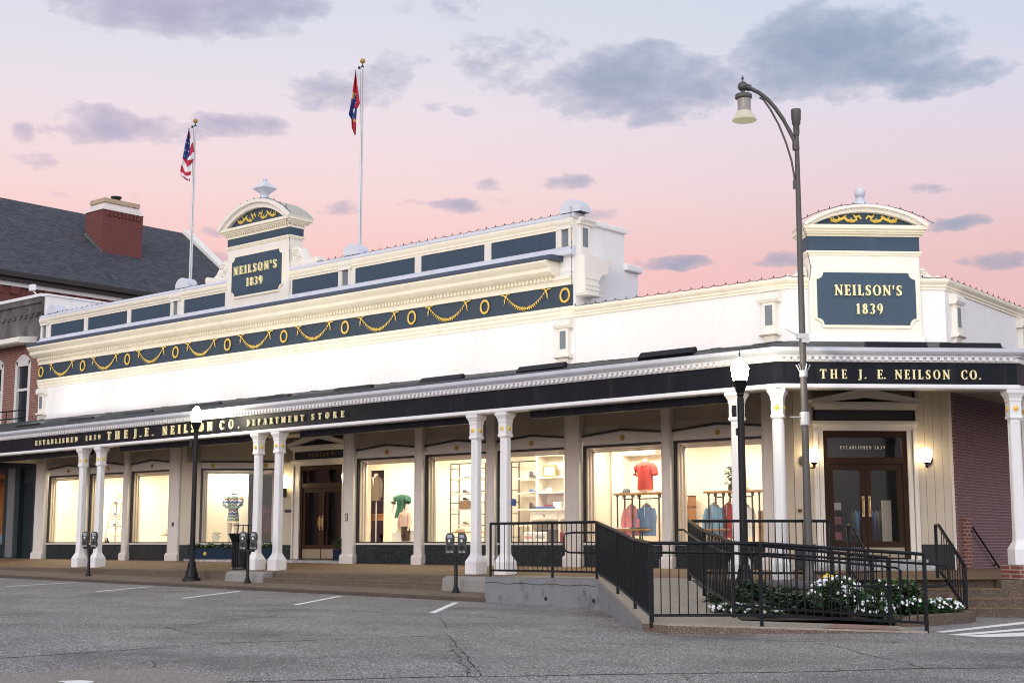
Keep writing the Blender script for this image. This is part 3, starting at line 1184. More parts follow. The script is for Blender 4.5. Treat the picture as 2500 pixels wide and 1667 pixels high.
mb.add([(x, y, gz(x) + .005) for x, y in pad], [tuple(range(len(pad)))])
structure(mb.build('concrete_patch', 'asphalt_patch'))
mb = MB()
mb.add([(x, y, gz(x) + .009) for x, y in [(10.05, -20.95), (10.12, -20.74), (10.28, -20.68), (10.40, -20.75), (10.42, -21.0)]], [tuple(range(5))])
structure(mb.build('road_stud', 'line_white'))

# ------------------------------------------------------------------ the department store
ST = thing('department_store', (-10, .5, .7), 'long white department store with navy and gold trim behind a slate roofed porch', 'building')


def part(mb, name, mat, parent=None, smooth=None, bevel=0):
    return mb.build(name, mat, parent or ST, smooth, bevel)


# upper walls -----------------------------------------------------------
mb = MB(FR)
mb.box(-26.42, .10, -.35, 0, 4.95, 7.55)             # below the frieze, and a body behind the parapet
mb.box(-26.42, .10, -.40, -.02, 7.55, 9.98)
mb.box(-26.42, -26.02, -9, -.41, 4.95, 9.6)
upper = part(mb, 'upper_wall', 'white_wall')
mb = MB(FR)
mb.box(.101, 6.53, -.30, -.012, 4.95, 7.30)
part(mb, 'upper_wall', 'white_wall')
mb = MB(CH)
mb.box(.0, 3.74, -.30, 0, 4.95, 7.30)
part(mb, 'upper_wall', 'white_wall')
mb = MB(SD)
mb.box(0.0, 14, -.30, 0, 4.95, 7.30)
part(mb, 'upper_wall', 'white_wall')
mb = MB()
# side of the two storey part, stepping down to the back
mb.slab([(-.30, .401), (.10, .401), (.10, 2.2), (-.30, 2.2)], 6.9, 9.93)
mb.slab([(-.30, 2.201), (.098, 2.201), (.098, 2.85), (-.30, 2.85)], 6.9, 8.85)
mb.slab([(-26.0, 2.85), (.096, 2.85), (.096, 12), (-26.0, 12)], 6.9, 7.9)
part(mb, 'side_wall', 'white_wall')
mb = MB()
mb.slab([(.12, .3), (6.5, .3), (9.0, 2.9), (8.2, 13), (.12, 13)], 6.6, 6.7)
part(mb, 'flat_roof', 'ledge_grey')
# coping and shaped caps on the side wall
mb = MB()
mb.slab([(-.36, .75), (.17, .75), (.17, 2.27), (-.36, 2.27)], 9.80, 9.97)
mb.slab([(-.36, 2.19), (.20, 2.19), (.20, 2.95), (-.36, 2.95)], 8.78, 8.98)
part(mb, 'coping', 'white_wall', bevel=.04)
# two storey parapet --------------------------------------------------------
mb = MB(FR)
mb.ext([(-.42, 9.90), (.07, 9.90), (.09, 9.93), (.09, 9.99), (.03, 10.04), (-.42, 10.06)], -26.45, .14)
part(mb, 'parapet_coping', 'grey_coping')
mb = MB(FR)
mb.ext([(-.01, 9.62), (.03, 9.62), (.03, 9.68), (.055, 9.70), (.055, 9.75), (.09, 9.80), (.11, 9.86), (.11, 9.90), (-.01, 9.90)], -26.42, .10)
part(mb, 'parapet_cornice', 'cream_trim')
mb = MB(FR)
PAN = [(-25.70, -23.39), (-23.14, -20.59), (-20.35, -17.96), (-17.18, -14.88), (-11.44, -9.24), (-8.47, -5.89), (-5.63, -3.12), (-2.87, -.52)]
SMALL = [(-26.24, -25.98), (-17.76, -17.51), (-9.05, -8.76), (-.31, -.06)]
edges = sorted(PAN + SMALL + [(-14.75, -11.5)])
x = -26.42
for a, c in edges:                                   # upright stiles between the sunk panels
    mb = MB(FR)
    mb.box(x, a, -.02, .035, 9.14, 9.62)
    part(mb, 'parapet_stile', 'white_trim')
    x = c
mb = MB(FR)
mb.box(x, .10, -.02, .035, 9.14, 9.62)
part(mb, 'parapet_stile', 'white_trim')
mb = MB(FR)
mb.ext([(-.02, 8.90), (.16, 8.90), (.17, 8.95), (.14, 9.02), (.06, 9.06), (.05, 9.14), (-.02, 9.14)], -26.44, .12)
part(mb, 'parapet_ledge', 'grey_coping')
pn = None
for a, c in PAN:
    mb = MB(FR)
    mb.box(a, c, -.015, .008, 9.141, 9.619)
    part(mb, 'parapet_panel', 'navy_panel')
for a, c in SMALL:
    mb = MB(FR)
    mb.box(a, c, -.015, .012, 9.141, 9.619)
    part(mb, 'pier_panel', 'grey_panel')
    mb = MB(FR)                                      # pier strips either side, up to the coping
    mb.box(a - .10, a - .002, .0352, .065, 9.14, 9.62)
    mb.box(c + .002, c + .10, .0352, .065, 9.14, 9.62)
    mb.ext([(.05, 9.62), (.10, 9.62), (.10, 9.70), (.15, 9.78), (.16, 9.89), (.05, 9.89)], a - .14, c + .14)
    part(mb, 'pier_trim', 'white_trim')
for cx_ in (-25.70, -17.36, -8.68, -.02):            # rounded caps standing on the piers
    mb = MB(FR)
    arc = [(cx_ + .36 * cos(pi * j / 12), 10.06 + .36 * sin(pi * j / 12) ** .8) for j in range(13)]
    n_ = len(arc)
    mb.add([(u, .04, w) for u, w in arc] + [(cx_, -.18, 10.44)] + [(u, -.40, w) for u, w in arc],
           [tuple(range(n_)), tuple(range(n_ + 1, 2 * n_ + 1))] + [(i, i + 1, n_ + 2 + i, n_ + 1 + i) for i in range(n_ - 1)])
    part(mb, 'dome_cap', 'grey_coping', smooth=40)
# main cornice ---------------------------------------------------------------
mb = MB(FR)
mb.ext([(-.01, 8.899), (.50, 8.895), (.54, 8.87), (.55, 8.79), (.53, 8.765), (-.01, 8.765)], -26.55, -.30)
part(mb, 'cornice_shade_strip', 'ledge_grey')  # dark colour paints in the shade below the parapet ledge
mb = MB(FR)
mb.ext([(-.01, 8.76), (.52, 8.76), (.52, 8.71), (.49, 8.68), (.44, 8.61), (.38, 8.58), (.38, 8.47), (.36, 8.47), (.31, 8.41), (.23, 8.37), (.18, 8.36), (-.01, 8.36)], -26.55, -.45)
part(mb, 'cornice', 'cream_trim', smooth=35)
mb = MB(FR)
mb.ext([(-.01, 8.358), (.12, 8.358), (.12, 8.26), (.08, 8.24), (.06, 8.19), (.06, 8.10), (-.01, 8.10)], -26.45, .02)
part(mb, 'frieze_architrave', 'cream_trim')
mb = comb(FR, -26.3, -.5, .075, .135, .115, .17, 8.262, 8.345, 8.3575)
part(mb, 'dentil_course', 'cream_trim')
mb = MB(FR)
mb.box(-26.43, .02, -.02, .015, 7.525, 8.098)
part(mb, 'frieze', 'navy_frieze')
mb = MB(FR)
mb.ext([(-.01, 7.522), (.07, 7.522), (.07, 7.44), (.045, 7.41), (.045, 7.33), (.02, 7.29), (.02, 7.22), (-.01, 7.22)], -26.46, .13)
part(mb, 'frieze_moulding', 'cream_trim')
# gilded wreaths and garlands
mb = MB(F(0, 0))
for k in range(26):
    a = 2 * pi * k / 26
    for rr, off in ((.160, .35), (.185, -.35)):
        c0 = (rr * .86 * cos(a), .035, rr * sin(a))
        mb.tube([c0, (c0[0] + .055 * -sin(a + off) * .9, .05, c0[2] + .06 * cos(a + off))], [.014, .004], 5)
mb.tube([(.155 * cos(2 * pi * j / 20), .03, .18 * sin(2 * pi * j / 20)) for j in range(21)], .017, 6)
w0 = mb.build('wreath', 'gold', ST, at=(-26.22, -.015, 7.83))
WX = [-26.22 + 2.892 * k for k in range(10)]
WX[-1] = -.20
for x in WX[1:]:
    inst(w0, ST, (x, -.015, 7.83))
mb = MB(F(0, 0))
for k in range(23):
    f = k / 22
    u = -.70 + 1.40 * f
    w = .16 - .40 * (1 - (2 * f - 1) ** 2) + 0
    rr = .012 + .018 * sin(pi * f)
    mb.ball((u, .035, w), rr, 6, 4)
    for sg in (-1, 1):
        mb.tube([(u, .04, w), (u + .045 * (1 if f > .5 else -1) , .05, w + sg * (rr + .035))], [.018, .004], 4)
for sg in (-1, 1):                                   # ribbon bows at the ends
    cx_ = sg * .72
    mb.ball((cx_, .04, .15), .036, 8, 5, (1, .6, 1.2))
    mb.tube([(cx_, .035, .16), (cx_ + sg * .09, .04, .21), (cx_ + sg * .15, .035, .20), (cx_ + sg * .20, .035, .25)], [.018, .02, .014, .004], 5)
    mb.tube([(cx_, .035, .16), (cx_ - sg * .06, .04, .23), (cx_ - sg * .12, .035, .22), (cx_ - sg * .17, .035, .26)], [.018, .02, .014, .004], 5)
    mb.tube([(cx_, .035, .14), (cx_ + sg * .05, .04, .06), (cx_ + sg * .04, .035, -.01), (cx_ + sg * .09, .035, -.07)], [.018, .022, .015, .004], 5)
GX = [-24.78 + 2.892 * k for k in range(9)]
GX[-1] = -1.58
g0 = mb.build('garland', 'gold', ST, at=(GX[0], -.015, 7.86))
for x in GX[1:]:
    inst(g0, ST, (x, -.015, 7.86))
# niche boxes on the wall
def niche(fr, u, name='wall_bracket'):
    mb = MB(fr)
    mb.box(u - .17, u + .17, -.01, .13, 6.22, 6.93)
    mb.ext([(-.01, 6.93), (.16, 6.93), (.20, 7.0), (.20, 7.10), (.14, 7.16), (-.01, 7.20)], u - .28, u + .28)
    mb.ext([(-.01, 6.22), (.20, 6.22), (.20, 6.16), (.15, 6.13), (-.01, 6.13)], u - .25, u + .25)
    mb.ext([(-.01, 6.128), (.13, 6.128), (.08, 5.99), (-.01, 5.97)], u - .15, u + .15)
    o = part(mb, name, 'white_trim')
    mb = MB(fr)
    mb.box(u - .10, u + .10, .12, .135, 6.38, 6.86)
    mb.build('grey_inset', 'grey_panel', o)


niche(FR, -.22)
niche(FR, -26.02)
niche(FR, 6.05)
niche(SD, .55)
niche(SD, 5.35)
# corner pier of the two storey part: side window panel and the big scrolled bracket
SX = F(.10, 0, 0, 90)
mb = MB(SX)
mb.box(.20, .62, -.01, .05, 9.05, 9.78)
mb.ext([(-.01, 9.76), (.09, 9.76), (.11, 9.82), (.16, 9.88), (.16, 9.94), (-.01, 9.94)], .12, .75)
mb.ext([(-.01, 8.92), (.06, 8.92), (.06, 9.05), (-.01, 9.05)], .20, .66)
so = part(mb, 'side_pier', 'white_trim')
mb = MB(SX)
mb.box(.29, .52, .04, .053, 9.16, 9.68)
mb.build('grey_inset', 'grey_panel', so)
mb = MB(SX)
bp = [(.02, 7.85), (.62, 7.85), (.62, 8.25), (.70, 8.32), (.82, 8.42), (1.0, 8.46), (1.06, 8.50), (1.03, 8.60), (1.10, 8.68), (1.26, 8.70), (1.26, 8.88), (.74, 8.88), (.02, 8.88)]
mb.poly(bp, -.002, .32)
part(mb, 'scroll_bracket', 'white_trim')
mb = MB(SX)
for w_, a_, d_ in ((7.80, .72, .36), (7.95, .68, .345), (8.06, .66, .335), (8.24, .66, .34)):
    mb.box(.05, a_, .0, d_, w_, w_ + .05)
part(mb, 'bracket_moulding', 'white_trim')
# one storey parapet cornice around front, corner, side
CP = [(-.32, 7.22), (.03, 7.22), (.03, 7.27), (.06, 7.29), (.06, 7.33), (.11, 7.38), (.13, 7.42), (.13, 7.47), (-.32, 7.50)]
T = math.tan(radians(22.25))
mb = MB(FR)
mb.ext(CP, .13, 6.53, 0, T)
part(mb, 'parapet_cornice', 'cream_trim')
T2 = math.tan(radians((93.6 - 44.5) / 2))
mb = MB(CH)
mb.ext(CP, 0, 3.74, -T, T2)
part(mb, 'parapet_cornice', 'cream_trim')
mb = MB(SD)
mb.ext(CP, 0, 14, -T2, 0)
part(mb, 'parapet_cornice', 'cream_trim')

# sign towers -------------------------------------------------------------------
def notched(u0, u1, w0, w1, r, k=6):
    """rectangle with concave quarter-round corners"""
    out = []
    for (cx_, cy_, a0) in ((u0, w0, 0), (u0, w1, -90), (u1, w1, 180), (u1, w0, 90)):
        for j in range(k + 1):
            a = radians(a0 + 90 * j / k)
            out.append((cx_ + r * cos(a), cy_ + r * sin(a)))
    return out


def arch(u0, u1, w0, rise, n=24):
    c = (u0 + u1) / 2
    hw = (u1 - u0) / 2
    R = (hw * hw + rise * rise) / (2 * rise)
    th = math.asin(hw / R)
    return [(c + R * sin(-th + 2 * th * j / n), w0 + rise - R + R * cos(-th + 2 * th * j / n)) for j in range(n + 1)]


def tower(fr, u0, u1, zb, z_band0, z_band1, z_corn, z_top, sg, name_u, name_w, yr_u, yr_w, h, fin, depth, v1, hood):
    """parapet tower: body, notched sign with raised letters, band, cornice and arched pediment"""
    mb = MB(fr)
    mb.box(u0, u1, -depth, v1, zb, z_corn)
    mb.box(u0 + .06, u1 - .06, -depth + .02, v1 - .02, z_corn, z_corn + .2)
    tw = part(mb, 'sign_tower', 'white_trim')
    tw['label'] = 'arched sign tower on the long front' if fin == 'urn' else 'arched sign tower on the diagonal corner'
    a0, a1, b0, b1 = sg
    mb = MB(fr)
    mb.poly(notched(a0 - .07, a1 + .07, b0 - .07, b1 + .07, .20), v1 - .01, v1 + .045)
    mb.build('sign_border', 'cream_trim', tw)
    mb = MB(fr)
    mb.poly(notched(a0, a1, b0, b1, .16), v1 - .01, v1 + .055)
    mb.build('sign_panel', 'navy_panel', tw)
    lettering(fr, "NEILSON'S", name_u[0], name_u[1], name_w, h, v1 + .05, .07, 'lettering', 'gold_letter', tw, 1.0)
    lettering(fr, '1839', yr_u[0], yr_u[1], yr_w, h, v1 + .05, .07, 'lettering', 'gold_letter', tw, 1.0)
    mb = MB(fr)
    mb.box(u0 - .015, u1 + .015, -depth - .015, v1 + .015, z_band0, z_band1)
    mb.build('navy_band', 'navy_panel', tw)
    mb = MB(fr)
    for (e, w0_, w1_) in ((.03, z_band0 - .10, z_band0 - .05), (.06, z_band0 - .05, z_band0), (.04, z_band1, z_band1 + .08)):
        mb.box(u0 - e, u1 + e, -depth - e, v1 + e, w0_, w1_)
    ce = 1.0 if fin == 'urn' else .6
    for i, (e, w0_, w1_) in enumerate(((.12, z_corn - .13, z_corn - .09), (.17, z_corn - .09, z_corn - .03), (.24, z_corn - .03, z_corn + .06))):
        mb.box(u0 - e * ce, u1 + e * ce, -depth - e, v1 + e, w0_, w1_)
    u = u0 - .05
    while u < u1 + .02:
        mb.box(u, u + .05, v1 + .035, v1 + .10, z_band1 + .081, z_corn - .131)
        u += .10
    v = -depth
    while v < v1:
        mb.box(u0 - .10, u0 - .035, v, v + .05, z_band1 + .081, z_corn - .131)
        mb.box(u1 + .035, u1 + .10, v, v + .05, z_band1 + .081, z_corn - .131)
        v += .10
    mb.build('tower_cornice', 'cream_trim', tw)
    # arched pediment: curved hood over a blue tympanum
    e = .28 if fin == 'urn' else .18
    base = z_corn + .06
    rise = z_top - base
    out = arch(u0 - e, u1 + e, base + .03, rise - .03)
    inn = arch(u0 + hood * .37, u1 - hood * .37, base + .001, rise - hood)
    mb = MB(fr)
    n_ = len(out)
    for v0_, v1_, o_, i_ in ((-depth - e * .7, v1 + .20, out, inn), (-depth - e * .8, v1 + .30, out, [(u * .96 + .04 * (u0 + u1) / 2, w - hood * .4) for u, w in out])):
        pts = [(u, v1_, w) for u, w in o_] + [(u, v1_, w) for u, w in i_] + [(u, v0_, w) for u, w in o_] + [(u, v0_, w) for u, w in i_]
        fs = []
        for j in range(n_ - 1):
            fs += [(j, j + 1, n_ + j + 1, n_ + j), (2 * n_ + j, 3 * n_ + j, 3 * n_ + j + 1, 2 * n_ + j + 1), (j, 2 * n_ + j, 2 * n_ + j + 1, j + 1), (n_ + j, n_ + j + 1, 3 * n_ + j + 1, 3 * n_ + j)]
        fs += [(0, n_, 3 * n_, 2 * n_), (n_ - 1, 3 * n_ - 1, 4 * n_ - 1, 2 * n_ - 1)]
        mb.add(pts, fs)
    mb.build('pediment_hood', 'white_trim', tw)
    mb = MB(fr)
    mb.poly([(u0 + .0, base - .01), *[(u, w) for u, w in arch(u0 + .0, u1 - .0, base + .02, rise - hood + .05)], (u1 - .0, base - .01)], -depth + .05, v1 + .06)
    mb.build('tympanum', 'navy_panel', tw)
    mb = MB(fr)
    c = (u0 + u1) / 2
    hh = (rise - hood) * .62
    for s_ in (-1, 1):
        path = [(.08, .55), (.16, .95), (.28, .75), (.24, .45), (.36, .25), (.55, .35), (.68, .75), (.60, .95), (.74, .55), (.95, .25), (1.1, .35), (1.16, .60), (1.06, .62)]
        k = (u1 - u0) / 2 * .62 / 1.16
        pts = [(c + s_ * px * k, v1 + .075, base + .06 + py * hh) for px, py in path]
        mb.tube(pts, [.018, .030, .034, .03, .04, .04, .03, .026, .036, .045, .036, .028, .02], 6)
        for px, py in ((.36, .25), (.55, .35), (.95, .25), (.8, .5), (.28, .75)):
            mb.tube([(c + s_ * px * k, v1 + .08, base + .06 + py * hh), (c + s_ * (px + .09) * k, v1 + .09, base + .06 + (py + .42) * hh)], [.03, .006], 5)
    mb.build('gilded_scroll', 'gold', tw)
    mb = MB(fr)
    if fin == 'urn':
        mb.lathe(c, -depth / 2 + .1, [(.34, z_top - .08), (.34, z_top + .0), (.22, z_top + .06), (.11, z_top + .16), (.10, z_top + .24), (.13, z_top + .30), (.26, z_top + .42), (.29, z_top + .46), (.27, z_top + .48), (.10, z_top + .66), (.05, z_top + .71)], sq=True)
        mb.ball((c, -depth / 2 + .1, z_top + .76), .075)
    else:
        mb.box(c - .26, c + .26, -.25, .25, z_top - .08, z_top + .06)
        mb.lathe(c, 0, [(.20, z_top + .05), (.15, z_top + .12), (.10, z_top + .22), (.11, z_top + .26)], 14)
        mb.ball((c, 0, z_top + .37), .135)
    mb.build('finial', 'grey_coping', tw, smooth=45)
    return tw


tower(FR, -14.70, -11.52, 9.0, 11.10, 11.36, 11.62, 12.46, (-14.40, -11.83, 9.38, 10.70), (-14.24, -12.03), 10.08, (-13.56, -12.74), 9.64, .28, 'urn', .45, .10, .27)
tower(CH, .46, 3.10, 6.10, 8.10, 8.45, 8.63, 9.17, (.62, 2.97, 6.34, 7.58), (1.02, 2.63), 7.03, (1.51, 2.16), 6.59, .245, 'ball', .55, .15, .16)
mb = MB(CH)
mb.box(.42, 3.16, -.3, .17, 5.75, 6.10)
part(mb, 'tower_plinth', 'white_wall')
# scrolls that butt against the tower sides
def scroll(fr, u, s_, w, k, v=0.0, nm='scroll'):
    mb = MB(fr)
    pr = [(0, 0), (0, .62), (.10, .70), (.28, .72), (.44, .66), (.58, .44), (.74, .24), (.95, .14), (1.15, .15), (1.25, .24), (1.38, .22), (1.40, .08), (1.34, 0)]
    mb.poly([(u + s_ * a * k, w + b_ * k) for a, b_ in pr], v - .30, v)
    sp_ = []
    for j in range(40):
        a = j / 39 * 4.6 * pi
        r_ = .27 * k * (1 - j / 44)
        sp_.append((u + s_ * (.32 * k + r_ * cos(a) * -1), v + .012, w + .36 * k + r_ * sin(a)))
    mb.tube(sp_, .028 * k * 1.2, 6)
    part(mb, nm, 'white_trim')


scroll(FR, -11.50, 1, 10.04, .92, .03)
scroll(FR, -14.72, -1, 10.04, .92, .03)
scroll(CH, 3.12, 1, 7.48, .36, .02)
scroll(CH, .44, -1, 7.48, .36, .02)

# porch: roof, gutter, fascia -------------------------------------------------------
def offs(path, d):
    """offset an open plan path to its right-hand side by d with mitres"""
    out = []
    for i, (x, y) in enumerate(path):
        ns = []
        for j in (i - 1, i):
            if 0 <= j < len(path) - 1:
                dx, dy = path[j + 1][0] - path[j][0], path[j + 1][1] - path[j][1]
                l = sqrt(dx * dx + dy * dy)
                ns.append((dy / l, -dx / l))
        if len(ns) == 1:
            n_ = ns[0]
            k = 1
        else:
            sx, sy = ns[0][0] + ns[1][0], ns[0][1] + ns[1][1]
            l = sqrt(sx * sx + sy * sy)
            n_ = (sx / l, sy / l)
            k = 1 / (n_[0] * ns[0][0] + n_[1] * ns[0][1])
        out.append((x + n_[0] * d * k, y + n_[1] * d * k))
    return out


x_l, y_l = pf(-42, 0)
PATH = [(x_l, y_l), PCL, PC.p(5.02, 0, 0)[:2], tuple(PC.p(5.02, 0, 0)[i] + 9 * SD.U[i] for i in range(2))]


def sweep(prof, path, name, mat, parent=None, **kw):
    rings = []
    for v, w in prof:
        rings.append([(x, y, w) for x, y in offs(path, v)])
    k, n = len(prof), len(path)
    mb = MB()
    for r_ in rings:
        mb.v += r_
    for i in range(k):
        j = (i + 1) % k
        for q in range(n - 1):
            mb.f.append((i * n + q, i * n + q + 1, j * n + q + 1, j * n + q))
    mb.f.append(tuple(i * n for i in range(k)))
    mb.f.append(tuple(i * n + n - 1 for i in range(k)))
    return mb.build(name, mat, parent or ST, **kw)


sweep([(0, 4.50), (0, 4.965), (-.08, 4.965), (-.08, 4.50)], PATH, 'porch_fascia', 'black_fascia')
sweep([(.05, 4.44), (.05, 4.485), (.03, 4.515), (-.30, 4.515), (-.30, 4.42), (.03, 4.42)], PATH, 'porch_beam', 'column_white')
sweep([(.0, 4.966), (.035, 4.966), (.05, 4.99), (.05, 5.075), (-.06, 5.075), (-.06, 4.966)], PATH, 'dentil_band', 'column_white')
sweep([(-.06, 5.076), (.10, 5.076), (.11, 5.10), (.16, 5.13), (.20, 5.17), (.21, 5.24), (.18, 5.25), (-.06, 5.25)], PATH, 'gutter', 'grey_coping')
mb = MB()
for fr_, u0_, u1_ in ((PF, -30.0, 8.32), (PC, .05, 4.98)):
    mb = comb(fr_, u0_, u1_, .075, .145, .049, .105, 4.995, 5.06, 5.0745)
    part(mb, 'dentil_course', 'column_white')
WPATH = [(x_l, 0), (6.53, 0), (CRX, CRY), (CRX + 9 * SD.U[0], CRY + 9 * SD.U[1])]
go = offs(PATH, .12)
mb = MB()
pts = [(x, y, 5.98) for x, y in WPATH] + [(x, y, 5.235) for x, y in go] + [(x, y, 5.93) for x, y in WPATH] + [(x, y, 5.18) for x, y in go]
mb.add(pts, [(i, i + 1, 5 + i, 4 + i) for i in range(3)] + [(8 + i, 9 + i, 13 + i, 12 + i) for i in range(3)] + [(4 + i, 5 + i, 13 + i, 12 + i) for i in range(3)])
part(mb, 'porch_roof', 'porch_slate')
# loose and overlapping slates give the roof its ragged surface
mb = MB()
for k in range(520):
    u = random.uniform(-26.5, 8.0)
    f = random.uniform(.02, .96)
    q = PF.p(u, 0, 0)
    y0_ = q[1]
    yv = y0_ - .08 + (0 - y0_ + .08) * f
    z = 5.235 + (5.98 - 5.235) * f
    if q[0] > 6.2 + (1 - f) * 1.6:
        continue
    dx, dy = random.uniform(.18, .45), .16
    h_ = random.uniform(.012, .035)
    dz = dy * .745 / (-y0_ + .1)
    mb.add([(q[0], yv, z + h_), (q[0] + dx, yv, z + h_), (q[0] + dx, yv + dy, z + dz + .004), (q[0], yv + dy, z + dz + .004), (q[0], yv, z - .01), (q[0] + dx, yv, z - .01)],
           [(0, 1, 2, 3), (0, 4, 5, 1), (1, 5, 2), (0, 3, 4)])
part(mb, 'roof_slates', 'porch_slate')
mb = MB()
ci = offs(PATH, -.31)
pts = [(x, y, 4.80) for x, y in WPATH] + [(x, y, 4.80) for x, y in ci]
mb.add(pts, [(i, i + 1, 5 + i, 4 + i) for i in range(3)])
part(mb, 'porch_ceiling', 'taupe_stucco')
mb = MB()
mb.slab([(-17.2, -.3), (-8.4, -.3), (-8.4, 3.0), (-17.2, 3.0)], 4.81, 4.86)
part(mb, 'recess_ceiling', 'taupe_stucco')
mb = MB(CH)
mb.box(-.3, 4.2, -3.2, .3, 4.81, 4.86)
part(mb, 'corner_ceiling', 'taupe_stucco')
# rolled awnings tucked behind the beam
for u0_, u1_ in ((-26.0, -19.0), (-17.1, -9.3), (-7.6, -.55), (1.25, 6.95)):
    mb = MB(PF)
    mb.box(u0_, u1_, -.52, -.33, 4.25, 4.47)
    part(mb, 'rolled_awning', 'black_fascia', bevel=.03)
# fascia lettering
fs_ = lambda x: (x) / cos(radians(2.37))
lettering(PF, 'ESTABLISHED', fs_(-21.98), fs_(-19.15), 4.67, .17, 0, .045, 'lettering', 'gold_letter', ST, 1.05)
lettering(PF, '1839', fs_(-18.60), fs_(-17.70), 4.67, .17, 0, .045, 'lettering', 'gold_letter', ST, 1.05)
lettering(PF, 'THE', fs_(-17.24), fs_(-16.02), 4.63, .27, 0, .05, 'lettering', 'gold_letter', ST, 1.1)
lettering(PF, 'J.E.', fs_(-15.65), fs_(-14.52), 4.63, .27, 0, .05, 'lettering', 'gold_letter', ST, 1.1)
lettering(PF, 'NEILSON', fs_(-14.0), fs_(-11.35), 4.62, .27, 0, .05, 'lettering', 'gold_letter', ST, 1.1)
lettering(PF, 'CO.', fs_(-10.95), fs_(-9.95), 4.62, .27, 0, .05, 'lettering', 'gold_letter', ST, 1.1)
lettering(PF, 'DEPARTMENT', fs_(-9.60), fs_(-6.98), 4.655, .175, 0, .045, 'lettering', 'gold_letter', ST, 1.0)
lettering(PF, 'STORE', fs_(-6.62), fs_(-5.24), 4.655, .175, 0, .045, 'lettering', 'gold_letter', ST, 1.0)
for t_, a_, c_ in (('THE', .90, 1.46), ('J.', 1.68, 1.86), ('E.', 2.08, 2.26), ('NEILSON', 2.45, 3.60), ('CO.', 3.83, 4.25)):
    lettering(PC, t_, a_, c_, 4.62, .19, 0, .04, 'lettering', 'gold_letter', ST, .98)

# porch columns --------------------------------------------------------------------------
def make_column(parent, at, H, ang):
    """H = height from base to the underside of the beam"""
    mb = MB(F(0, 0, 0, 0))
    def oct_(prof):
        b = len(mb.v)
        for hw, ch_, w in prof:
            for sx, sy in ((1, 1), (-1, 1), (-1, -1), (1, -1)):
                a_ = (sx * hw, sy * (hw - ch_))
                c_ = (sx * (hw - ch_), sy * hw)
                for q in ((a_, c_) if sx * sy > 0 else (c_, a_)):
                    mb.v.append((q[0], q[1], w))
        n_ = len(prof)
        for i in range(n_ - 1):
            for j in range(8):
                mb.f.append((b + i * 8 + j, b + i * 8 + (j + 1) % 8, b + (i + 1) * 8 + (j + 1) % 8, b + (i + 1) * 8 + j))
        mb.f.append(tuple(b + j for j in range(8)))
        mb.f.append(tuple(b + (n_ - 1) * 8 + j for j in range(8)))
    oct_([(.19, .004, 0), (.19, .004, .30), (.185, .006, .32), (.126, .03, .455), (.120, .03, .48), (.117, .036, .50), (.115, .038, .62), (.108, .038, H - .62), (.108, .036, H - .58)])
    c = mb.build('porch_column', 'column_white', parent, at=at)
    c.rotation_euler = (0, 0, radians(ang))
    mb = MB(F(0, 0))
    oct_([(.125, .02, H - .60), (.136, .004, H - .57), (.132, .004, H - .54), (.120, .004, H - .52), (.120, .004, H - .25), (.130, .004, H - .23), (.135, .004, H - .17), (.165, .004, H - .10), (.185, .004, H - .07), (.19, .004, H)])
    mb2 = mb
    cap_me = D.meshes.new('capital')
    cap_me.from_pydata(mb2.v, [], mb2.f)
    cap_me.materials.append(MATS['column_white'])
    cp = D.objects.new('capital', cap_me)
    COL.objects.link(cp)
    cp.parent = c
    for k in range(4):
        mr = MB(F(0, 0))
        for j in range(8):
            a_ = 2 * pi * j / 8
            mr.ball((.040 * cos(a_), .120, H - .385 + .040 * sin(a_)), .022, 6, 4, (1, 1, 1))
        mr.ball((0, .122, H - .385), .036, 8, 5)
        me = D.meshes.new('rosette')
        rot = k * pi / 2
        me.from_pydata([(x * cos(rot) - y * sin(rot), x * sin(rot) + y * cos(rot), z) for x, y, z in mr.v], [], mr.f)
        me.materials.append(MATS['gold'])
        me.polygons.foreach_set('use_smooth', [True] * len(me.polygons))
        ro_ = D.objects.new('rosette', me)
        COL.objects.link(ro_)
        ro_.parent = c
    # recessed fillet lines on the shaft faces
    mb = MB(F(0, 0))
    for k in range(4):
        rot = k * pi / 2
        for a_, c_, z0_, z1_ in ((-.042, -.034, .68, H - .68), (.034, .042, .68, H - .68), (-.042, .042, H - .688, H - .68), (-.042, .042, .68, .688)):
            q = MB(F(0, 0))
            q.box(a_, c_, .102, .1175, z0_, z1_)
            n0 = len(mb.v)
            mb.v += [(x * cos(rot) - y * sin(rot), x * sin(rot) + y * cos(rot), z) for x, y, z in q.v]
            mb.f += [tuple(n0 + i for i in f) for f in q.f]
    me = D.meshes.new('shaft_moulding')
    me.from_pydata(mb.v, [], mb.f)
    me.materials.append(MATS['column_white'])
    so_ = D.objects.new('shaft_moulding', me)
    COL.objects.link(so_)
    so_.parent = c
    return c


CX = [(-18.99, .505), (-17.86, .51), (-9.23, .535), (-8.26, .535), (-.36, .55), (.63, .55), (7.34, .568)]
for i, (u, z) in enumerate(CX):
    q = PF.p(u, -.14, 0)
    make_column(ST, (q[0], q[1], z), 4.42 - z, -2.37)
make_column(ST, (8.32, -3.66, .572), 4.42 - .572, 21)
q = PC.p(4.96, -.13, 0)
make_column(ST, (q[0], q[1], .87), 4.42 - .87, 44.5)
q2 = (q[0] + SD.U[0] * .85, q[1] + SD.U[1] * .85)
make_column(ST, (q2[0], q2[1], .87), 4.42 - .87, 93.6)
mb = MB()
f0 = F(q[0], q[1], 0, 60)
mb = MB(f0)
mb.box(-.21, 1.2, -.36, .23, -.2, .865)
part(mb, 'brick_pier', 'brick_red')

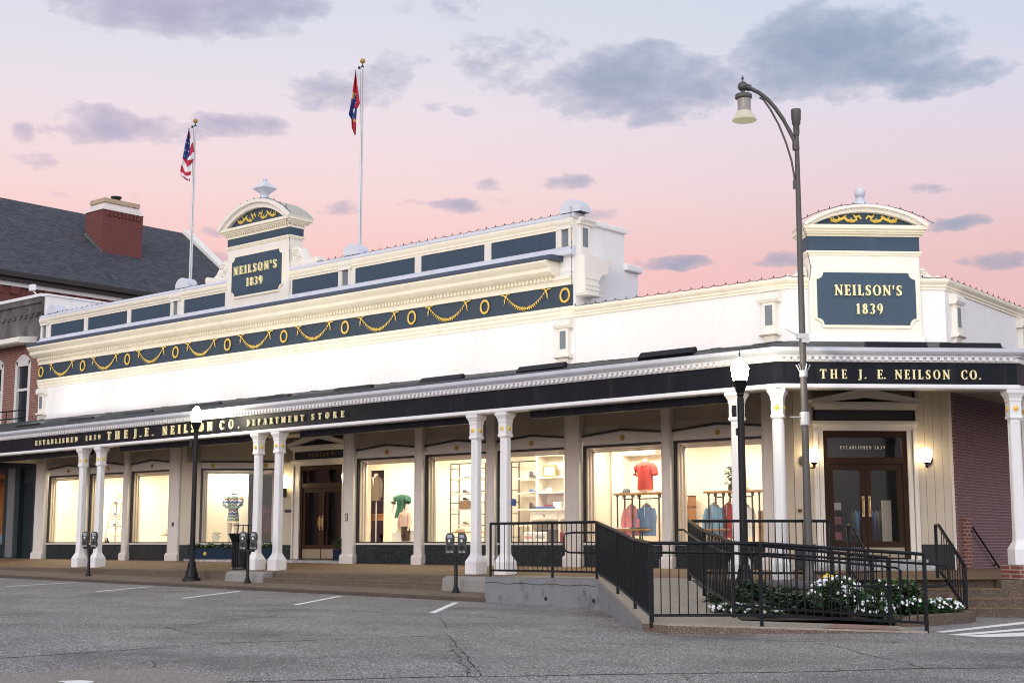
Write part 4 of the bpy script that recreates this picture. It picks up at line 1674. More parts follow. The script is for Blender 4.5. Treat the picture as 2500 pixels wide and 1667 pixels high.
# ------------------------------------------------------------------ shop fronts under the porch
def area_light(name, loc, rot, sx, sy, power, col):
    d = D.lights.new(name, 'AREA')
    d.shape = 'RECTANGLE'
    d.size, d.size_y = sx, sy
    d.energy = power
    d.color = col
    o = D.objects.new(name, d)
    COL.objects.link(o)
    o.location = loc
    o.rotation_euler = rot
    return o


mb = MB(FR)
mb.box(-26.42, -16.95, -.30, -.13, 4.10, 4.949)
part(mb, 'under_porch_wall', 'taupe_stucco')
mb = MB(FR)
mb.box(-8.70, 6.53, -.30, -.13, 4.10, 4.949)
part(mb, 'under_porch_wall', 'taupe_stucco')
mb = MB(FR)
mb.box(-16.95, -8.70, -.30, -.13, 4.70, 4.949)
part(mb, 'under_porch_wall', 'taupe_stucco')
mb = MB(RE)
mb.box(0.05, 3.75, -.16, 0, 4.0, 4.80)
part(mb, 'under_porch_wall', 'taupe_stucco')


def pilaster(fr, u0, u1, z0=.66, z1=4.80, v=.10):
    mb = MB(fr)
    mb.box(u0, u1, -.30, v, z0, z1)
    mb.ext([(-.1, z0 - .02), (v + .06, z0 - .02), (v + .06, z0 + .24), (v + .03, z0 + .28), (v + .012, z0 + .31), (-.1, z0 + .31)], u0 - .05, u1 + .05)
    w = u1 - u0
    for a_, c_ in ((u0 + .03, u0 + .05), (u1 - .05, u1 - .03)):
        mb.box(a_, c_, v - .01, v + .012, z0 + .40, z1 - .1)
    if w > .3:
        mb.box(u0 + .09, u1 - .09, v - .01, v + .008, z0 + .40, z1 - .1)
    return part(mb, 'pilaster', 'pilaster_paint')


for a_, c_ in ((-26.15, -25.50), (-22.76, -22.66), (-20.33, -20.03), (-17.60, -17.0), (-8.80, -8.33), (-5.76, -5.46), (-2.98, -2.68), (-.21, .28), (2.88, 3.14), (5.76, 6.02)):
    pilaster(FR, a_, c_)
mb = MB(FR)
mb.box(6.02, 6.53, -.30, .0, .62, 4.949)
part(mb, 'corner_panel', 'siding_beige')


def display_window(fr, u0, u1, peak=.11, box_depth=1.9, back_open=None, power=125, z0=1.30, z1=3.80, base=True, ros=None, box=True):
    mb = MB(fr)
    v0, v1 = -.12, -.02
    t_ = .055
    mb.box(u0, u0 + t_, v0, v1, z0, z1)
    mb.box(u1 - t_, u1, v0, v1, z0, z1)
    mb.box(u0 + t_, u1 - t_, v0, v1, z1 - t_, z1)
    mb.box(u0 + t_, u1 - t_, v0, v1, z0, z0 + .035)
    fo = part(mb, 'display_window', 'black_trim')
    mb = MB(fr)
    mb.pane(u0 + t_ - .002, u1 - t_ + .002, -.074, z0 + .034, z1 - t_ + .002)
    mb.build('glass_pane', 'glass', fo)
    mb = MB(fr)
    c_ = (u0 + u1) / 2
    top = [(u0, z1 + .22), (c_, z1 + .22 + peak), (u1, z1 + .22)] if peak else [(u0, z1 + .20), (u1, z1 + .20)]
    mb.poly([(u0, z1 + .001), *top, (u1, z1 + .001)], -.13, -.03)
    mb.build('header_panel', 'pilaster_paint', fo)
    mb = MB(fr)
    n_ = len(top)
    mb.poly(top + [(u, w + .055) for u, w in reversed(top)], -.12, .03)
    mb.build('header_cap', 'black_trim', fo)
    if peak:
        mb = MB(fr)                                   # stucco infill above the raking cap
        mb.poly([(u, w + .056) for u, w in top] + [(u1, 4.30), (u0, 4.30)], -.14, -.131 + .06)
        mb.build('header_infill', 'taupe_stucco', fo)
    for r_ in (ros or [c_]):
        mb = MB(fr)
        zc = z1 + (.15 if peak else .10)
        for rad, vv in ((.075, .0), (.055, .015), (.03, .025)):
            mb.poly([(r_ + rad * cos(2 * pi * j / 14), zc + rad * sin(2 * pi * j / 14)) for j in range(14)], -.035, -.02 + vv)
        mb.build('rosette', 'dull_gold', fo)
    mb = MB(fr)                                       # cream lining boards inside the glass
    for k in range(3):
        e = t_ + .045 * k
        vv = -.085 - .07 * k
        mb.box(u0 + e - .01, u0 + e + .045, vv - .07, vv, z0, z1 - .03)
        mb.box(u1 - e - .045, u1 - e + .01, vv - .07, vv, z0, z1 - .03)
        mb.box(u0 + e, u1 - e, vv - .07, vv, z1 - e - .03, z1 - e + .012)
    mb.build('window_lining', 'interior_frame', fo)
    if base:
        mb = MB(fr)
        mb.box(u0, u1, -.2, -.005, z0 - .05, z0)
        mb.build('window_sill', 'pilaster_paint', fo)
        mb = MB(fr)
        mb.box(u0, u1, -.2, -.03, .66, z0 - .051)
        mb.build('marble_base', 'green_marble', fo)
        mb = MB(fr)
        mb.box(u0 - .02, u1 + .02, -.19, .03, .60, .715)
        mb.build('plinth', 'black_trim', fo)
    if box:
        mb = MB(fr)
        bd = -box_depth
        mb.box(u0, u1, bd, -.1, z0 - .06 + .005, z0 + .012)           # floor
        mb.box(u0, u1, bd, -.14, 3.95, 4.0)                           # ceiling
        mb.box(u0 - .04, u0, bd, -.14, z0, 3.95)
        mb.box(u1, u1 + .04, bd, -.14, z0, 3.95)
        if back_open:
            a_, c2, zt = back_open
            mb.box(u0, a_, bd - .05, bd, z0, 3.95)
            mb.box(c2, u1, bd - .05, bd, z0, 3.95)
            mb.box(a_, c2, bd - .05, bd, zt, 3.95)
        else:
            mb.box(u0, u1, bd - .05, bd, z0, 3.95)
        mb.box(u0, u1 if not back_open else u0 + .01, bd, bd + .03, z0, z0 + .18)
        mb.build('display_niche', 'interior_cream', fo)
        q = fr.p(c_, -.75, 3.93)
        area_light('window_light', q, (0, 0, fr.ang), (u1 - u0) * .8, .5, power, (1.0, .88, .66))
    return fo


display_window(FR, -25.42, -22.78, box=False)
display_window(FR, -22.64, -20.35, box=False)
display_window(FR, -20.01, -17.62, box=False)
display_window(FR, -8.31, -5.78, box=False)


def display_bay(xl0, xl1, xr0, xr1, opening=None, lights=()):
    """one lit display bay behind a run of windows: floor, ceiling, back wall (Y 1.85) and end walls"""
    mb = MB()
    fl = [(xl0, .13), (xr0, .13), (xr1, 1.85), (xl1, 1.85)]
    mb.slab(fl, 1.22, 1.31)
    mb.slab(fl, 3.95, 4.0)
    for a, c in ((fl[3], fl[0]), (fl[1], fl[2])):
        mb.add([(a[0], a[1], 1.31), (c[0], c[1], 1.31), (c[0], c[1], 3.95), (a[0], a[1], 3.95)], [(0, 1, 2, 3)])
    if opening:
        a, c, zt = opening
        mb.box(xl1, a, 1.85, 1.92, 1.31, 3.95)
        mb.box(c, xr1, 1.85, 1.92, 1.31, 3.95)
        mb.box(a, c, 1.85, 1.92, zt, 3.95)
        mb.box(c + .02, xr1, 1.82, 1.849, 1.31, 1.50)
    else:
        mb.box(xl1, xr1, 1.85, 1.92, 1.31, 3.95)
        mb.box(xl1, xr1, 1.82, 1.849, 1.31, 1.50)
    o = mb.build('display_bay', 'interior_cream', ST)
    for x in lights:
        area_light('window_light', (x, .62, 3.93), (0, 0, 0), 2.0, .5, WPOW, (1.0, .90, .72))
    return o


WPOW = 80
display_bay(-26.1, -26.1, -17.55, -17.55, None, (-24.9, -22.4, -19.2))
display_bay(-8.75, -10.35, -.10, -.10, (-9.70, -9.05, 3.56), (-8.0, -5.2, -2.0))
display_bay(.05, .05, 5.95, 5.95, None, (1.4, 4.3))
mb = MB()                                       # return wall with a shaded alcove behind the red polo shirt
mb.box(.12, .50, 1.5, 1.849, 1.31, 3.949)
mb.box(.50, 1.55, 1.5, 1.849, 3.60, 3.949)
part(mb, 'display_pier', 'interior_white')
display_window(FR, -5.44, -3.0, box=False)
display_window(FR, -2.66, -.23, box=False)
display_window(FR, .32, 2.86, box=False)
display_window(FR, 3.17, 5.74, box=False)
display_window(RE, .55, 3.13, peak=0, ros=[.94, 2.74], box=False)
# recess window: display bay on the left, an added near-black box keeps display light out of the right
mb = MB(RE)
mb.box(.55, 2.12, -1.55, -1.5, 1.25, 3.95)
mb.box(.50, .55, -1.5, -.14, 1.25, 3.95)
mb.box(.50, 3.2, -1.5, -.14, 1.20, 1.30)
mb.box(.50, 3.2, -1.5, -.14, 3.95, 4.0)
mb.box(2.12, 3.2, -1.55, -1.5, 3.62, 3.95)
part(mb, 'display_niche', 'interior_cream')
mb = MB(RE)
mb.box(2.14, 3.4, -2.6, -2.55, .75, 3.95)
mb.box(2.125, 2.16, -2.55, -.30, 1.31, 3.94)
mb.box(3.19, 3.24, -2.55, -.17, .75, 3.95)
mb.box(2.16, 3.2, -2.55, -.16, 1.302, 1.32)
part(mb, 'dark_partition', 'gloom')
area_light('window_light', RE.p(1.3, -.75, 3.93), (0, 0, RE.ang), 1.2, .5, 68, (1.0, .90, .72))
mb = MB()
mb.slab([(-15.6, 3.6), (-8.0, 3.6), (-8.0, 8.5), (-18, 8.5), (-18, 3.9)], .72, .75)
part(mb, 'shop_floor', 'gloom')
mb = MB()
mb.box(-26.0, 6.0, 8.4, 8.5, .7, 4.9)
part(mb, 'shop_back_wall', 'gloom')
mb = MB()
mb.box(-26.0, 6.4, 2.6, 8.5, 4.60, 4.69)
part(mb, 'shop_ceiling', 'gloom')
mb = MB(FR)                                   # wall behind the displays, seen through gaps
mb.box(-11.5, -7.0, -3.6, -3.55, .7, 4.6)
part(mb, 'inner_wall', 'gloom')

# recessed main door
def door_set(fr, c, trim_o, trim_i, z_t, z_out, z_in, band, ped, leaf_top, leaf_bot, trz, kick, txt):
    hw_o, hw_i = trim_o, trim_i
    mb = MB(fr)
    for k, (e, v_) in enumerate(((0, .10), (.05, .13), (.12, .08))):
        mb.box(c - hw_o + e, c - hw_o + e + (.05 if k < 2 else hw_o - hw_i - .12), -.1, v_, z_t, z_in)
        mb.box(c + hw_o - e - (.05 if k < 2 else hw_o - hw_i - .12), c + hw_o - e, -.1, v_, z_t, z_in)
    mb.box(c - hw_o, c + hw_o, -.1, .09, z_in, z_in + .10)
    mb.box(c - hw_o - .01, c + hw_o + .01, -.1, .12, z_in + .10, z_in + .14)
    mb.box(c - hw_o - .03, c + hw_o + .03, -.1, .16, z_in + .14, z_out)
    dt = part(mb, 'entrance_door', 'white_trim' if txt is None else 'pilaster_paint')
    mb = MB(fr)
    mb.box(c - hw_o + .07, c + hw_o - .07, -.1, .05, band[0], band[1])
    mb.build('name_board', 'black_trim', dt)
    mb = MB(fr)
    b0, b1, hwp, apex = ped
    for k, (e, v_) in enumerate(((.08, .16), (.04, .22), (0, .28))):
        h_ = (b1 - b0) / 3
        mb.box(c - hwp + e, c + hwp - e, -.1, v_, b0 + h_ * k, b0 + h_ * (k + 1))
    th = .16
    mb.poly([(c - hwp - .03, b1), (c, apex), (c + hwp + .03, b1), (c + hwp + .0, b1 + .0), (c + hwp - .35, b1 + .001), (c, apex - th), (c - hwp + .35, b1 + .001)], -.1, .26)
    mb.poly([(c - hwp - .06, b1 + .05), (c, apex + .06), (c + hwp + .06, b1 + .05), (c + hwp + .03, b1 + .001), (c, apex + .001), (c - hwp - .03, b1 + .001)], -.1, .31)
    mb.build('pediment', 'pilaster_paint', dt)
    mb = MB(fr)
    mb.poly([(c - hwp + .3, b1 + .002), (c, apex - th + .01), (c + hwp - .3, b1 + .002)], -.1, .10)
    mb.build('pediment_back', 'gloom', dt)
    # timber frame, transom and two leaves
    mb = MB(fr)
    f_ = .11
    mb.box(c - hw_i, c - hw_i + f_, -.12, .03, z_t, z_in)
    mb.box(c + hw_i - f_, c + hw_i, -.12, .03, z_t, z_in)
    mb.box(c - hw_i + f_, c + hw_i - f_, -.12, .03, z_in - .15, z_in)
    mb.box(c - hw_i + f_, c + hw_i - f_, -.12, .04, leaf_top, trz[0])
    mb.build('door_frame', 'dark_wood', dt)
    mb = MB(fr)
    mb.pane(c - hw_i + f_, c + hw_i - f_, -.055, trz[0], z_in - .15)
    mb.build('transom_glass', 'door_glass', dt)
    for s_ in (-1, 1):
        a_, c2 = (c - hw_i + f_, c - .004) if s_ < 0 else (c + .004, c + hw_i - f_)
        mb = MB(fr)
        st = .125
        mb.box(a_, a_ + st, -.08, .0, leaf_bot, leaf_top)
        mb.box(c2 - st, c2, -.08, .0, leaf_bot, leaf_top)
        mb.box(a_ + st, c2 - st, -.08, .0, leaf_top - .15, leaf_top)
        mb.box(a_ + st, c2 - st, -.08, .0, kick, kick + .14)
        mb.box(a_ + st, c2 - st, -.08, -.01, leaf_bot, kick)
        mb.build('door_leaf', 'dark_wood', dt)
        mb = MB(fr)
        mb.pane(a_ + st, c2 - st, -.04, kick + .14, leaf_top - .15)
        mb.build('door_glass', 'door_glass', dt)
        mb = MB(fr)
        mb.box(a_ + .02, c2 - .02, -.005, .006, leaf_bot + .02, kick - .0)
        mb.build('kick_plate', 'kick_metal', dt)
        mb = MB(fr)
        hx = c + s_ * .075
        mb.box(hx - .03, hx + .03, -.003, .012, leaf_bot + .95, leaf_bot + 1.42)
        mb.tube([(hx, .01, leaf_bot + 1.02), (hx, .07, leaf_bot + 1.06), (hx, .075, leaf_bot + 1.2), (hx, .07, leaf_bot + 1.33), (hx, .01, leaf_bot + 1.37)], .014, 8)
        mb.build('door_handle', 'brass', dt)
    return dt


dt = door_set(DR, -12.60, 1.42, 1.06, .78, 4.06, 3.86, (4.09, 4.33), (4.34, 4.52, 1.46, 4.90), 3.12, .78, (3.27,), 1.10, 'x')
dt['label'] = 'recessed double door of the long front'
lettering(DR, "NEILSON'S", -13.24, -12.0, 4.145, .13, .05, .012, 'lettering', 'dull_gold', dt, 1.0)
dt2 = door_set(CH, 1.68, 1.22, .99, .93, 4.10, 3.88, (4.13, 4.36), (4.36, 4.53, 1.26, 4.79), 3.12, .95, (3.26,), 1.20, None)
dt2['label'] = 'dark timber double door on the diagonal corner'
lettering(CH, 'ESTABLISHED', 1.12, 1.86, 3.46, .075, -.049, .004, 'lettering', 'letter_white', dt2, 1.0)
lettering(CH, '1839', 1.93, 2.18, 3.46, .075, -.049, .004, 'lettering', 'letter_white', dt2, 1.0)
# walls round the doors
mb = MB(RE)
mb.box(3.13, 3.78, -.16, 0, .72, 4.80)
part(mb, 'recess_wall', 'siding_beige')
mb = MB(RE)
mb.box(-.1, .55, -.16, 0, .72, 4.80)
part(mb, 'recess_wall', 'siding_beige')
mb = MB(DR)
mb.box(-14.4, -11.2 - 2.82 + .05, -.12, -.0, .72, 4.80)
mb.box(-11.2, -10.95, -.12, 0, .72, 4.80)
mb.box(-14.02, -11.18, -.16, -.101, 3.9, 4.80)
part(mb, 'recess_wall', 'siding_beige')
mb = MB()
f1 = F(-11.10, 2.42, 0, -46)
mb = MB(f1)
mb.box(0, 3.4, -.12, 0, .72, 4.80)
part(mb, 'recess_wall', 'siding_beige')
mb = MB(RE)
mb.box(-.1, .54, -.10, .02, .66, 1.24)
mb.box(3.14, 3.66, -.10, .02, .66, 1.24)
part(mb, 'marble_base', 'green_marble')
mb = MB()
mb.slab([(-16.6, -.12), (-9.0, -.12), (-8.8, .1), (-11.0, 2.7), (-14.0, 2.7), (-16.95, .1)], .60, .765)
part(mb, 'threshold', 'threshold_marble')
mb = MB(RE)
mb.box(3.42, 3.66, -.01, .02, 2.32, 2.42)
part(mb, 'wall_plaque', 'black_trim')
mb = MB(FR)
mb.box(-8.66, -8.54, .09, .115, 1.95, 2.18)
pq = part(mb, 'wall_plaque', 'dark_metal')
mb = MB(FR)
mb.box(-8.635, -8.565, .114, .119, 1.975, 2.155)
mb.build('plaque_face', 'siding_beige', pq)
mb = MB(FR)
mb.box(-17.34, -17.24, .09, .115, 1.86, 2.0)
part(mb, 'wall_plaque', 'dark_metal')
# corner wall boards
mb = MB(CH)
for k in range(3):
    a_ = .02 + k * .20
    mb.box(a_, a_ + .193, -.2, -.002 * k, 1.27, 4.80) if a_ + .19 < .47 else None
mb.box(.40, .47, -.2, 0, 1.27, 4.8)
for k in range(4):
    a_ = 2.91 + k * .205
    mb.box(a_, min(3.70, a_ + .197), -.2, -.001 * k, 1.27, 4.80)
mb.box(.4, 2.95, -.22, -.13, 3.9, 4.8)
part(mb, 'siding_board', 'siding_beige')
mb = MB(CH)
mb.box(.0, .47, -.2, -.012, 1.2, 4.8)
mb.box(2.90, 3.70, -.2, -.012, 1.2, 4.8)
part(mb, 'siding_groove', 'dark_metal')
mb = MB(CH)
mb.box(0, .46, -.2, .012, .70, 1.268)
mb.box(2.91, 3.70, -.2, .012, .70, 1.268)
part(mb, 'base_board', 'black_trim')
mb = MB(CH)
mb.box(3.70, 3.76, -.2, .03, .66, 4.8)
part(mb, 'corner_trim', 'pilaster_paint')
mb = MB(CH)
mb.box(.25, 3.2, -.15, .34, .62, .80)
mb.box(.40, 3.0, -.15, .24, .80, .93)
part(mb, 'threshold', 'threshold_marble')
for a_, w_ in ((.05, .13), (.22, .07)):
    mb = MB(CH)
    mb.box(a_, a_ + w_, -.005, .02, 1.98, 2.09)
    ob_ = part(mb, 'outlet_box', 'brass')
    mb = MB(CH)
    mb.box(a_ + .02, a_ + w_ - .02, .018, .024, 2.0, 2.07)
    mb.build('outlet_face', 'black_trim', ob_)
# brick side wall with short pier
mb = MB(SD)
mb.box(.06, 9, -.3, .0, -.3, 4.80)
part(mb, 'side_street_wall', 'brick_mauve')
mb = MB(SD)
mb.box(.05, .20, -.3, .015, .4, 4.80)
part(mb, 'brick_quoin', 'brick_red')
mb = MB(SD)
mb.box(.44, .80, -.1, .10, .4, 1.90)
part(mb, 'brick_stub', 'brick_red')
# porch end beam on the far left
mb = MB()
y_e = pf(-25.9, 0)[1]
mb.box(-26.05, -25.75, y_e + .31, .0, 4.28, 4.79)
part(mb, 'end_beam', 'siding_beige')

# ------------------------------------------------------------------ lamps fixed to the shop
def floodlight(fr, u0, u1, v, z, i):
    c = fr.p((u0 + u1) / 2, v, z)
    L_ = (u1 - u0)
    t = thing('floodlight', (c[0], c[1], c[2] - .10), FLAB[i], 'floodlight', 'black floodlight bars on the porch roof')
    mb = MB(F(c[0], c[1], 0, math.degrees(fr.ang)))
    mb.ext([(-.09, z - .02), (.06, z - .09), (.09, z - .03), (-.03, z + .10), (-.095, z + .07)], -L_ / 2, L_ / 2)
    mb.build('housing', 'lamp_black', t)
    for s_ in (-1, 1):
        m2 = MB(mb.fr)
        m2.box(s_ * L_ * .42 - .03, s_ * L_ * .42 + .03, -.05, .06, z - .14, z - .02)
        m2.build('bracket', 'lamp_black', t)
    m2 = MB(mb.fr)
    m2.add([(-L_ / 2 + .03, -.094, z - .012), (L_ / 2 - .03, -.094, z - .012), (L_ / 2 - .03, -.098, z + .062), (-L_ / 2 + .03, -.098, z + .062)], [(0, 1, 2, 3)])
    m2.build('lens', 'flood_glow', t)
    q = mb.fr.p(0, -.14, z + .13)
    l_ = area_light('flood_beam', q, (radians(180 - 38), 0, fr.ang), L_ * .95, .06, FPOW, (1.0, .94, .80))
    l_.data.spread = radians(150)
    return t


FPOW = 20
FLAB = ['black floodlight bar on the porch roof, %s' % s for s in (
    'farthest left', 'second from the left, above the fascia date',
    'left of the street lamp globe', 'just right of the left street lamp globe',
    'above the words department store', 'above the left pair of middle columns', 'nearest the two storey corner pier',
    'right of the two storey corner pier', 'on the diagonal corner under the sign tower', 'right end of the diagonal corner')]
for i, (a_, c_) in enumerate(((-24.45, -22.85), (-20.75, -19.15), (-17.1, -15.5), (-13.4, -11.75), (-9.9, -8.35), (-6.3, -4.75), (-2.78, -1.23), (.72, 2.24))):
    floodlight(PF, a_, c_, -.5, 5.455, i)
FLAB[7] = 'black floodlight bar on the porch roof directly below the two storey corner pier'
FLAB[6] = 'black floodlight bar on the porch roof just left of the two storey corner pier'
FLAB.append('black floodlight bar on the porch roof left of the tall bronze street lamp')
floodlight(PF, 4.50, 6.02, -.5, 5.455, 10)
floodlight(PC, 2.03, 3.33, -.5, 5.37, 8)
floodlight(PC, 3.63, 4.92, -.5, 5.36, 9)
f_s = F(PC.p(5.02, 0, 0)[0], PC.p(5.02, 0, 0)[1], 0, 93.6)
q = f_s.p(2.2, -.6, 5.40)
area_light('flood_beam', q, (radians(180 - 38), 0, f_s.ang), 1.4, .06, FPOW, (1.0, .94, .80)).data.spread = radians(150)
q = PC.p(.9, -.6, 5.45)
area_light('flood_beam', q, (radians(180 - 38), 0, PC.ang), 1.2, .06, FPOW * .5, (1.0, .94, .80)).data.spread = radians(150)


def wall_lamp(fr, u, z, label, dx=.0):
    """tulip shaped milk glass shade on a curled bracket"""
    q = fr.p(u, 0, z)
    t = thing('wall_lamp', q, label, 'wall lamp', 'lit wall lamps beside the shop doors')
    mb = MB(fr)
    mb.poly([(u + dx + .085 * cos(2 * pi * (j + .5) / 8), z - .02 + .12 * sin(2 * pi * (j + .5) / 8)) for j in range(8)], -.0, .035)
    mb.build('back_plate', 'dark_metal', t)
    mb = MB(fr)
    mb.tube([(u + dx, .03, z - .03), (u + dx * .7, .10, z - .14), (u + dx * .3, .18, z - .20), (u, .25, z - .18), (u, .25, z - .10)], .018, 8)
    mb.lathe(u, .25, [(.02, z - .20), (.035, z - .16), (.03, z - .13), (.075, z - .09), (.08, z - .07)], 12)
    mb.build('bracket', 'dark_metal', t, smooth=40)
    mb = MB(fr)
    mb.lathe(u, .25, [(.085, z - .07), (.10, z - .04), (.15, z + .14), (.158, z + .17), (.06, z + .24), (.015, z + .26)], 6)
    mb.build('glass_shade', 'sconce_glow', t)
    return t


wall_lamp(CH, 3.05, 3.22, 'lit tulip wall lamp on beige boards right of the diagonal corner door', .14)
wall_lamp(CH, .42, 3.20, 'lit tulip wall lamp left of the diagonal corner door, half behind the tall pole', -.2)


def lantern(fr, u, z, label):
    q = fr.p(u, 0, z)
    t = thing('wall_lantern', q, label, 'wall lamp', 'tall lit lanterns in the recessed doorway')
    mb = MB(fr)
    mb.box(u - .06, u + .06, 0, .05, z - .48, z - .15)
    mb.tube([(u, .04, z - .40), (u, .14, z - .42), (u, .19, z - .34), (u, .19, z - .22)], .024, 8)
    mb.lathe(u, .19, [(.03, z - .50), (.06, z - .42), (.03, z - .36), (.09, z - .22), (.095, z - .19)], 10)
    mb.build('bracket', 'dark_metal', t)
    mb = MB(fr)
    mb.lathe(u, .19, [(.095, z - .19), (.135, z - .02), (.15, z + .13), (.11, z + .21), (.03, z + .235)], 8)
    mb.build('glass_shade', 'sconce_glow', t)


lantern(RE, 3.41, 3.32, 'tall lit lantern on the recess wall left of the main door')
lantern(f1, .42, 3.34, 'lit lantern right of the main door, cut off by the pilaster')

# ------------------------------------------------------------------ street lamps
def lamp_post(loc, label, H_pole, n_extra):
    x, y, z = loc
    t = thing('lamp_post', loc, label, 'street lamp', 'black lamp posts with lit globes')
    mb = MB()
    mb.lathe(x, y, [(.27, z), (.27, z + .09), (.25, z + .12), (.19, z + .15), (.19, z + .20), (.13, z + .36), (.105, z + .50), (.11, z + .56), (.085, z + .60)], 16)
    for j in range(10):
        a = 2 * pi * j / 10
        mb.tube([(x + .185 * cos(a), y + .185 * sin(a), z + .19), (x + .125 * cos(a), y + .125 * sin(a), z + .37), (x + .10 * cos(a), y + .10 * sin(a), z + .52)], .016, 5)
    mb.build('base', 'lamp_black', t, smooth=40)
    zt = z + H_pole
    mb = MB()
    mb.lathe(x, y, [(.075, z + .58), (.062, zt - .3), (.055, zt - .26), (.06, zt - .25)], 14)
    for j in range(12):
        a = 2 * pi * j / 12
        mb.tube([(x + .070 * cos(a), y + .070 * sin(a), z + .62), (x + .058 * cos(a), y + .058 * sin(a), zt - .3)], .009, 4)
    mb.build('pole', 'lamp_black', t, smooth=40)
    mb = MB()
    mb.lathe(x, y, [(.060, zt - .26), (.075, zt - .23), (.065, zt - .20), (.095, zt - .15), (.10, zt - .10), (.125, zt + .0), (.15, zt + .01), (.15, zt + .04)], 14)
    for j in range(10):
        a = 2 * pi * j / 10
        mb.tube([(x + .10 * cos(a), y + .10 * sin(a), zt - .10), (x + .132 * cos(a), y + .132 * sin(a), zt)], .014, 4)
    mb.build('globe_holder', 'lamp_black', t, smooth=40)
    mb = MB()
    mb.lathe(x, y, [(.125, zt + .04), (.150, zt + .12), (.170, zt + .24), (.176, zt + .29), (.16, zt + .33), (.115, zt + .36), (.10, zt + .40), (.07, zt + .46), (.03, zt + .50)], 20)
    mb.build('globe', 'lamp_glow', t, smooth=50)
    mb = MB()
    mb.lathe(x, y, [(.03, zt + .50), (.012, zt + .53), (.022, zt + .56), (.008, zt + .60), (.0, zt + .65)], 8)
    mb.ball((x, y, zt + .565), .024, 8, 5)
    mb.build('finial', 'lamp_black', t)
    mb = MB(F(x, y, 0, -90 + 131.2 - 0))
    d_ = F(x, y, 0, math.degrees(VIEW) - 90)
    mb = MB(d_)
    mb.box(-.17, -.085, -.04, .04, zt - .66, zt - .44)
    mb.box(-.10, -.055, -.05, .05, zt - 1.02, zt - .88)
    mb.build('control_box', 'lamp_black', t, bevel=.01)
    return t


lamp_post((-10.78, -4.05, .19), 'black lamp post with lit globe on the lower pavement, left of the fluted bin', 4.55, 0)
lamp_post((8.56, -5.46, .30), 'black lamp post with lit globe rising from the flower bed by the ramp', 4.08, 0)

# tall bronze street lamp on the porch corner
x, y, z = 9.09, -3.94, .575
t = thing('tall_street_lamp', (x, y, z), 'tall bronze street lamp with curved arm and bell shaped lantern at the corner', 'street lamp')
RV = F(x, y, 0, math.degrees(VIEW) - 90)          # u to the right of the picture, v towards the street
RV2 = F(x, y, 0, math.degrees(VIEW) - 90)
mb = MB(RV2)
mb.lathe(0, 0, [(.20, z), (.20, z + .03), (.15, z + .06), (.11, z + .10), (.095, z + .3), (.078, z + 1.5), (.073, z + 2.2), (.066, z + 5.0), (.055, z + 7.5), (.046, z + 9.05)], 16)
mb.build('pole', 'pole_bronze', t, smooth=50)
mb = MB(RV2)
mb.lathe(0, 0, [(.05, 9.55), (.065, 9.63), (.065, 9.78), (.09, 9.82), (.09, 9.88), (.098, 9.90), (.105, 10.08), (.10, 10.12), (.03, 10.14)], 14)
mb.build('photocell', 'pole_bronze', t, smooth=40)
mb = MB(RV2)
mb.tube([(.0, 0, 9.28), (-.03, 0, 9.42), (-.14, 0, 9.66), (-.27, 0, 9.92), (-.42, 0, 10.15), (-.58, 0, 10.34), (-.75, 0, 10.48), (-.90, 0, 10.555), (-.99, 0, 10.59)], .042, 10)
mb.lathe(-.02, 0, [(.07, 9.26), (.075, 9.30), (.07, 9.45)], 12)
mb.tube([(-.92, 0, 10.57), (-1.0, 0, 10.60)], .07, 10)
mb.build('arm', 'pole_bronze', t, smooth=50)
mb = MB(RV2)
mb.tube([(-.055, 0, 8.52), (-.075, 0, 8.75), (-.12, 0, 9.05), (-.22, 0, 9.42), (-.36, 0, 9.80), (-.52, 0, 10.12), (-.66, 0, 10.33), (-.74, 0, 10.375)], .022, 8)
mb.box(-.10, -.02, -.03, .03, 8.45, 8.62)
mb.build('arm_brace', 'pole_bronze', t, smooth=50)
mb = MB(RV2)
mb.ball((-1.08, 0, 10.61), .105, 16, 10)
mb.lathe(-1.08, 0, [(.02, 10.70), (.012, 10.74), (.03, 10.78), (.0, 10.86)], 8)
mb.lathe(-1.08, 0, [(.045, 10.44), (.04, 10.52)], 10)
mb.lathe(-1.07, 0, [(.10, 10.45), (.16, 10.44), (.175, 10.42), (.175, 10.36), (.14, 10.34)], 18)
mb.build('lantern_head', 'pole_bronze', t, smooth=40)
mb = MB(RV2)
mb.lathe(-1.06, 0, [(.14, 10.35), (.135, 10.22), (.135, 10.12), (.145, 10.08)], 20)
mb.build('lantern_body', 'lamp_glass', t, smooth=50)
mb = MB(RV2)
mb.lathe(-1.06, 0, [(.145, 10.08), (.17, 10.02), (.22, 9.95), (.255, 9.89), (.25, 9.885), (.16, 10.0)], 20)
mb.build('bell_shade', 'lantern_glow', t, smooth=50)
mb = MB(RV2)
mb.lathe(0, 0, [(.075, 4.58), (.085, 4.60), (.085, 4.70), (.075, 4.72)], 12)
for a in (0, 70, 140, 200, 290):
    mb.tube([(.07 * cos(radians(a)), .07 * sin(radians(a)), 4.70), (.14 * cos(radians(a)), .14 * sin(radians(a)), 4.84)], .013, 5)
mb.build('clamp', 'galvanised', t)
mb = MB(RV2)
mb.box(-.11, .11, -.09, .09, 5.36, 5.46)
mb.box(-.03, .13, -.08, .08, 5.28, 5.36)
mb.build('clamp', 'galvanised', t)
mb = MB(RV2)
mb.lathe(0, 0, [(.098, 3.62), (.10, 3.64), (.10, 3.86), (.095, 3.88)], 10)
mb.build('clamp', 'galvanised', t)
mb = MB(RV2)
mb.tube([(-.08, .05, 5.41), (-.35, .05, 5.55)], .014, 6)
mb.build('banner_arm', 'galvanised', t)
mb = MB(RV2)
mb.tube([(-.08, .05, 3.78), (-.30, .05, 3.78)], .016, 6)
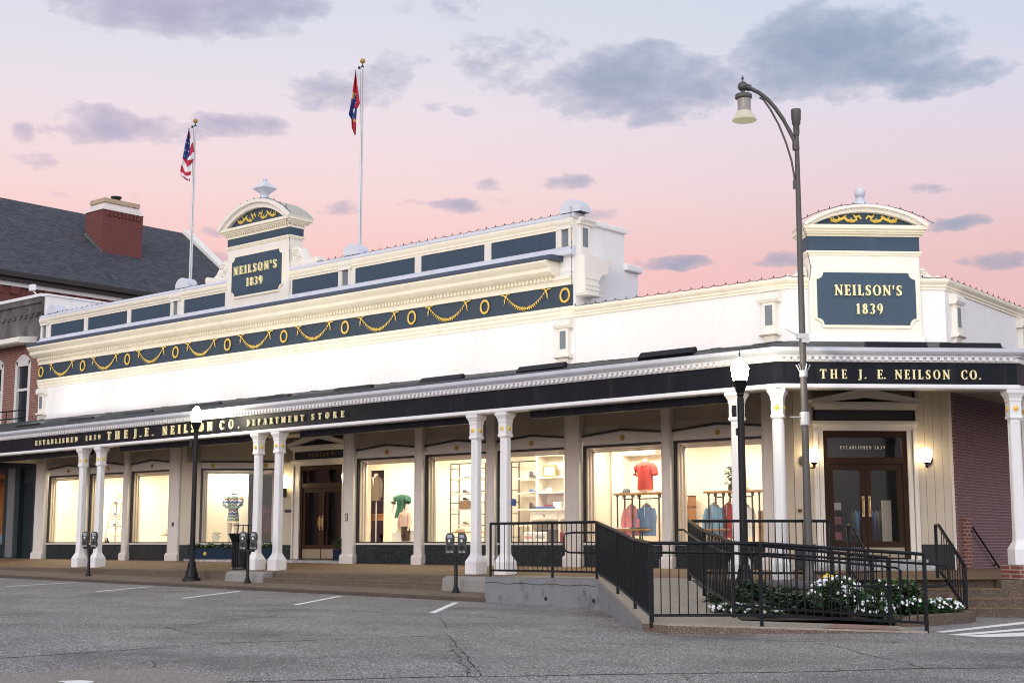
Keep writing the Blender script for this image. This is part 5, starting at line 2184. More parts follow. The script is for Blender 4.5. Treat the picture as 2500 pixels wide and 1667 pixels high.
mb.build('banner_arm', 'galvanised', t)


# ------------------------------------------------------------------ parking meters, bin, planters
def meter(loc, label, codes):
    x, y, z = loc
    t = thing('parking_meter', loc, label, 'parking meter', 'double headed parking meters on the kerb')
    mb = MB()
    mb.lathe(x, y, [(.10, z), (.10, z + .03), (.075, z + .06), (.06, z + .12), (.045, z + .16), (.043, z + .86)], 14)
    mb.build('post', 'rail_black', t, smooth=40)
    fr_ = F(x, y, 0, math.degrees(VIEW) - 90 - 6)
    mb = MB(fr_)
    mb.box(-.19, .19, -.035, .035, z + .845, z + .90)
    mb.build('cross_arm', 'rail_black', t, bevel=.008)
    for s_, code in ((-1, codes[0]), (1, codes[1])):
        c = s_ * .145
        mb = MB(fr_)
        out = [(-.085, .90), (.085, .90), (.10, .97), (.098, 1.05), (.085, 1.12), (.098, 1.18), (.108, 1.24), (.10, 1.30), (.075, 1.365), (.05, 1.385), (-.05, 1.385), (-.075, 1.365), (-.10, 1.30), (-.108, 1.24), (-.098, 1.18), (-.085, 1.12), (-.098, 1.05), (-.10, .97)]
        mb.poly([(c + a, z + w) for a, w in out], -.07, .06)
        h_ = mb.build('meter_head', 'meter_grey', t, bevel=.022)
        mb = MB(fr_)
        mb.poly([(c - .062, z + 1.27), (c + .062, z + 1.27), (c + .05, z + 1.345), (c - .05, z + 1.345)], .055, .064)
        mb.build('display', 'meter_screen', h_)
        mb = MB(fr_)
        mb.box(c - .03, c + .012, .055, .064, z + 1.175, z + 1.235)
        mb.build('coin_label', 'letter_white', h_)
        mb = MB(fr_)
        mb.poly([(c + .058 * cos(2 * pi * j / 16), z + 1.04 + .058 * sin(2 * pi * j / 16)) for j in range(16)], .055, .07)
        mb.build('vault_door', 'rail_black', h_)
        o = fr_.p(c - .078, .064, z + .925)
        plain_text(code, .052, o, fr_.U, 'meter_code', 'letter_white', h_, .003)
    return t


meter((-16.44, -3.82, .27), 'double headed parking meter in front of the left pair of columns', ('CS 15B', 'CS 15A'))
meter((-8.10, -4.16, .22), 'double headed parking meter in front of the fluted black bin', ('CS 16B', 'CS 16A'))
meter((.10, -4.53, .15), 'double headed parking meter at the left end of the ramp wall', ('CS 17B', 'CS 17A'))

x, y, z = -9.92, -2.92, .545
t = thing('litter_bin', (x, y, z), 'black slatted steel litter bin with flared top and flat rain lid', 'bin')
mb = MB()
for j in range(26):
    a = 2 * pi * j / 26
    ca, sa = cos(a), sin(a)
    b_ = MB(F(x, y, z, math.degrees(a) + 90))
    b_.ext([(.295, .07), (.31, .07), (.31, .78), (.42, 1.02), (.40, 1.02), (.295, .79)], -.022, .022)
    n0 = len(mb.v)
    mb.v += b_.v
    mb.f += [tuple(n0 + i for i in f) for f in b_.f]
mb.build('slats', 'rail_black', t)
mb = MB()
mb.lathe(x, y, [(.28, z), (.29, z + .02), (.28, z + .08), (.27, z + .10), (.27, z + .80)], 24)
mb.build('liner', 'black_trim', t)
mb = MB()
mb.tube([(x + .41 * cos(2 * pi * j / 28), y + .41 * sin(2 * pi * j / 28), z + 1.02) for j in range(29)], .016, 6)
mb.build('rim', 'rail_black', t)
mb = MB()
mb.tube([(x + .312 * cos(2 * pi * j / 28), y + .312 * sin(2 * pi * j / 28), z + .14) for j in range(29)], .012, 6)
mb.build('hoop', 'rail_black', t)
mb = MB()
mb.tube([(x + .312 * cos(2 * pi * j / 28), y + .312 * sin(2 * pi * j / 28), z + .76) for j in range(29)], .012, 6)
mb.build('hoop', 'rail_black', t)
mb = MB()
mb.lathe(x, y, [(.0, z + 1.285), (.30, z + 1.27), (.31, z + 1.255), (.0, z + 1.25)], 24)
for a in (.4, 2.5, 4.6):
    mb.tube([(x + .16 * cos(a), y + .16 * sin(a), z + 1.26), (x + .2 * cos(a), y + .2 * sin(a), z + .85)], .018, 6)
mb.build('rain_lid', 'rail_black', t)


def leaf_clump(c, r, n, size, flat=.7, seed=1, hang=.3):
    """leaf sized quads through a ball shaped volume; returns a builder"""
    rnd = random.Random(seed)
    mb = MB()
    for _ in range(n):
        while True:
            p = [rnd.uniform(-1, 1) for _ in range(3)]
            l = sum(q * q for q in p)
            if .08 < l < 1:
                break
        p = (c[0] + p[0] * r[0], c[1] + p[1] * r[1], c[2] + p[2] * r[2])
        a = rnd.uniform(0, 2 * pi)
        L_ = size * rnd.uniform(.6, 1.3)
        w = L_ * rnd.uniform(.32, .5)
        d = (cos(a), sin(a), rnd.uniform(-hang - .3, .5))
        s_ = (-sin(a), cos(a), rnd.uniform(-.4, .4))
        tip = tuple(p[i] + d[i] * L_ for i in range(3))
        m1 = tuple(p[i] + d[i] * L_ * .5 + s_[i] * w for i in range(3))
        m2 = tuple(p[i] + d[i] * L_ * .5 - s_[i] * w for i in range(3))
        mb.add([p, m1, tip, m2], [(0, 1, 2, 3)])
    return mb


def petals(mb, c, r, n, size, seed):
    rnd = random.Random(seed)
    for _ in range(n):
        a = rnd.uniform(0, 2 * pi)
        e = rnd.uniform(.05, 1.0)
        p = (c[0] + r[0] * cos(a) * sqrt(1 - e * e) * 1.02, c[1] + r[1] * sin(a) * sqrt(1 - e * e) * 1.02, c[2] + r[2] * e)
        # five petals facing out and towards the street
        nx, ny, nz = .62 + rnd.uniform(-.4, .4), -.66 + rnd.uniform(-.4, .4), .5 + rnd.uniform(-.2, .4)
        l = sqrt(nx * nx + ny * ny + nz * nz)
        nx, ny, nz = nx / l, ny / l, nz / l
        e1 = (ny, -nx, 0)
        l = sqrt(e1[0] ** 2 + e1[1] ** 2) or 1
        e1 = (e1[0] / l, e1[1] / l, 0)
        e2 = (ny * e1[2] - nz * e1[1], nz * e1[0] - nx * e1[2], nx * e1[1] - ny * e1[0])
        s_ = size * rnd.uniform(.75, 1.2)
        pts = [(p[0] + nx * .01, p[1] + ny * .01, p[2] + nz * .01)]
        for j in range(10):
            rr = s_ * (1 if j % 2 == 0 else .82)
            an = 2 * pi * j / 10
            pts.append(tuple(p[i] + rr * (cos(an) * e1[i] + sin(an) * e2[i]) + (nx, ny, nz)[i] * .012 * (j % 2) for i in range(3)))
        mb.add(pts, [(0, 1 + j, 1 + (j + 1) % 10) for j in range(10)])
    return mb


def planter(fr, u0, u1, v0, v1, z0, z1, label, ros):
    c = fr.p((u0 + u1) / 2, (v0 + v1) / 2, z0)
    t = thing('planter_box', c, label, 'planter', 'navy planter boxes with gilt bosses')
    mb = MB(fr)
    mb.box(u0 + .02, u1 - .02, v0 + .01, v1 - .01, z0 + .01, z1 - .05)
    mb.box(u0, u1, v0, v1, z1 - .05, z1)
    mb.box(u0, u1, v0, v1, z0, z0 + .04)
    mb.build('box', 'planter_navy', t)
    mb = MB(fr)
    mb.box(u0 + .03, u1 - .03, v0 + .03, v1 - .03, z1 - .02, z1 + .004)
    mb.build('earth', 'soil', t)
    for r_ in ros:
        mb = MB(fr)
        zc = (z0 + z1) / 2
        for j in range(12):
            a = 2 * pi * j / 12
            mb.ball((r_ + .045 * cos(a), v1 - .005, zc + .045 * sin(a)), .016, 6, 4)
        mb.ball((r_, v1 - .005, zc), .035, 10, 6)
        mb.build('boss', 'gold', t, smooth=60)
    return t


planter(RE, .28, 3.10, .06, .40, .77, 1.13, 'long navy planter box under the recess window with two gilt bosses', [.85, 2.55])
planter(f1, .95, 1.45, .10, .52, .77, 1.10, 'square navy planter box at the right of the main door', [1.2])
for k in range(6):
    q = RE.p(.5 + k * .48, .23, 1.20)
    mb = leaf_clump(q, (.24, .24, .11), 150, .085, seed=40 + k)
    o = mb.build('potted_plant', 'leaf_mid' if k % 2 else 'leaf_dark', None)
    tag(o, 'low leafy plant in the long navy planter box under the recess window', 'plant', 'plants in the long planter box')
q = f1.p(1.2, .3, 1.27)
mb = leaf_clump(q, (.25, .25, .20), 420, .06, seed=60)
tag(mb.build('potted_plant', 'leaf_mid', None), 'rounded leafy plant in the square planter box beside the main door', 'plant')

# ------------------------------------------------------------------ railings
def railing(label, base, tops, posts=None, spacing=.15, group='black steel railings round the ramp and steps', hand=None, cap=True, top_r=.030):
    """base: plan points with ground height; tops: height of the top rail at each point"""
    c = base[0]
    t = thing('railing', c, label, 'railing', group)
    n = len(base)
    tp = [(b_[0], b_[1], tz) for b_, tz in zip(base, tops)]
    mb = MB()
    mb.tube(tp, top_r, 10)
    mb.build('top_rail', 'rail_black', t, smooth=50)
    lo = [(b_[0], b_[1], b_[2] + .14) for b_ in base]
    mb = MB()
    for i in range(n - 1):
        mb.bar(lo[i], lo[i + 1], .035, .045)
    mb.build('bottom_rail', 'rail_black', t)
    for i in (posts if posts is not None else range(n)):
        mb = MB()
        mb.bar((base[i][0], base[i][1], base[i][2] - .05), (base[i][0], base[i][1], tops[i]), .055)
        mb.build('post', 'rail_black', t)
    bal = None
    for i in range(n - 1):
        d = math.dist(base[i][:2], base[i + 1][:2])
        k = max(1, int(round(d / spacing)))
        for j in range(1, k):
            f = j / k
            q0 = tuple(lo[i][m] + (lo[i + 1][m] - lo[i][m]) * f for m in range(3))
            q1 = tuple(tp[i][m] + (tp[i + 1][m] - tp[i][m]) * f for m in range(3))
            mb = MB()
            mb.bar(q0, q1, .017)
            mb.build('baluster', 'rail_black', t)
    if hand:
        for path in hand:
            mb = MB()
            mb.tube(path, .020, 8)
            mb.build('handrail', 'rail_black', t, smooth=50)
    return t


railing('level black railing on top of the grey ramp wall',
        [(1.60, -4.98, .555), (3.55, -5.15, .56), (4.95, -5.40, .56)], [1.735, 1.735, 1.735],
        hand=[[(4.95, -5.30, 1.52), (4.2, -5.24, 1.52), (3.98, -5.22, 1.50), (3.92, -5.21, 1.44), (3.92, -5.21, 1.20), (3.97, -5.22, 1.13), (4.1, -5.23, 1.10), (4.95, -5.30, 1.10)]])
railing('black railing seen almost edge on, running down the ramp towards the street',
        [(4.96, -5.41, .56), (7.0, -7.40, .36), (8.5, -8.90, .17), (9.80, -10.24, .02)], [1.735, 1.52, 1.36, 1.30], spacing=.10)
railing('front railing of the ramp, three posts, nearest the street',
        [(9.82, -10.24, .02), (11.20, -9.20, .03), (12.93, -6.98, -.12)], [1.30, 1.295, 1.12],
        hand=[[(9.80, -10.1, 1.15), (11.12, -9.12, 1.14), (12.83, -6.95, .97), (13.05, -6.66, .95), (13.12, -6.57, .92), (13.14, -6.54, .86), (13.14, -6.54, .68), (13.11, -6.58, .62), (13.03, -6.68, .60), (12.85, -6.92, .60)]])
railing('inner railing of the ramp beside the flower bed, bending round its corner',
        [(7.20, -5.30, .575), (8.74, -7.12, .40), (10.52, -8.94, .15), (11.85, -6.10, -.08)], [1.735, 1.53, 1.31, 1.05], spacing=.125,
        hand=[[(6.95, -5.30, 1.56), (7.15, -5.42, 1.56), (8.66, -7.20, 1.36), (10.45, -9.06, 1.14), (10.65, -8.9, 1.13), (11.80, -6.45, .92), (11.98, -6.05, .88), (12.02, -5.97, .83), (12.02, -5.97, .62), (11.98, -6.05, .56), (11.6, -6.9, .58)]])
q1 = (7.23, -5.27, .575)
q2 = (9.46, -3.98, .565)
d_ = (cos(radians(42)), sin(radians(42)))
q2 = (7.23 + 2.78 * d_[0], -5.27 + 2.78 * d_[1], .57)
mid = (7.23 + 1.4 * d_[0], -5.27 + 1.4 * d_[1], .572)
railing('level black railing behind the flower bed, in front of the corner column', [q1, mid, q2], [1.735, 1.735, 1.735], posts=[2], spacing=.135)
for s_, lb in ((1.50, 'short sloping step railing left of the corner steps, behind the flowers'), (3.32, 'sloping step railing on the corner steps, right of the flower bed')):
    b0 = PC.p(s_, -.40, .58)
    b1 = PC.p(s_, -.22, .58)
    b2 = PC.p(s_, 1.12, -.10)
    t = railing(lb, [b0, b1, b2], [1.66, 1.66, .86], posts=[0, 2], spacing=.14, top_r=.034)
mb = MB(SD)
mb.tube([(.90, .02, 1.55), (.92, .09, 1.58)], .018, 6)
mb.tube([(.88, .10, 1.66), (.96, .10, 1.63), (2.66, .10, .67)], .024, 8)
mb.tube([(2.4, .02, .76), (2.4, .09, .80)], .018, 6)
tag(mb.build('wall_handrail', 'rail_black', None), 'straight black handrail sloping down the mauve brick side wall', 'handrail')

# ------------------------------------------------------------------ flower bed
bed = [(7.30, -5.30), (8.70, -6.95), (10.54, -8.74), (10.9, -8.2), (11.70, -6.35), (12.05, -5.55), (12.20, -4.7), (12.22, -3.8), (12.0, -3.2), (11.6, -2.9), (10.1, -3.9), (9.6, -3.35), (9.3, -3.35)]
mb = MB()
mb.add([(x, y, {0: .48, 1: .30, 2: .06, 3: .04, 4: .0, 5: -.02, 6: -.03, 7: -.02, 8: .0, 9: .02, 10: .22, 11: .36, 12: .38}[i]) for i, (x, y) in enumerate(bed)], [tuple(range(len(bed)))])
structure(mb.build('flower_bed', 'soil'))
mb = MB()
kb = [(11.86, -5.95), (11.97, -5.55), (12.12, -4.7), (12.15, -3.9), (11.98, -3.3), (11.6, -2.95)]
ko = offs(kb, .17)
for i in range(len(kb) - 1):
    pts = []
    for j in (i, i + 1):
        g0 = gz(kb[j][0])
        zt = g0 + (.08 if j < 1 else .19)
        pts += [(kb[j][0], kb[j][1], g0 - .1), (kb[j][0], kb[j][1], zt), (ko[j][0], ko[j][1], zt - .015), (ko[j][0], ko[j][1], g0 - .1)]
    mb.add(pts, [(0, 4, 5, 1), (1, 5, 6, 2), (2, 6, 7, 3)] + ([(0, 1, 2, 3)] if i == 0 else []) + ([(4, 5, 6, 7)] if i == len(kb) - 2 else []))
structure(mb.build('bed_kerb', 'aggregate_brown'))
PL = [  # x, y, z, (rx, ry, rz), leaves, leaf size, material, flowers, label
    (9.30, -7.15, .30, (.42, .42, .22), 520, .10, 'leaf_dark', 0, 'dark green shrub at the left end of the flower bed, behind the lowest flowers'),
    (8.95, -5.9, .36, (.45, .45, .24), 520, .10, 'leaf_dark', 0, 'dark green shrub at the foot of the lamp post in the flower bed'),
    (9.75, -6.1, .28, (.45, .45, .26), 520, .10, 'leaf_dark', 0, 'dark green shrub right of the lamp post in the flower bed'),
    (10.35, -7.0, .20, (.45, .45, .26), 560, .11, 'leaf_dark', 0, 'broad dark shrub in the middle of the flower bed'),
    (9.9, -8.05, .16, (.42, .36, .12), 320, .09, 'leaf_mid', 26, 'low white flowers at the left front corner of the bed'),
    (10.45, -7.95, .13, (.36, .34, .11), 300, .09, 'leaf_mid', 20, 'low white flowers just behind the front bend of the inner railing'),
    (10.95, -6.7, .16, (.40, .40, .22), 480, .11, 'leaf_dark', 0, 'dark shrub left of the big mass of white flowers'),
    (10.55, -5.55, .36, (.50, .46, .34), 600, .10, 'leaf_mid', 62, 'tall clump of white flowers under the corner door'),
    (11.05, -5.85, .22, (.36, .36, .30), 480, .10, 'leaf_mid', 20, 'white flowering plant in front of the tall white clump'),
    (11.50, -5.95, .10, (.34, .34, .24), 420, .10, 'leaf_mid', 46, 'dense white flowers close to the end of the inner railing'),
    (11.15, -5.0, .30, (.36, .40, .32), 460, .10, 'leaf_mid', 16, 'green plant with few white flowers right of the tall white clump'),
    (11.35, -4.45, .26, (.36, .40, .34), 520, .10, 'leaf_dark', 0, 'feathery green plant before the corner steps'),
    (11.0, -4.0, .34, (.36, .36, .30), 460, .10, 'leaf_lime', 0, 'pale green feathery plant at the side of the corner steps'),
    (11.72, -4.75, .14, (.34, .36, .20), 420, .09, 'leaf_mid', 24, 'small white flowering plant inside the end of the bed kerb'),
    (11.86, -4.05, .12, (.36, .46, .18), 480, .08, 'leaf_mid', 70, 'rounded cushion of small white flowers at the right end of the kerb'),
    (10.05, -4.75, .42, (.40, .36, .20), 380, .09, 'leaf_lime', 0, 'yellow green plant behind the white flowers'),
]
for i, (x, y, z, r_, n_, ls, mt, nf, lb) in enumerate(PL):
    t = thing('flowering_plant' if nf else 'leafy_shrub', (x, y, z - .1), lb, 'plant', 'plants in the corner flower bed')
    mb = leaf_clump((x, y, z + .02), r_, n_ * 2, ls * .9, seed=100 + i)
    mb.build('foliage', mt, t)
    mb = MB()
    for j in range(5):
        a = j * 1.3
        mb.tube([(x, y, z - r_[2] - .08), (x + r_[0] * .5 * cos(a), y + r_[1] * .5 * sin(a), z + r_[2] * .3)], [.012, .005], 5)
    mb.build('stem', 'leaf_dark', t)
    if nf:
        mb = petals(MB(), (x, y, z + .0), (r_[0] * 1.0, r_[1] * 1.0, r_[2] * 1.0), int(nf * .95), .034 if i < 14 else .027, 200 + i)
        mb.build('blossoms', 'petal_white', t)
t = thing('yellow_flower', (10.20, -5.15, .55), 'single yellow bloom above the left edge of the white flowers', 'flower')
mb = petals(MB(), (10.20, -5.15, .66), (.09, .09, .05), 12, .05, 9)
mb.build('petals', 'petal_yellow', t)
mb = MB()
mb.tube([(10.22, -5.12, .35), (10.20, -5.15, .67)], [.010, .006], 5)
mb.build('stem', 'leaf_mid', t)

# ------------------------------------------------------------------ flagpoles and flags
def flagpole(x, y, z0, z1, label):
    t = thing('flagpole', (x, y, z0), label, 'flagpole', 'white flagpoles on the roof')
    mb = MB()
    mb.lathe(x, y, [(.065, z0), (.062, z0 + 1.5), (.048, z1 - 1.5), (.036, z1 - .15)], 12)
    mb.build('pole', 'flag_pole_white', t, smooth=50)
    mb = MB()
    mb.lathe(x, y, [(.036, z1 - .15), (.05, z1 - .14), (.05, z1 - .10), (.02, z1 - .08), (.015, z1)], 10)
    mb.ball((x - .09, y - .06, z1 - .15), .05, 8, 5)
    mb.build('truck', 'wire_dark', t)
    mb = MB()
    mb.ball((x, y, z1 + .07), .085, 14, 9)
    mb.build('ball', 'dull_gold', t, smooth=60)
    mb = MB()
    mb.tube([(x + .055, y - .05, z0 + .3), (x + .05, y - .04, z1 - .2)], .006, 4)
    mb.tube([(x - .055, y - .03, z1 - 2.0), (x - .045, y - .03, z1 - .2)], .006, 4)
    mb.build('halyard', 'wire_dark', t)


flagpole(-18.28, 1.0, 6.9, 16.40, 'white flagpole left of the main sign tower')
flagpole(-9.40, 1.0, 6.9, 16.62, 'white flagpole right of the main sign tower')


def hang_flag(name, label, top, pole, outline, paint_fn, mats):
    """a limp flag: outline rows give (z, left u, right u) in the picture plane; folds give depth"""
    fr_ = F(pole[0], pole[1], 0, math.degrees(VIEW) - 90)
    t = thing(name, (pole[0] - .1, pole[1], top), label, 'flag')
    groups = {k: MB(fr_) for k in mats}
    NU, NV = 15, 60
    def P_(i, j):
        f = j / NV * (len(outline) - 1)
        a = min(int(f), len(outline) - 2)
        g = f - a
        z = outline[a][0] + (outline[a + 1][0] - outline[a][0]) * g
        l = outline[a][1] + (outline[a + 1][1] - outline[a][1]) * g
        r = outline[a][2] + (outline[a + 1][2] - outline[a][2]) * g
        s = i / NU
        return ((l + (r - l) * s) * .74, .07 * sin(s * 9 + j * .06) + .04, z - .10 * s * (1 if j > 0 else 0) * (r - l))
    for j in range(NV):
        for i in range(NU):
            k = paint_fn((i + .5) / NU, (j + .5) / NV)
            groups[k].add([P_(i, j), P_(i + 1, j), P_(i + 1, j + 1), P_(i, j + 1)], [(0, 1, 2, 3)])
    nm = {'cloth_red': 'red_cloth', 'cloth_white': 'white_cloth', 'cloth_blue': 'blue_cloth', 'cloth_gold': 'gold_cloth'}
    for k in mats:
        if groups[k].v:
            groups[k].build(nm[k], k, t, smooth=60)


def us_flag(s, v):
    if v < .52 and s < .62 - .5 * max(0, v - .40) and v > .02 and s < 1.6 * (.62 - v) + .25:
        return 'cloth_white' if (int(s * 15) % 4 == 1 and int(v * 60) % 5 == 2) else 'cloth_blue'
    w = v * 9.5 - s * 2.1 if s < .62 else v * 9.5 - (1.24 - s) * 2.1
    return 'cloth_red' if int(w + 20) % 2 == 0 else 'cloth_white'


hang_flag('national_flag', 'limp striped red and white flag with blue starred canton on the left flagpole', 16.17, (-18.28, .90),
          [(16.18, -.16, -.15), (15.9, -.24, -.10), (15.64, -.31, .03), (15.16, -.40, .12), (14.95, -.44, .02), (14.6, -.52, -.03), (14.42, -.55, -.04), (14.22, -.20, -.06)], us_flag, ['cloth_red', 'cloth_white', 'cloth_blue'])


def state_flag(s, v):
    if v < .22:
        return 'cloth_red'
    if v > .72:
        return 'cloth_gold' if v < .78 and s > .4 else 'cloth_red'
    if s > .62 and v < .5:
        return 'cloth_red'
    if v < .32 and s < .35:
        return 'cloth_gold'
    return 'cloth_white' if (int(s * 15) in (6, 7) and int(v * 60) % 9 == 4) or (int(s * 15) in (9, 10) and 31 < v * 60 < 35) else 'cloth_blue'


hang_flag('state_flag', 'limp red and blue flag with pale stars on the right flagpole', 16.33, (-9.40, .90),
          [(16.34, -.19, -.18), (15.9, -.27, -.11), (15.5, -.33, -.03), (15.29, -.36, .01), (15.1, -.40, -.12), (14.85, -.46, -.14), (14.7, -.34, -.14), (14.45, -.33, -.14), (14.2, -.20, -.15)], state_flag, ['cloth_red', 'cloth_white', 'cloth_blue', 'cloth_gold'])

# ------------------------------------------------------------------ festoon lights strung along the roof edges
def festoon(label, path, step=.33, sag=.03):
    t = thing('string_lights', path[0], label, 'string lights', 'dark string lights along the roof edges')
    wire, bulbs = MB(), MB()
    pts = []
    for i in range(len(path) - 1):
        d = math.dist(path[i], path[i + 1])
        n = max(1, int(d / step))
        for j in range(n):
            f = j / n
            q = [path[i][m] + (path[i + 1][m] - path[i][m]) * f for m in range(3)]
            pts.append((q[0], q[1], q[2] + random.uniform(-.015, .015)))
            g = (j + .5) / n
            q2 = [path[i][m] + (path[i + 1][m] - path[i][m]) * g for m in range(3)]
            pts.append((q2[0], q2[1], q2[2] - sag))
            bulbs.lathe(q[0], q[1], [(.008, q[2] - .01), (.014, q[2] + .02), (.010, q[2] + .042)], 6)
    pts.append(path[-1])
    wire.tube(pts, .008, 4)
    wire.build('wire', 'wire_dark', t)
    bulbs.build('bulb', 'wire_dark', t)


festoon('string of dark bulbs along the two storey parapet left of the main sign tower', [(-26.3, -.02, 10.07), (-14.8, -.02, 10.07)])
festoon('string of dark bulbs along the two storey parapet right of the main sign tower', [(-11.4, -.02, 10.07), (-.05, -.02, 10.07)])
festoon('wire of dark bulbs hanging down the edge of the two storey corner pier', [(.06, -.10, 10.15), (.06, -.09, 9.2), (.06, -.09, 8.4), (.06, -.09, 7.55)], .33, 0)
festoon('string of dark bulbs along the single storey parapet left of the corner tower', [(.15, -.05, 7.52), (6.5, -.05, 7.52), CH.p(.4, .05, 7.52)])
festoon('string of dark bulbs along the side street parapet', [CH.p(3.2, .05, 7.52), CH.p(3.74, .1, 7.52), SD.p(8, .1, 7.52)], .4)
a_ = arch(-14.70 - .32, -11.52 + .32, 11.71, .76)
festoon('string of dark bulbs over the arched top of the main sign tower', [FR.p(u, .33, w + .02) for u, w in a_[::2]], .3, 0)
festoon('wire of dark bulbs down the right edge of the main sign tower', [(-11.42, -.36, 12.0), (-11.45, -.3, 11.5), (-11.49, -.12, 10.9), (-11.49, -.12, 10.2)], .35, 0)
a_ = arch(.46 - .32, 3.10 + .32, 8.72, .45)
festoon('string of dark bulbs over the arched top of the corner tower', [CH.p(u, .38, w + .02) for u, w in a_[::2]], .3, 0)
festoon('wire of dark bulbs down the left edge of the corner tower', [CH.p(.2, .4, 8.8), CH.p(.38, .3, 8.4), CH.p(.44, .17, 8.0), CH.p(.5, .17, 7.7), CH.p(.46, .17, 7.4)], .3, 0)

# ------------------------------------------------------------------ brick neighbour on the left
NB = thing('brick_neighbour', (-30, .1, 0), 'old red brick building with sooty parapet at the left edge, beside the department store', 'building')
NF = F(0, .12)
mb = MB(NF)
mb.box(-27.28, -26.43, -.3, 0, 4.9, 9.06)
mb.box(-29.3, -28.42, -.3, 0, 4.9, 9.06)
mb.box(-46, -30.5, -.3, 0, 4.9, 9.06)
for a_, c_ in ((-28.42, -27.28), (-30.5, -29.3)):
    mb.box(a_, c_, -.3, 0, 4.9, 5.95)
    arc_ = [(a_ + (c_ - a_) * j / 10, 8.40 + .26 * sin(pi * j / 10)) for j in range(11)]
    mb.poly([(a_, 9.06), *arc_, (c_, 9.06)], -.3, 0)
mb.build('wall', 'brick_red', NB)
mb = MB(NF)
mb.box(-46, -26.62, -.3, .0, 9.061, 10.84)
for k in range(46):
    mb.box(-46 + k * .42, -46 + k * .42 + .2, .0, .07, 10.10, 10.22)
mb.box(-46, -26.62, .0, .05, 10.221, 10.30)
mb.box(-46, -26.62, .0, .08, 10.62, 10.84)
mb.build('sooty_parapet', 'brick_soot', NB)
mb = MB(NF)
mb.box(-46, -26.58, -.35, .12, 10.841, 10.96)
mb.build('coping', 'plastic_white', NB)
mb = MB()
mb.slab([(-26.9, .20), (-26.48, .20), (-26.48, 9), (-26.9, 9)], 9.5, 10.88)
mb.slab([(-26.95, .15), (-26.42, .15), (-26.42, 9), (-26.95, 9)], 10.881, 10.95)
mb.build('side_parapet', 'white_wall', NB)
mb = MB()
mb.slab([(-46, 7), (-27, 7), (-27, .3), (-46, .3)], 9.8, 9.9)
mb.build('roof', 'ledge_grey', NB)
mb = MB(NF)
mb.ext([(0, 9.05), (.75, 8.98), (.80, 9.02), (.80, 9.18), (.72, 9.22), (0, 9.30)], -46, -26.9)
mb.build('canopy', 'white_trim', NB)
for a_, c_ in ((-28.42, -27.28), (-30.5, -29.3)):
    mb = MB(NF)
    t_ = .17
    arc_ = [(a_ + (c_ - a_) * j / 10, 8.40 + .26 * sin(pi * j / 10)) for j in range(11)]
    arc_i = [(a_ + t_ + (c_ - a_ - 2 * t_) * j / 10, 8.20) for j in range(11)]
    mb.poly(arc_ + arc_i[::-1], -.12, .01)
    mb.box(a_, a_ + t_, -.12, .01, 5.95, 8.401)
    mb.box(c_ - t_, c_, -.12, .01, 5.95, 8.401)
    mb.box(a_ + t_, c_ - t_, -.12, -.04, 7.22, 7.32)
    mb.box(a_ - .06, c_ + .06, -.1, .10, 5.87, 5.949)
    wf = mb.build('window', 'window_white', NB)
    mb = MB(NF)
    mb.box(a_ + t_, c_ - t_, -.11, -.10, 5.95, 8.20)
    mb.build('pane', 'dark_glass', wf)
    mb = MB(NF)
    mb.box(a_ + t_, c_ - t_, -.16, -.15 + .045, 5.95, 7.9)
    mb.build('blind', 'plastic_white', wf)
mb = MB(NF)
mb.box(-46, -26.2, .0, 2.1, 4.95, 5.25)
mb.build('balcony_floor', 'ledge_grey', NB)
t = thing('balcony_railing', (-30, -1.2, 5.3), 'thin black railing of the balcony on the brick building', 'railing')
mb = MB()
for z in (6.30, 6.0):
    mb.tube([(-40, -.75, z + .12), (-26.0, -.75, z)], .025, 6)
for k in range(5):
    mb.tube([(-27.4 - k * 2.4, -.75, 5.2), (-27.4 - k * 2.4, -.75, 6.32)], .022, 6)
mb.build('rails', 'rail_black', t)
t = thing('balcony_chair', (-28.0, -.5, 5.25), 'dark folding chair with pale slats on the balcony of the brick building', 'chair')
mb = MB()
for s_ in (-.24, .24):
    mb.tube([(-28.0 + s_, -.75, 5.25), (-27.95 + s_, -.25, 5.95)], .018, 5)
    mb.tube([(-28.0 + s_, -.25, 5.25), (-28.0 + s_, -.75, 5.72)], .018, 5)
mb.build('frame', 'dark_metal', t)
mb = MB()
for k in range(5):
    mb.box(-28.24, -27.76, -.72 + k * .09, -.66 + k * .09, 5.68, 5.70)
    mb.box(-28.24, -27.76, -.40 + k * .035, -.38 + k * .035, 5.75 + k * .06, 5.79 + k * .06)
mb.build('slats', 'siding_beige', t)
mb = MB()
mb.box(-27.42, -27.12, -.05, .10, 11.14, 11.38)
mb.tube([(-27.27, .05, 11.15), (-27.15, .2, 10.93)], .03, 6)
tag(mb.build('security_light', 'plastic_white', None, bevel=.02), 'small white box light on the parapet of the brick building', 'light')
# its shop front below
SF_ = F(0, .25)
mb = MB(SF_)
mb.box(-46, -26.2, -.3, 0, 4.2, 4.9)
mb.box(-28.05, -27.80, -.3, .06, .75, 4.2)
mb.box(-29.0, -28.70, -.3, .03, .75, 4.2)
mb.box(-26.75, -26.2, -.3, .06, .75, 4.2)
mb.box(-27.8, -26.75, -.3, -.1, 3.6, 4.2)
mb.box(-46, -29.0, -.3, .04, .75, 1.25)
mb.build('shop_front', 'shop_green', NB)
mb = MB(SF_)
mb.box(-28.62, -28.10, -.25, .10, .75, 4.2)
mb.build('shop_pilaster', 'shop_grey', NB)
mb = MB(SF_)
mb.box(-27.8, -26.75, -.2, -.15, .75, 3.6)
mb.build('shop_door', 'dark_glass', NB)
mb = MB(SF_)
mb.pane(-34, -29.0, -.055, 1.25, 4.2)
mb.build('shop_window', 'glass', NB)
mb = MB(SF_)
mb.box(-34, -29.0, -1.9, -1.85, .7, 4.2)
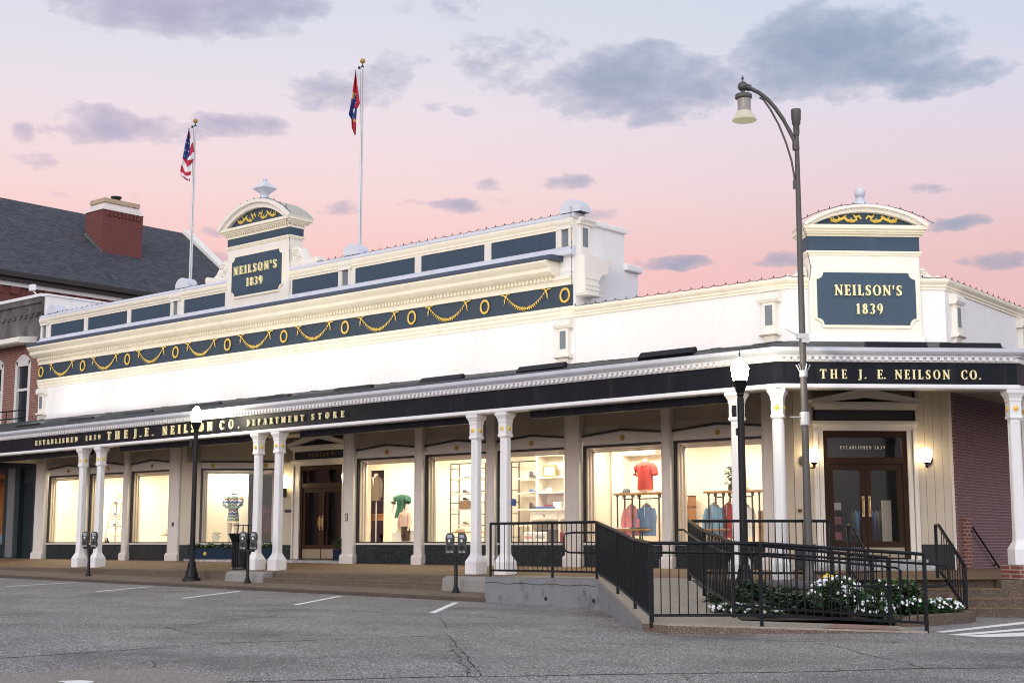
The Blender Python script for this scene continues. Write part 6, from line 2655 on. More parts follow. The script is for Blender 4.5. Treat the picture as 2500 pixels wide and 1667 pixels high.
mb.box(-34, -28.9, -1.9, -.1, 3.95, 4.0)
mb.box(-34, -28.9, -1.9, -.1, 1.15, 1.2)
mb.box(-28.95, -28.9, -1.9, -.1, 1.15, 4.0)
mb.build('shop_interior', 'amber_wood', NB)
area_light('shop_light', SF_.p(-30.2, -.8, 3.9), (0, 0, 0), 2.4, .5, 30, (1.0, .70, .38))
t = thing('wicker_basket', (-29.6, .6, 1.2), 'blue basket of goods in the lit shop window at the far left', 'basket')
mb = MB()
mb.lathe(-29.55, .75, [(.22, 1.21), (.27, 1.55), (.29, 1.58), (.27, 1.6)], 14)
mb.build('basket', 'sky_knit', t)
mb = leaf_clump((-29.55, .75, 1.66), (.24, .24, .1), 80, .10, seed=3)
mb.build('contents', 'siding_beige', t)

# ------------------------------------------------------------------ big slate roofed house behind
HB = thing('slate_roofed_house', (-43, 8, 0), 'large dark shingled house rising behind the brick building at the left', 'building')
EX, RXX = -36.0, -43.0
mb = MB()
sl = [(EX + .35, -8, 13.55), (EX + .35, 18.2, 13.55), (RXX, 18.2, 18.75), (RXX, -8, 18.75)]
mb.add(sl + [(x, y, z - .12) for x, y, z in sl], [(0, 1, 2, 3), (4, 5, 6, 7), (0, 4, 5, 1), (1, 5, 6, 2), (2, 6, 7, 3), (3, 7, 4, 0)])
s2 = [(-50.35, -8, 13.55), (-50.35, 18.2, 13.55), (RXX - .01, 18.2, 18.75), (RXX - .01, -8, 18.75)]
mb.add(s2 + [(x, y, z - .12) for x, y, z in s2], [(0, 1, 2, 3), (4, 5, 6, 7), (0, 4, 5, 1), (1, 5, 6, 2), (2, 6, 7, 3), (3, 7, 4, 0)])
mb.build('roof', 'roof_shingle', HB)
mb = MB()
mb.box(EX + .15, EX + .50, -8, 18.1, 13.28, 13.50)
mb.box(EX + .05, EX + .28, -8, 18.1, 13.10, 13.279)
mb.build('eaves', 'black_trim', HB)
mb = MB()
mb.box(EX, EX + .12, -8, 18.1, 12.90, 13.095)
mb.build('frieze_board', 'window_white', HB)
mb = MB()
mb.box(-50, EX, -7.7, 18, 0, 13.2)
mb.add([(EX, 18.0, 13.2), (-50, 18.0, 13.2), (RXX, 18.0, 18.4), (EX, 17.7, 13.2), (-50, 17.7, 13.2), (RXX, 17.7, 18.4)], [(0, 1, 2), (3, 4, 5), (0, 2, 5, 3), (1, 4, 5, 2)])
k = 0
yy_ = -7
while yy_ < 18:
    mb.box(EX + .0, EX + .10, yy_, yy_ + .42, 12.55, 12.899)
    yy_ += .84
mb.build('wall', 'brick_far', HB)
mb = MB()
gp = [(EX + .5, 13.25), (RXX, 18.95), (RXX - .35, 18.95), (RXX - .35, 18.3), (RXX, 18.3), (EX + .1, 13.25)]
pts = [(x, 18.05, z) for x, z in gp[:2]] + [(RXX, 18.05, 18.45), (EX + .1, 18.05, 13.1)]
mb.add([(x, 18.21, z) for x, z in ((EX + .75, 13.35), (RXX, 19.0), (RXX, 18.55), (EX + .55, 13.05))] + [(x, 18.75, z) for x, z in ((EX + .75, 13.35), (RXX, 19.0), (RXX, 18.55), (EX + .55, 13.05))],
       [(0, 1, 2, 3), (4, 5, 6, 7), (0, 4, 5, 1), (1, 5, 6, 2), (2, 6, 7, 3), (3, 7, 4, 0)])
mb.build('gable_coping', 'white_trim', HB)
mb = MB()
mb.slab([(-40.6, 10.5), (-39.0, 10.5), (-39.0, 12.88), (-40.6, 12.88)], 14.8, 18.15)
for j in range(9):
    y_ = 10.72 + j * .235
    mb.box(-39.0, -38.94, y_ - .06, y_ + .06, 17.85, 18.148)
ch = mb.build('chimney', 'brick_far', HB)
mb = MB()
mb.add([(-40.65, 10.45, 18.15), (-38.95, 10.45, 18.15), (-38.95, 12.93, 18.15), (-40.65, 12.93, 18.15), (-40.4, 10.7, 18.58), (-39.2, 10.7, 18.58), (-39.2, 12.7, 18.58), (-40.4, 12.7, 18.58)],
       [(0, 1, 2, 3), (4, 5, 6, 7), (0, 1, 5, 4), (1, 2, 6, 5), (2, 3, 7, 6), (3, 0, 4, 7)])
mb.build('chimney_shoulder', 'mortar_white', ch)
mb = MB()
mb.box(-40.45, -39.12, 10.62, 12.76, 18.581, 18.80)
mb.build('chimney_cap', 'coping_buff', ch)
mb = MB()
mb.lathe(-39.8, 11.75, [(.20, 18.80), (.18, 18.95), (.26, 19.05), (.29, 19.12), (.24, 19.12), (.16, 18.98)], 14)
mb.build('chimney_pot', 'pot_black', ch)
mb = MB()
for k in range(8):
    mb.box(-40.6 + k * .2, -40.4 + k * .2, 10.44, 10.50, 16.86 - k * .15, 17.06 - k * .15)
mb.box(-39.0, -38.88, 10.45, 12.92, 15.62, 15.74)
mb.build('flashing', 'copper_green', ch)

# ------------------------------------------------------------------ goods in the lit windows
def loft(mb, rings, n=18):
    b = len(mb.v)
    for (u, v, w, ru, rv) in rings:
        for j in range(n):
            a = 2 * pi * j / n
            mb.v.append(mb.P((u + ru * cos(a), v + rv * sin(a), w)))
    k = len(rings)
    for i in range(k - 1):
        for j in range(n):
            mb.f.append((b + i * n + j, b + i * n + (j + 1) % n, b + (i + 1) * n + (j + 1) % n, b + (i + 1) * n + j))
    mb.f.append(tuple(b + j for j in range(n)))
    mb.f.append(tuple(b + (k - 1) * n + j for j in range(n)))
    return mb


def pullover(fr, u, v, zt, h, w, mat, label, group, lean=0.0):
    """quarter zip pullover on a wooden hanger"""
    t = thing('hanging_pullover', fr.p(u, v, zt), label, 'pullover', group)
    mb = MB(fr)
    loft(mb, [(u, v, zt, .06, .05), (u, v, zt - .05, .075, .06), (u, v, zt - .06, .10, .07), (u, v, zt - .11, w * .48, .08), (u, v, zt - .20, w * .50, .09),
              (u + lean, v, zt - h * .6, w * .47, .085), (u + lean, v, zt - h * .95, w * .50, .09), (u + lean, v, zt - h, w * .48, .085)], 20)
    for s_ in (-1, 1):
        mb.tube([(u + s_ * w * .40, v, zt - .12), (u + s_ * w * .54, v + .02, zt - .30), (u + s_ * w * .58 + lean, v + .05, zt - h * .6), (u + s_ * w * .60 + lean, v + .06, zt - h * 1.0)], [.075, .075, .062, .05], 10)
    mb.build('pullover', mat, t, smooth=60)
    mb = MB(fr)
    mb.tube([(u, v, zt + .0), (u, v, zt + .06), (u + .03, v, zt + .10), (u, v, zt + .13), (u - .03, v, zt + .10)], .007, 5)
    mb.tube([(u - w * .3, v, zt - .06), (u, v, zt + .035), (u + w * .3, v, zt - .06)], .018, 6)
    mb.build('hanger', 'oak', t)
    mb = MB(fr)
    mb.box(u - .006, u + .006, v + .07, v + .10, zt - .30, zt - .02)
    mb.build('zip', 'pilaster_paint', t)
    return t


def rack(fr, u0, u1, v, zt, legs, shelf, label):
    t = thing('clothes_rack', fr.p((u0 + u1) / 2, v, 1.31), label, 'clothes rack', 'pipe clothes racks with timber tops')
    mb = MB(fr)
    mb.box(u0, u1, v - .20, v + .20, zt - .05, zt)
    mb.build('timber_top', 'oak', t, bevel=.006)
    mb = MB(fr)
    for l_ in legs:
        for dv in (-.16, .16):
            mb.tube([(l_, v + dv, 1.31), (l_, v + dv, zt - .05)], .022, 8)
            mb.tube([(l_, v + dv, zt - .09), (l_, v + dv, zt - .05)], .036, 8)
    for a_, c_ in zip(legs[:-1], legs[1:]):
        mb.tube([(a_ + .06, v, zt - .05), (a_ + .06, v, zt - .12), (a_ + .10, v, zt - .15), (c_ - .10, v, zt - .15), (c_ - .06, v, zt - .12), (c_ - .06, v, zt - .05)], .016, 8)
    mb.build('pipe_frame', 'dark_metal', t, smooth=50)
    mb = MB(fr)
    mb.box(shelf[0], shelf[1], v + .02, v + .42, shelf[2] - .04, shelf[2])
    mb.build('low_shelf', 'oak', t)
    mb = MB(fr)
    for l_ in (shelf[0] + .25, shelf[1] - .12, shelf[1] - .38):
        mb.tube([(l_, v + .36, 1.31), (l_, v + .36, shelf[2] - .04)], .02, 8)
    mb.build('pipe_leg', 'dark_metal', t)
    return t


def cap_hat(fr, u, v, z, mat, label):
    t = thing('baseball_cap', fr.p(u, v, z), label, 'cap', 'caps on the clothes rack')
    mb = MB(fr)
    loft(mb, [(u, v, z + .005, .10, .12), (u, v, z + .05, .10, .115), (u, v, z + .09, .085, .10), (u, v, z + .115, .05, .06), (u, v, z + .122, .01, .01)], 14)
    mb.build('crown', mat, t, smooth=60)
    mb = MB(fr)
    loft(mb, [(u - .10, v + .05, z + .004, .09, .08), (u - .10, v + .05, z + .016, .085, .075)], 12)
    mb.build('peak', mat, t)


rack(FR, .77, 2.36, -.90, 2.58, [.88, 1.36, 2.20], (.75, 1.93, 1.66), 'pipe and timber clothes rack under the red polo shirt')
rack(FR, 3.56, 5.30, -.90, 2.57, [3.70, 4.12, 4.95], (3.56, 4.30, 1.65), 'pipe and timber clothes rack in the window nearest the corner')
pullover(FR, 1.26, -.84, 2.27, .78, .42, 'pink_knit', 'pink pullover hanging left on the rack below the red polo shirt', 'pullovers hanging in the windows')
pullover(FR, 1.74, -.84, 2.28, .80, .45, 'blue_knit', 'steel blue pullover hanging right on the rack below the red polo shirt', 'pullovers hanging in the windows')
pullover(FR, 3.79, -.84, 2.26, .78, .44, 'sky_knit', 'pale sky blue pullover in the window nearest the corner', 'pullovers hanging in the windows')
pullover(FR, 4.14, -.95, 2.26, .84, .44, 'red_knit', 'deep red pullover half behind the pale blue one', 'pullovers hanging in the windows')
pullover(FR, 4.66, -.84, 2.24, .78, .44, 'white_knit', 'white pullover right of the black lamp post in the corner window', 'pullovers hanging in the windows')
t = thing('polo_form', FR.p(1.68, -.88, 2.58), 'red polo shirt on a headless form on top of the rack', 'shirt form')
mb = MB(FR)
u, v = 1.68, -.88
loft(mb, [(u, v, 2.66, .235, .14), (u, v, 2.75, .235, .14), (u, v, 2.95, .225, .135), (u, v, 3.13, .255, .14), (u, v, 3.24, .27, .135), (u, v, 3.32, .22, .11), (u, v, 3.37, .11, .09), (u, v, 3.39, .08, .075)], 22)
for s_ in (-1, 1):
    mb.tube([(u + s_ * .19, v, 3.28), (u + s_ * .28, v, 3.18), (u + s_ * .325, v + .02, 3.03)], [.085, .095, .085], 12)
mb.build('polo_shirt', 'red_polo', t, smooth=60)
mb = MB(FR)
for s_ in (-1, 1):
    mb.add([(u, v + .10, 3.34), (u + s_ * .10, v + .09, 3.36), (u + s_ * .12, v + .12, 3.29), (u + s_ * .04, v + .15, 3.25)], [(0, 1, 2, 3)])
mb.box(u - .012, u + .012, v + .125, v + .15, 3.12, 3.27)
mb.build('collar', 'red_polo', t)
mb = MB(FR)
loft(mb, [(u, v, 3.36, .06, .06), (u, v, 3.43, .058, .058), (u, v, 3.45, .05, .05)], 14)
loft(mb, [(u, v, 2.60, .20, .12), (u, v, 2.67, .215, .13)], 16)
loft(mb, [(u, v, 2.58, .03, .03), (u, v, 2.61, .03, .03)], 8)
mb.build('body_form', 'skin_form', t, smooth=50)
cap_hat(FR, 1.10, -.84, 2.582, 'cap_grey', 'grey baseball cap left of the red polo shirt')
cap_hat(FR, 2.14, -.84, 2.582, 'white_knit', 'white baseball cap right of the red polo shirt')
t = thing('folded_clothes', FR.p(1.3, -.7, 1.665), 'flat folded pale and charcoal clothes on the low shelf under the pink pullover', 'folded clothes')
mb = MB(FR)
mb.box(.84, 1.34, -.84, -.55, 1.664, 1.69)
mb.build('pale_stack', 'white_knit', t, bevel=.01)
mb = MB(FR)
mb.box(1.40, 1.80, -.84, -.55, 1.664, 1.695)
mb.build('dark_stack', 'cap_grey', t, bevel=.01)
t = thing('shelf_tower', FR.p(2.25, -1.5, 1.31), 'dark open shelf tower at the right of the polo shirt window', 'shelf')
mb = MB(FR)
for du in (0, .5):
    mb.box(2.10 + du, 2.15 + du, -1.75, -1.45, 1.31, 2.5)
for z in (1.5, 1.85, 2.2, 2.48):
    mb.box(2.10, 2.65, -1.75, -1.45, z, z + .03)
mb.build('frame', 'amber_wood', t)
mb = MB(FR)
mb.box(2.2, 2.5, -1.7, -1.5, 1.53, 1.68)
mb.box(2.2, 2.45, -1.7, -1.5, 1.88, 2.02)
mb.build('folded_shirts', 'white_knit', t)
mb = leaf_clump(FR.p(4.24, -.90, 2.92), (.12, .12, .27), 130, .10, seed=77)
mb.lathe(4.24, .90, [(.05, 2.575), (.07, 2.62), (.06, 2.70), (.03, 2.74)], 10)
tag(mb.build('vase_plant', 'leaf_dark', None), 'tall grassy plant in a vase on the corner window rack', 'plant')
t = thing('toy_sailboat', FR.p(4.72, -.9, 2.57), 'small model boat with yellow sail on the corner window rack', 'ornament')
mb = MB(FR)
mb.add([(4.70, -.90, 2.64), (4.60, -.90, 2.66), (4.70, -.90, 2.88), (4.70, -.88, 2.64)], [(0, 1, 2), (0, 2, 3)])
mb.build('sail', 'petal_yellow', t)
mb = MB(FR)
loft(mb, [(4.69, -.9, 2.575, .06, .03), (4.69, -.9, 2.60, .10, .045), (4.69, -.9, 2.63, .11, .05)], 10)
mb.build('hull', 'white_knit', t)
mb = MB(FR)
mb.box(4.85, 5.55, -1.35, -1.15, 1.31, 2.08)
tag(mb.build('cardboard_panel', 'brown_box', None), 'tan board leaning behind the white pullover in the corner window', 'board')
mb = MB(FR)
mb.box(3.32, 3.50, -1.5, -1.25, 1.31, 1.98)
tag(mb.build('cardboard_panel', 'brown_box', None), 'narrow tan board standing in the left corner of the corner window', 'board')


def mannequin(fr, u, v, z0, H, label, dress_mat, parts, form='skin_form'):
    """headless standing form: legs, arms and a dressed body"""
    t = thing('mannequin', fr.p(u, v, z0), label, 'mannequin', 'headless mannequins in the windows')
    s_ = H
    mb = MB(fr)
    for sg in (-1, 1):
        mb.tube([(u + sg * .07 * s_, v, z0 + .42 * s_), (u + sg * .075 * s_, v + .01, z0 + .25 * s_), (u + sg * .07 * s_, v, z0 + .12 * s_), (u + sg * .075 * s_, v, z0 + .02 * s_)], [.062 * s_, .048 * s_, .04 * s_, .026 * s_], 10)
        mb.tube([(u + sg * .075 * s_, v - .03 * s_, z0 + .02 * s_), (u + sg * .08 * s_, v + .10 * s_, z0 + .012 * s_)], [.03 * s_, .026 * s_], 8)
    loft(mb, [(u, v, z0 + .96 * s_, .05 * s_, .05 * s_), (u, v, z0 + 1.0 * s_, .042 * s_, .042 * s_)], 12)
    mb.build('body_form', form, t, smooth=60)
    for nm, mat, rings, sleeves, hands in parts:
        mb = MB(fr)
        loft(mb, [(u, v, z0 + w * s_, ru * s_, rv * s_) for w, ru, rv in rings], 22)
        for path, rr in sleeves:
            for sg in (-1, 1):
                mb.tube([(u + sg * a * s_, v + b_ * s_, z0 + w * s_) for a, b_, w in path], [r * s_ for r in rr], 10)
        mb.build(nm, mat, t, smooth=60)
        if hands:
            mb = MB(fr)
            for sg in (-1, 1):
                a, b_, w = hands
                pth = [(u + sg * sleeves[0][0][-1][0] * s_, v + sleeves[0][0][-1][1] * s_, z0 + sleeves[0][0][-1][2] * s_), (u + sg * a * s_, v + b_ * s_, z0 + w * s_)]
                mb.tube(pth, [.034 * s_, .024 * s_], 8)
                for f_ in range(4):
                    mb.tube([(pth[1][0] + (f_ - 1.5) * .013 * s_, pth[1][1], pth[1][2]), (pth[1][0] + (f_ - 1.5) * .018 * s_, pth[1][1] + .02 * s_, pth[1][2] - (.07 - abs(f_ - 1.4) * .008) * s_)], [.010 * s_, .007 * s_], 5)
                mb.tube([pth[1], (pth[1][0] - sg * .035 * s_, pth[1][1] + .02 * s_, pth[1][2] - .03 * s_)], [.011 * s_, .008 * s_], 5)
            mb.build('hand', form, t, smooth=60)
    return t


PUFF = [([(.17, 0, .90), (.24, .02, .84), (.27, .04, .76), (.255, .06, .72)], [.06, .085, .08, .05])]
mannequin(FR, -7.32, -.95, 1.62, 1.16, 'headless mannequin in a short sleeved green velvet dress', None,
          [('dress', 'green_velvet', [(.36, .235, .16), (.45, .215, .15), (.60, .165, .12), (.68, .15, .11), (.80, .165, .12), (.90, .175, .10), (.955, .11, .08), (.965, .08, .07)], PUFF, (.25, .10, .56))])
mannequin(FR, -6.90, -.70, 1.31, 1.0, 'small headless child mannequin in peach fleece top and brown trousers', None,
          [('fleece_top', 'peach_fleece', [(.47, .20, .13), (.52, .205, .135), (.70, .19, .13), (.84, .185, .12), (.90, .13, .09), (.96, .09, .08), (1.0, .10, .085)],
            [([(.15, 0, .86), (.20, .02, .74), (.22, .05, .58), (.215, .08, .46)], [.075, .075, .065, .05])], (.21, .10, .42)),
           ('trousers', 'brown_cord', [(.44, .155, .11), (.50, .16, .115)], [([(.075, 0, .47), (.08, .01, .25), (.082, 0, .05)], [.085, .072, .062])], None)])
f_t = MB(FR)
f_t.poly([(-6.96 + .035 * cos(2 * pi * j / 12), 2.11 + .035 * sin(2 * pi * j / 12)) for j in range(12)], -.60, -.575)
mq = [o for o in D.objects if o.name.startswith('mannequin')][-1]
f_t.build('badge', 'petal_yellow', mq)
for u0_, u1_, v0_, v1_, z1_, lb in ((-7.50, -7.0, -1.2, -.72, 1.62, 'low pale grey plinth under the green dress mannequin'), (-6.78, -6.3, -1.2, -.75, 1.67, 'pale grey plinth right of the child mannequin')):
    mb = MB(FR)
    mb.box(u0_, u1_, v0_, v1_, 1.31, z1_)
    tag(mb.build('plinth', 'pilaster_paint', None, bevel=.01), lb, 'plinth', 'plinths in the green dress window')
t = thing('side_table', FR.p(-9.6, -2.3, 1.0), 'carved oak side table seen through the dark opening of the green dress window', 'table')
mb = MB(FR)
mb.box(-10.05, -9.2, -2.5, -2.1, 2.16, 2.21)
mb.box(-10.0, -9.25, -2.46, -2.14, 2.0, 2.16)
mb.build('table_top', 'amber_wood', t)
for du in (-9.98, -9.3):
    mb = MB(FR)
    mb.tube([(du, -2.15, 2.02), (du + .04, -2.12, 1.85), (du + .01, -2.15, 1.6), (du - .02, -2.15, 1.35), (du, -2.12, .8)], [.05, .05, .032, .028, .03], 8)
    mb.build('leg', 'amber_wood', t)
t = thing('coat_stand', FR.p(-9.62, -2.15, .8), 'tweed jacket with white collar on a stand in the dark opening', 'jacket')
u, v = -9.60, -2.05
mb = MB(FR)
loft(mb, [(u, v, 2.62, .20, .13), (u, v, 2.75, .215, .14), (u, v, 3.0, .19, .13), (u, v, 3.2, .21, .13), (u, v, 3.34, .17, .10), (u, v, 3.40, .08, .07)], 18)
for sg in (-1, 1):
    mb.tube([(u + sg * .17, v, 3.30), (u + sg * .24, v, 3.1), (u + sg * .24, v + .03, 2.72)], [.07, .07, .055], 8)
mb.build('jacket', 'tweed', t, smooth=60)
mb = MB(FR)
loft(mb, [(u, v + .02, 3.34, .07, .08), (u, v + .02, 3.46, .075, .07), (u, v, 3.48, .05, .05)], 12)
mb.add([(u - .05, v + .15, 3.36), (u + .05, v + .15, 3.36), (u, v + .14, 3.05)], [(0, 1, 2)])
mb.tube([(u, v, .8), (u, v, 2.7)], .02, 6)
mb.build('collar', 'white_knit', t)

SW = [([(.10, 0, .97), (.13, .02, .945), (.165, .05, .88), (.165, .10, .80), (.12, .14, .75), (.08, .17, .745)], [.05, .06, .064, .055, .042, .032])]
mannequin(RE, 1.52, -.85, 1.32, 1.62, 'headless mannequin in a zigzag patterned sweater and short skirt', None,
          [('sweater', 'zigzag_knit', [(.68, .105, .085), (.74, .11, .09), (.84, .12, .09), (.93, .13, .085), (.98, .10, .07), (1.01, .06, .055), (1.03, .065, .06)], SW, None),
           ('skirt', 'zigzag_knit', [(.445, .128, .105), (.50, .125, .10), (.64, .108, .09), (.70, .10, .085)], [], None)])
t = thing('white_pot_stand', RE.p(.95, -.9, 1.31), 'small white pot with a few leaves at the left foot of the patterned mannequin', 'plant pot')
mb = MB(RE)
mb.lathe(.95, -.8, [(.09, 1.31), (.12, 1.36), (.14, 1.5), (.15, 1.56), (.12, 1.56)], 12)
mb.build('pot', 'white_knit', t)
mb = leaf_clump(RE.p(.97, -.8, 1.62), (.12, .12, .08), 40, .07, seed=31)
mb.build('leaves', 'leaf_lime', t)
for k, (s_, zt, mat, nm) in enumerate(((2.42, 2.62, 'pink_knit', 'pink'), (2.58, 2.55, 'red_knit', 'bright red'), (2.74, 2.56, 'tweed', 'olive'))):
    pullover(RE, s_, -1.75, zt, .95, .26, mat, '%s top hanging in the dim part of the recess window' % nm, 'tops hanging in the dim recess window')
mb = MB(RE)
mb.tube([(2.1, -1.75, 2.74), (3.2, -1.75, 2.74)], .015, 6)
for s_ in (2.12, 3.18):
    mb.tube([(s_, -1.75, .8), (s_, -1.75, 2.74)], .015, 6)
tag(mb.build('garment_rail', 'dark_metal', None), 'dark garment rail behind the recess window', 'clothes rack')


def shoe(fr, u, v, z, mat, label, boot=False, k=1.0):
    t = thing('shoe', fr.p(u, v, z), label, 'shoe', 'shoes on display')
    mb = MB(fr)
    hh = .17 if boot else .09
    loft(mb, [(u, v, z, .11 * k, .045), (u, v, z + .04, .115 * k, .048), (u - .035, v, z + .06, .075 * k, .042), (u - .06, v, z + hh, .045 * k, .036)], 12)
    mb.build('upper', mat, t, smooth=60)
    mb = MB(fr)
    loft(mb, [(u, v, z - .0, .118 * k, .05), (u, v, z + .018, .118 * k, .05)], 12)
    mb.build('sole', 'white_knit' if not boot else 'shoe_dark', t)
    return t


def ladder_shelf(fr, u0, u1, v, z0, z1, shelves, frame_mat, label, slope=0.0, depth=.35, shelf_mat='interior_white'):
    t = thing('ladder_shelf', fr.p((u0 + u1) / 2, v, z0), label, 'shelf unit', 'open ladder shelves')
    mb = MB(fr)
    for u in (u0, u1):
        for dv in (0, -depth):
            mb.bar((u, v + dv + (slope if dv == 0 else 0), z0), (u, v + dv, z1), .035)
        for k in range(7):
            z = z0 + (z1 - z0) * (k + .5) / 7
            mb.bar((u, v + slope * (1 - (z - z0) / (z1 - z0)), z), (u, v - depth, z), .02)
    mb.bar((u0, v, z1 - .02), (u1, v, z1 - .02), .03)
    mb.build('frame', frame_mat, t)
    for z in shelves:
        mb = MB(fr)
        mb.box(u0, u1, v - depth + .01, v + slope * (1 - (z - z0) / (z1 - z0)), z - .035, z)
        mb.build('shelf', shelf_mat, t)
    return t


ladder_shelf(FR, -5.12, -4.10, -.75, 1.31, 3.57, [3.16, 2.71, 2.27, 1.81], 'dark_metal', 'dark metal ladder shelf with white boards and shoes, left of the double columns')
shoe(FR, -4.62, -.85, 2.715, 'shoe_dark', 'dark low shoe on the second shelf of the metal ladder')
shoe(FR, -4.62, -.85, 2.50, 'shoe_dark', 'dark shoes standing on the tan shoebox of the metal ladder')
mb = MB(FR)
mb.box(-4.78, -4.50, -.98, -.74, 2.275, 2.495)
tag(mb.build('shoebox', 'shoe_tan', None, bevel=.01), 'tan handbag shaped box on the third shelf of the metal ladder', 'box')
shoe(FR, -4.60, -.85, 1.815, 'shoe_tan', 'tan shoe on the lowest shelf of the metal ladder')
shoe(FR, -4.55, -.80, 3.165, 'white_knit', 'white tall boot on the top shelf of the metal ladder', True, .8)
t = thing('low_table', FR.p(-4.2, -.7, 1.31), 'low oak table with dark legs beside the metal ladder shelf', 'table')
mb = MB(FR)
mb.box(-4.72, -3.72, -.72, -.38, 1.58, 1.61)
mb.build('table_top', 'oak', t)
for du in (-4.6, -3.85):
    mb = MB(FR)
    mb.tube([(du, -.55, 1.31), (du, -.55, 1.58)], .025, 8)
    mb.build('leg', 'dark_metal', t)
mb = MB(FR)
loft(mb, [(-4.55, -.55, 1.612, .18, .10), (-4.55, -.55, 1.68, .17, .09), (-4.52, -.55, 1.72, .06, .04)], 12)
tag(mb.build('straw_bag', 'coping_buff', None, smooth=60), 'soft tan bag lying on the low oak table', 'bag')
ladder_shelf(FR, -3.4, -2.98 + .55, -1.45, 1.31, 3.60, [3.12, 2.70, 2.25, 1.80], 'dark_metal', 'dark metal ladder shelf at the left of the bookcase window', depth=.32)
for z, mt, lb in ((3.125, 'shoe_dark', 'dark boot on the top shelf beside the bookcase'), (2.705, 'book_blue', 'navy low shoe on the second shelf beside the bookcase'), (2.255, 'shoe_dark', 'dark boot on the third shelf beside the bookcase'), (1.805, 'cap_grey', 'grey shoe on the bottom shelf beside the bookcase')):
    shoe(FR, -2.58, -1.40, z, mt, lb, 'boot' in lb)
t = thing('bookcase', FR.p(-1.5, -1.5, 1.31), 'white built in bookcase with drawers full of gifts', 'bookcase')
mb = MB(FR)
for u in (-2.42, -1.42, -.28):
    mb.box(u - .035, u + .035, -1.80, -1.40, 2.24, 3.75)
mb.box(-2.45, -.25, -1.82, -1.80, 1.31, 3.85)
mb.box(-2.45, -.25, -1.80, -1.36, 3.70, 3.85)
mb.build('carcass', 'interior_white', t)
for z in (3.12, 2.70):
    mb = MB(FR)
    mb.box(-2.42, -.28, -1.79, -1.41, z - .035, z)
    mb.build('shelf', 'interior_white', t)
mb = MB(FR)
mb.box(-2.50, -.25, -1.80, -1.10, 2.18, 2.235)
mb.box(-2.46, -.25, -1.79, -1.16, 1.92, 2.18)
for u in (-2.44, -1.42, -.30):
    mb.box(u - .03, u + .03, -1.79, -1.16, 1.31, 1.92)
mb.build('counter', 'interior_white', t)
for u in (-2.38, -1.36):
    mb = MB(FR)
    mb.box(u, u + .90, -1.162, -1.140, 1.95, 2.15)
    dw = mb.build('drawer', 'interior_white', t)
    mb = MB(FR)
    mb.ball((u + .45, -1.12, 2.05), .022, 8, 6)
    mb.build('knob', 'dark_metal', dw)
goods = [('picture_frame', [(-2.30, -1.86, -1.60, -1.55, 3.125, 3.45)], 'dull_gold', 'dark framed print on the top bookcase shelf', 'picture'),
         ('throw_blanket', [(-2.28, -1.76, -1.45, -1.15, 2.24, 2.30)], 'book_blue', 'folded blue checked blanket on the bookcase counter', 'blanket'),
         ('throw_blanket', [(-2.25, -1.85, -1.75, -1.5, 2.24, 2.36)], 'book_red', 'folded red blanket behind the blue one on the bookcase counter', 'blanket'),
         ('gift_box', [(-1.84, -1.56, -1.6, -1.4, 2.24, 2.42)], 'white_knit', 'white gift box on the bookcase counter', 'box'),
         ('storage_crate', [(-2.2, -1.5, -1.7, -1.3, 1.32, 1.66)], 'cap_grey', 'grey bundle below the bookcase counter', 'box'),
         ('gift_box', [(-1.15, -.85, -1.62, -1.5, 2.705, 2.86)], 'shop_green', 'small green box on the right middle shelf', 'box')]
for nm, bx, mt, lb, ct in goods:
    mb = MB(FR)
    for b_ in bx:
        mb.box(*b_)
    tag(mb.build(nm, mt, None, bevel=.008), lb, ct)
mb = MB(FR)
mb.box(-2.26, -1.90, -1.548, -1.544, 3.165, 3.41)
mb.build('print', 'white_knit', D.objects['picture_frame'])
mb = MB(FR)
mb.lathe(-1.22, 1.45, [(.05, 2.24), (.06, 2.30), (.065, 2.42), (.045, 2.46), (.05, 2.47)], 12)
tag(mb.build('vase', 'cap_grey', None), 'tall grey green vase on the bookcase counter', 'vase')
mb = MB(FR)
mb.lathe(-.80, 1.45, [(.07, 2.24), (.075, 2.32), (.07, 2.41), (.06, 2.42)], 12)
tag(mb.build('mug', 'book_blue', None), 'bright blue mug on the bookcase counter', 'mug')
cap_hat(FR, -2.1, -1.55, 2.705, 'white_knit', 'white cap with red lettering on the middle bookcase shelf')
for k, (u0_, mt, lb) in enumerate(((-2.40, 'white_knit', 'white pillow with red lettering on the floor of the bookcase window'), (-1.98, 'white_knit', 'white pillow with the black word Rebels on the floor of the bookcase window'), (-1.12, 'book_red', 'red and white patterned pillow at the right of the bookcase window'))):
    t = thing('pillow', FR.p(u0_ + .2, -.78, 1.31), lb, 'pillow', 'pillows in the bookcase window')
    mb = MB(FR)
    mb.box(u0_, u0_ + .40, -.90, -.78, 1.315, 1.60)
    mb.build('cushion', mt, t, bevel=.04)
    o = FR.p(u0_ + .05, -.777, 1.40)
    if k == 0:
        plain_text('Ole Miss', .10, (FR.p(u0_ + .02, -.775, 1.42)), FR.U, 'lettering', 'red_ink', t, .003, .2)
    if k == 1:
        plain_text('Rebels', .125, (FR.p(u0_ + .02, -.775, 1.42)), FR.U, 'lettering', 'black_ink', t, .003, .3)
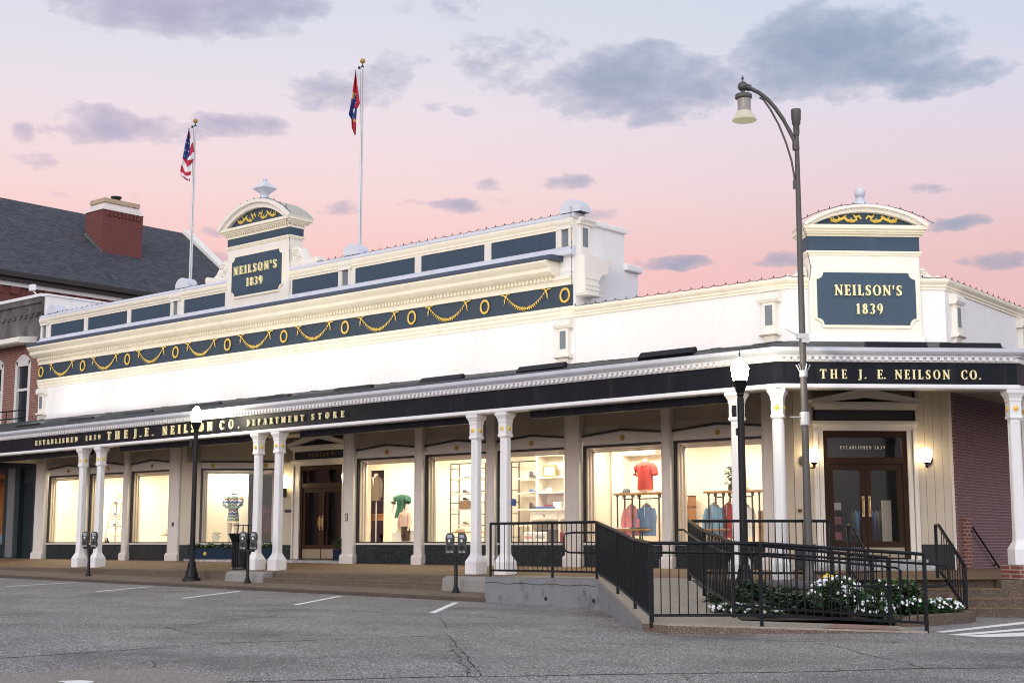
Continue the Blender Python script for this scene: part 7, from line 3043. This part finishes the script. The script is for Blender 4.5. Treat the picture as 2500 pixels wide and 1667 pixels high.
# left windows: white leaning shelf with shoes, small tree table
ladder_shelf(FR, -22.62, -22.02, -1.05, 1.31, 3.0, [2.72, 2.30, 1.92, 1.58], 'interior_frame', 'white leaning ladder shelf in the second window from the left', slope=.35, depth=.12, shelf_mat='interior_frame')
for z, mt, lb, u in ((3.0, 'petal_yellow', 'mustard hat on top of the white ladder shelf', -22.2), (2.725, 'shoe_dark', 'dark bag on the upper shelf of the white ladder', -22.4), (2.305, 'book_blue', 'blue slipper on the second shelf of the white ladder', -22.4), (1.925, 'blue_knit', 'blue slippers on the third shelf of the white ladder', -22.42)):
    shoe(FR, u, -1.0, z, mt, lb)
for k in range(2):
    shoe(FR, -22.75 + k * .16, -.85, 1.315, 'shoe_dark', ('left' if k == 0 else 'right') + ' one of the two dark boots under the white ladder shelf', True, .6)
t = thing('side_table', FR.p(-20.5, -1.5, 1.31), 'small wooden table piled with shoes in the third window from the left', 'table')
mb = MB(FR)
mb.box(-19.05, -18.45, -1.1, -.7, 1.56, 1.60)
mb.build('table_top', 'oak', t)
for du in (-18.95, -18.55):
    mb = MB(FR)
    mb.tube([(du, -.9, 1.31), (du, -.9, 1.56)], .02, 6)
    mb.build('leg', 'oak', t)
mb = leaf_clump(FR.p(-18.75, -.9, 1.72), (.24, .16, .12), 60, .10, seed=55)
tag(mb.build('slippers', 'shoe_tan', None), 'heap of tan slippers on the small wooden table', 'shoes')
mb = leaf_clump(FR.p(-18.55, -1.3, 2.3), (.14, .14, .6), 90, .10, seed=56)
mb.tube([FR.p(-18.55, -1.3, 1.31), FR.p(-18.55, -1.3, 2.8)], .015, 5)
tag(mb.build('twig_tree', 'coping_buff', None), 'thin ornamental twig tree behind the heap of slippers', 'ornament')
mb = MB(FR)
mb.box(-19.75, -18.75, -1.84, -1.80, 1.31, 3.55)
part(mb, 'blind_doorway', 'interior_frame')
# inside the corner door: stacks of folded shirts and a hanging row
t = thing('shirt_shelves', CH.p(1.2, -1.6, .8), 'dark shelves of folded shirts behind the left leaf of the corner door', 'shelf')
mb = MB(CH)
for z in (1.35, 1.72, 2.05):
    mb.box(.75, 1.55, -1.9, -1.4, z, z + .03)
for s_ in (.75, 1.52):
    mb.box(s_, s_ + .03, -1.9, -1.4, .8, 2.1)
mb.build('shelves', 'dark_metal', t)
rnd = random.Random(5)
for z in (1.385, 1.755, 2.085):
    for k in range(3):
        mt = rnd.choice(['sky_knit', 'pink_knit', 'blue_knit', 'white_knit', 'red_knit'])
        mb = MB(CH)
        for j in range(4):
            mb.box(.80 + k * .25 + rnd.uniform(-.01, .01), 1.01 + k * .25, -1.85, -1.45, z + j * .045, z + .04 + j * .045)
        mb.build('folded_shirt', mt, t)
t = thing('shirt_row', CH.p(2.2, -1.6, .8), 'row of dark shirts hanging behind the right leaf of the corner door', 'clothes')
mb = MB(CH)
mb.tube([(1.75, -1.6, 2.14), (2.7, -1.6, 2.14)], .014, 6)
mb.build('rail', 'dark_metal', t)
for k in range(9):
    mb = MB(CH)
    loft(mb, [(1.82 + k * .085, -1.6, 1.45, .025, .2), (1.82 + k * .085, -1.6, 1.95, .028, .22), (1.82 + k * .085, -1.6, 2.08, .012, .05)], 8)
    mb.build('shirt', ['cap_grey', 'blue_knit', 'book_blue', 'tweed'][k % 4], t, smooth=60)
mb = MB(CH)
mb.box(2.32, 2.52, -.9, -.8, 1.2, 2.30)
tag(mb.build('sign_board', 'siding_beige', None), 'pale narrow board standing inside the right leaf of the corner door', 'board')
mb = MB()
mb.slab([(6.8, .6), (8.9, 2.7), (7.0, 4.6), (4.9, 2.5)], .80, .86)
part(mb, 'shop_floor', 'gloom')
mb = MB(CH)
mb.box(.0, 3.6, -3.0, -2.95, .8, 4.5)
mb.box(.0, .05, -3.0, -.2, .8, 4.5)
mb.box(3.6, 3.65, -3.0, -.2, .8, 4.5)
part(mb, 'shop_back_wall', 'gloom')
area_light('shop_light', CH.p(1.6, -1.3, 4.2), (0, 0, CH.ang), .8, .4, 45, (1.0, .9, .75))
# small white notice on the marble base
t = thing('wall_notice', FR.p(-21.98, .0, 1.1), 'small white notice with a red mark on the dark marble under the second window', 'sign')
mb = MB(FR)
mb.box(-22.14, -21.83, -.02, -.005, .98, 1.21)
mb.build('board', 'plastic_white', t)
mb = MB(FR)
mb.poly(line_q(-22.05, 1.16, -21.93, 1.02, .03), -.006, -.002)
mb.poly(line_q(-21.93, 1.16, -22.05, 1.02, .012), -.006, -.0013)
mb.build('mark', 'red_ink', t)
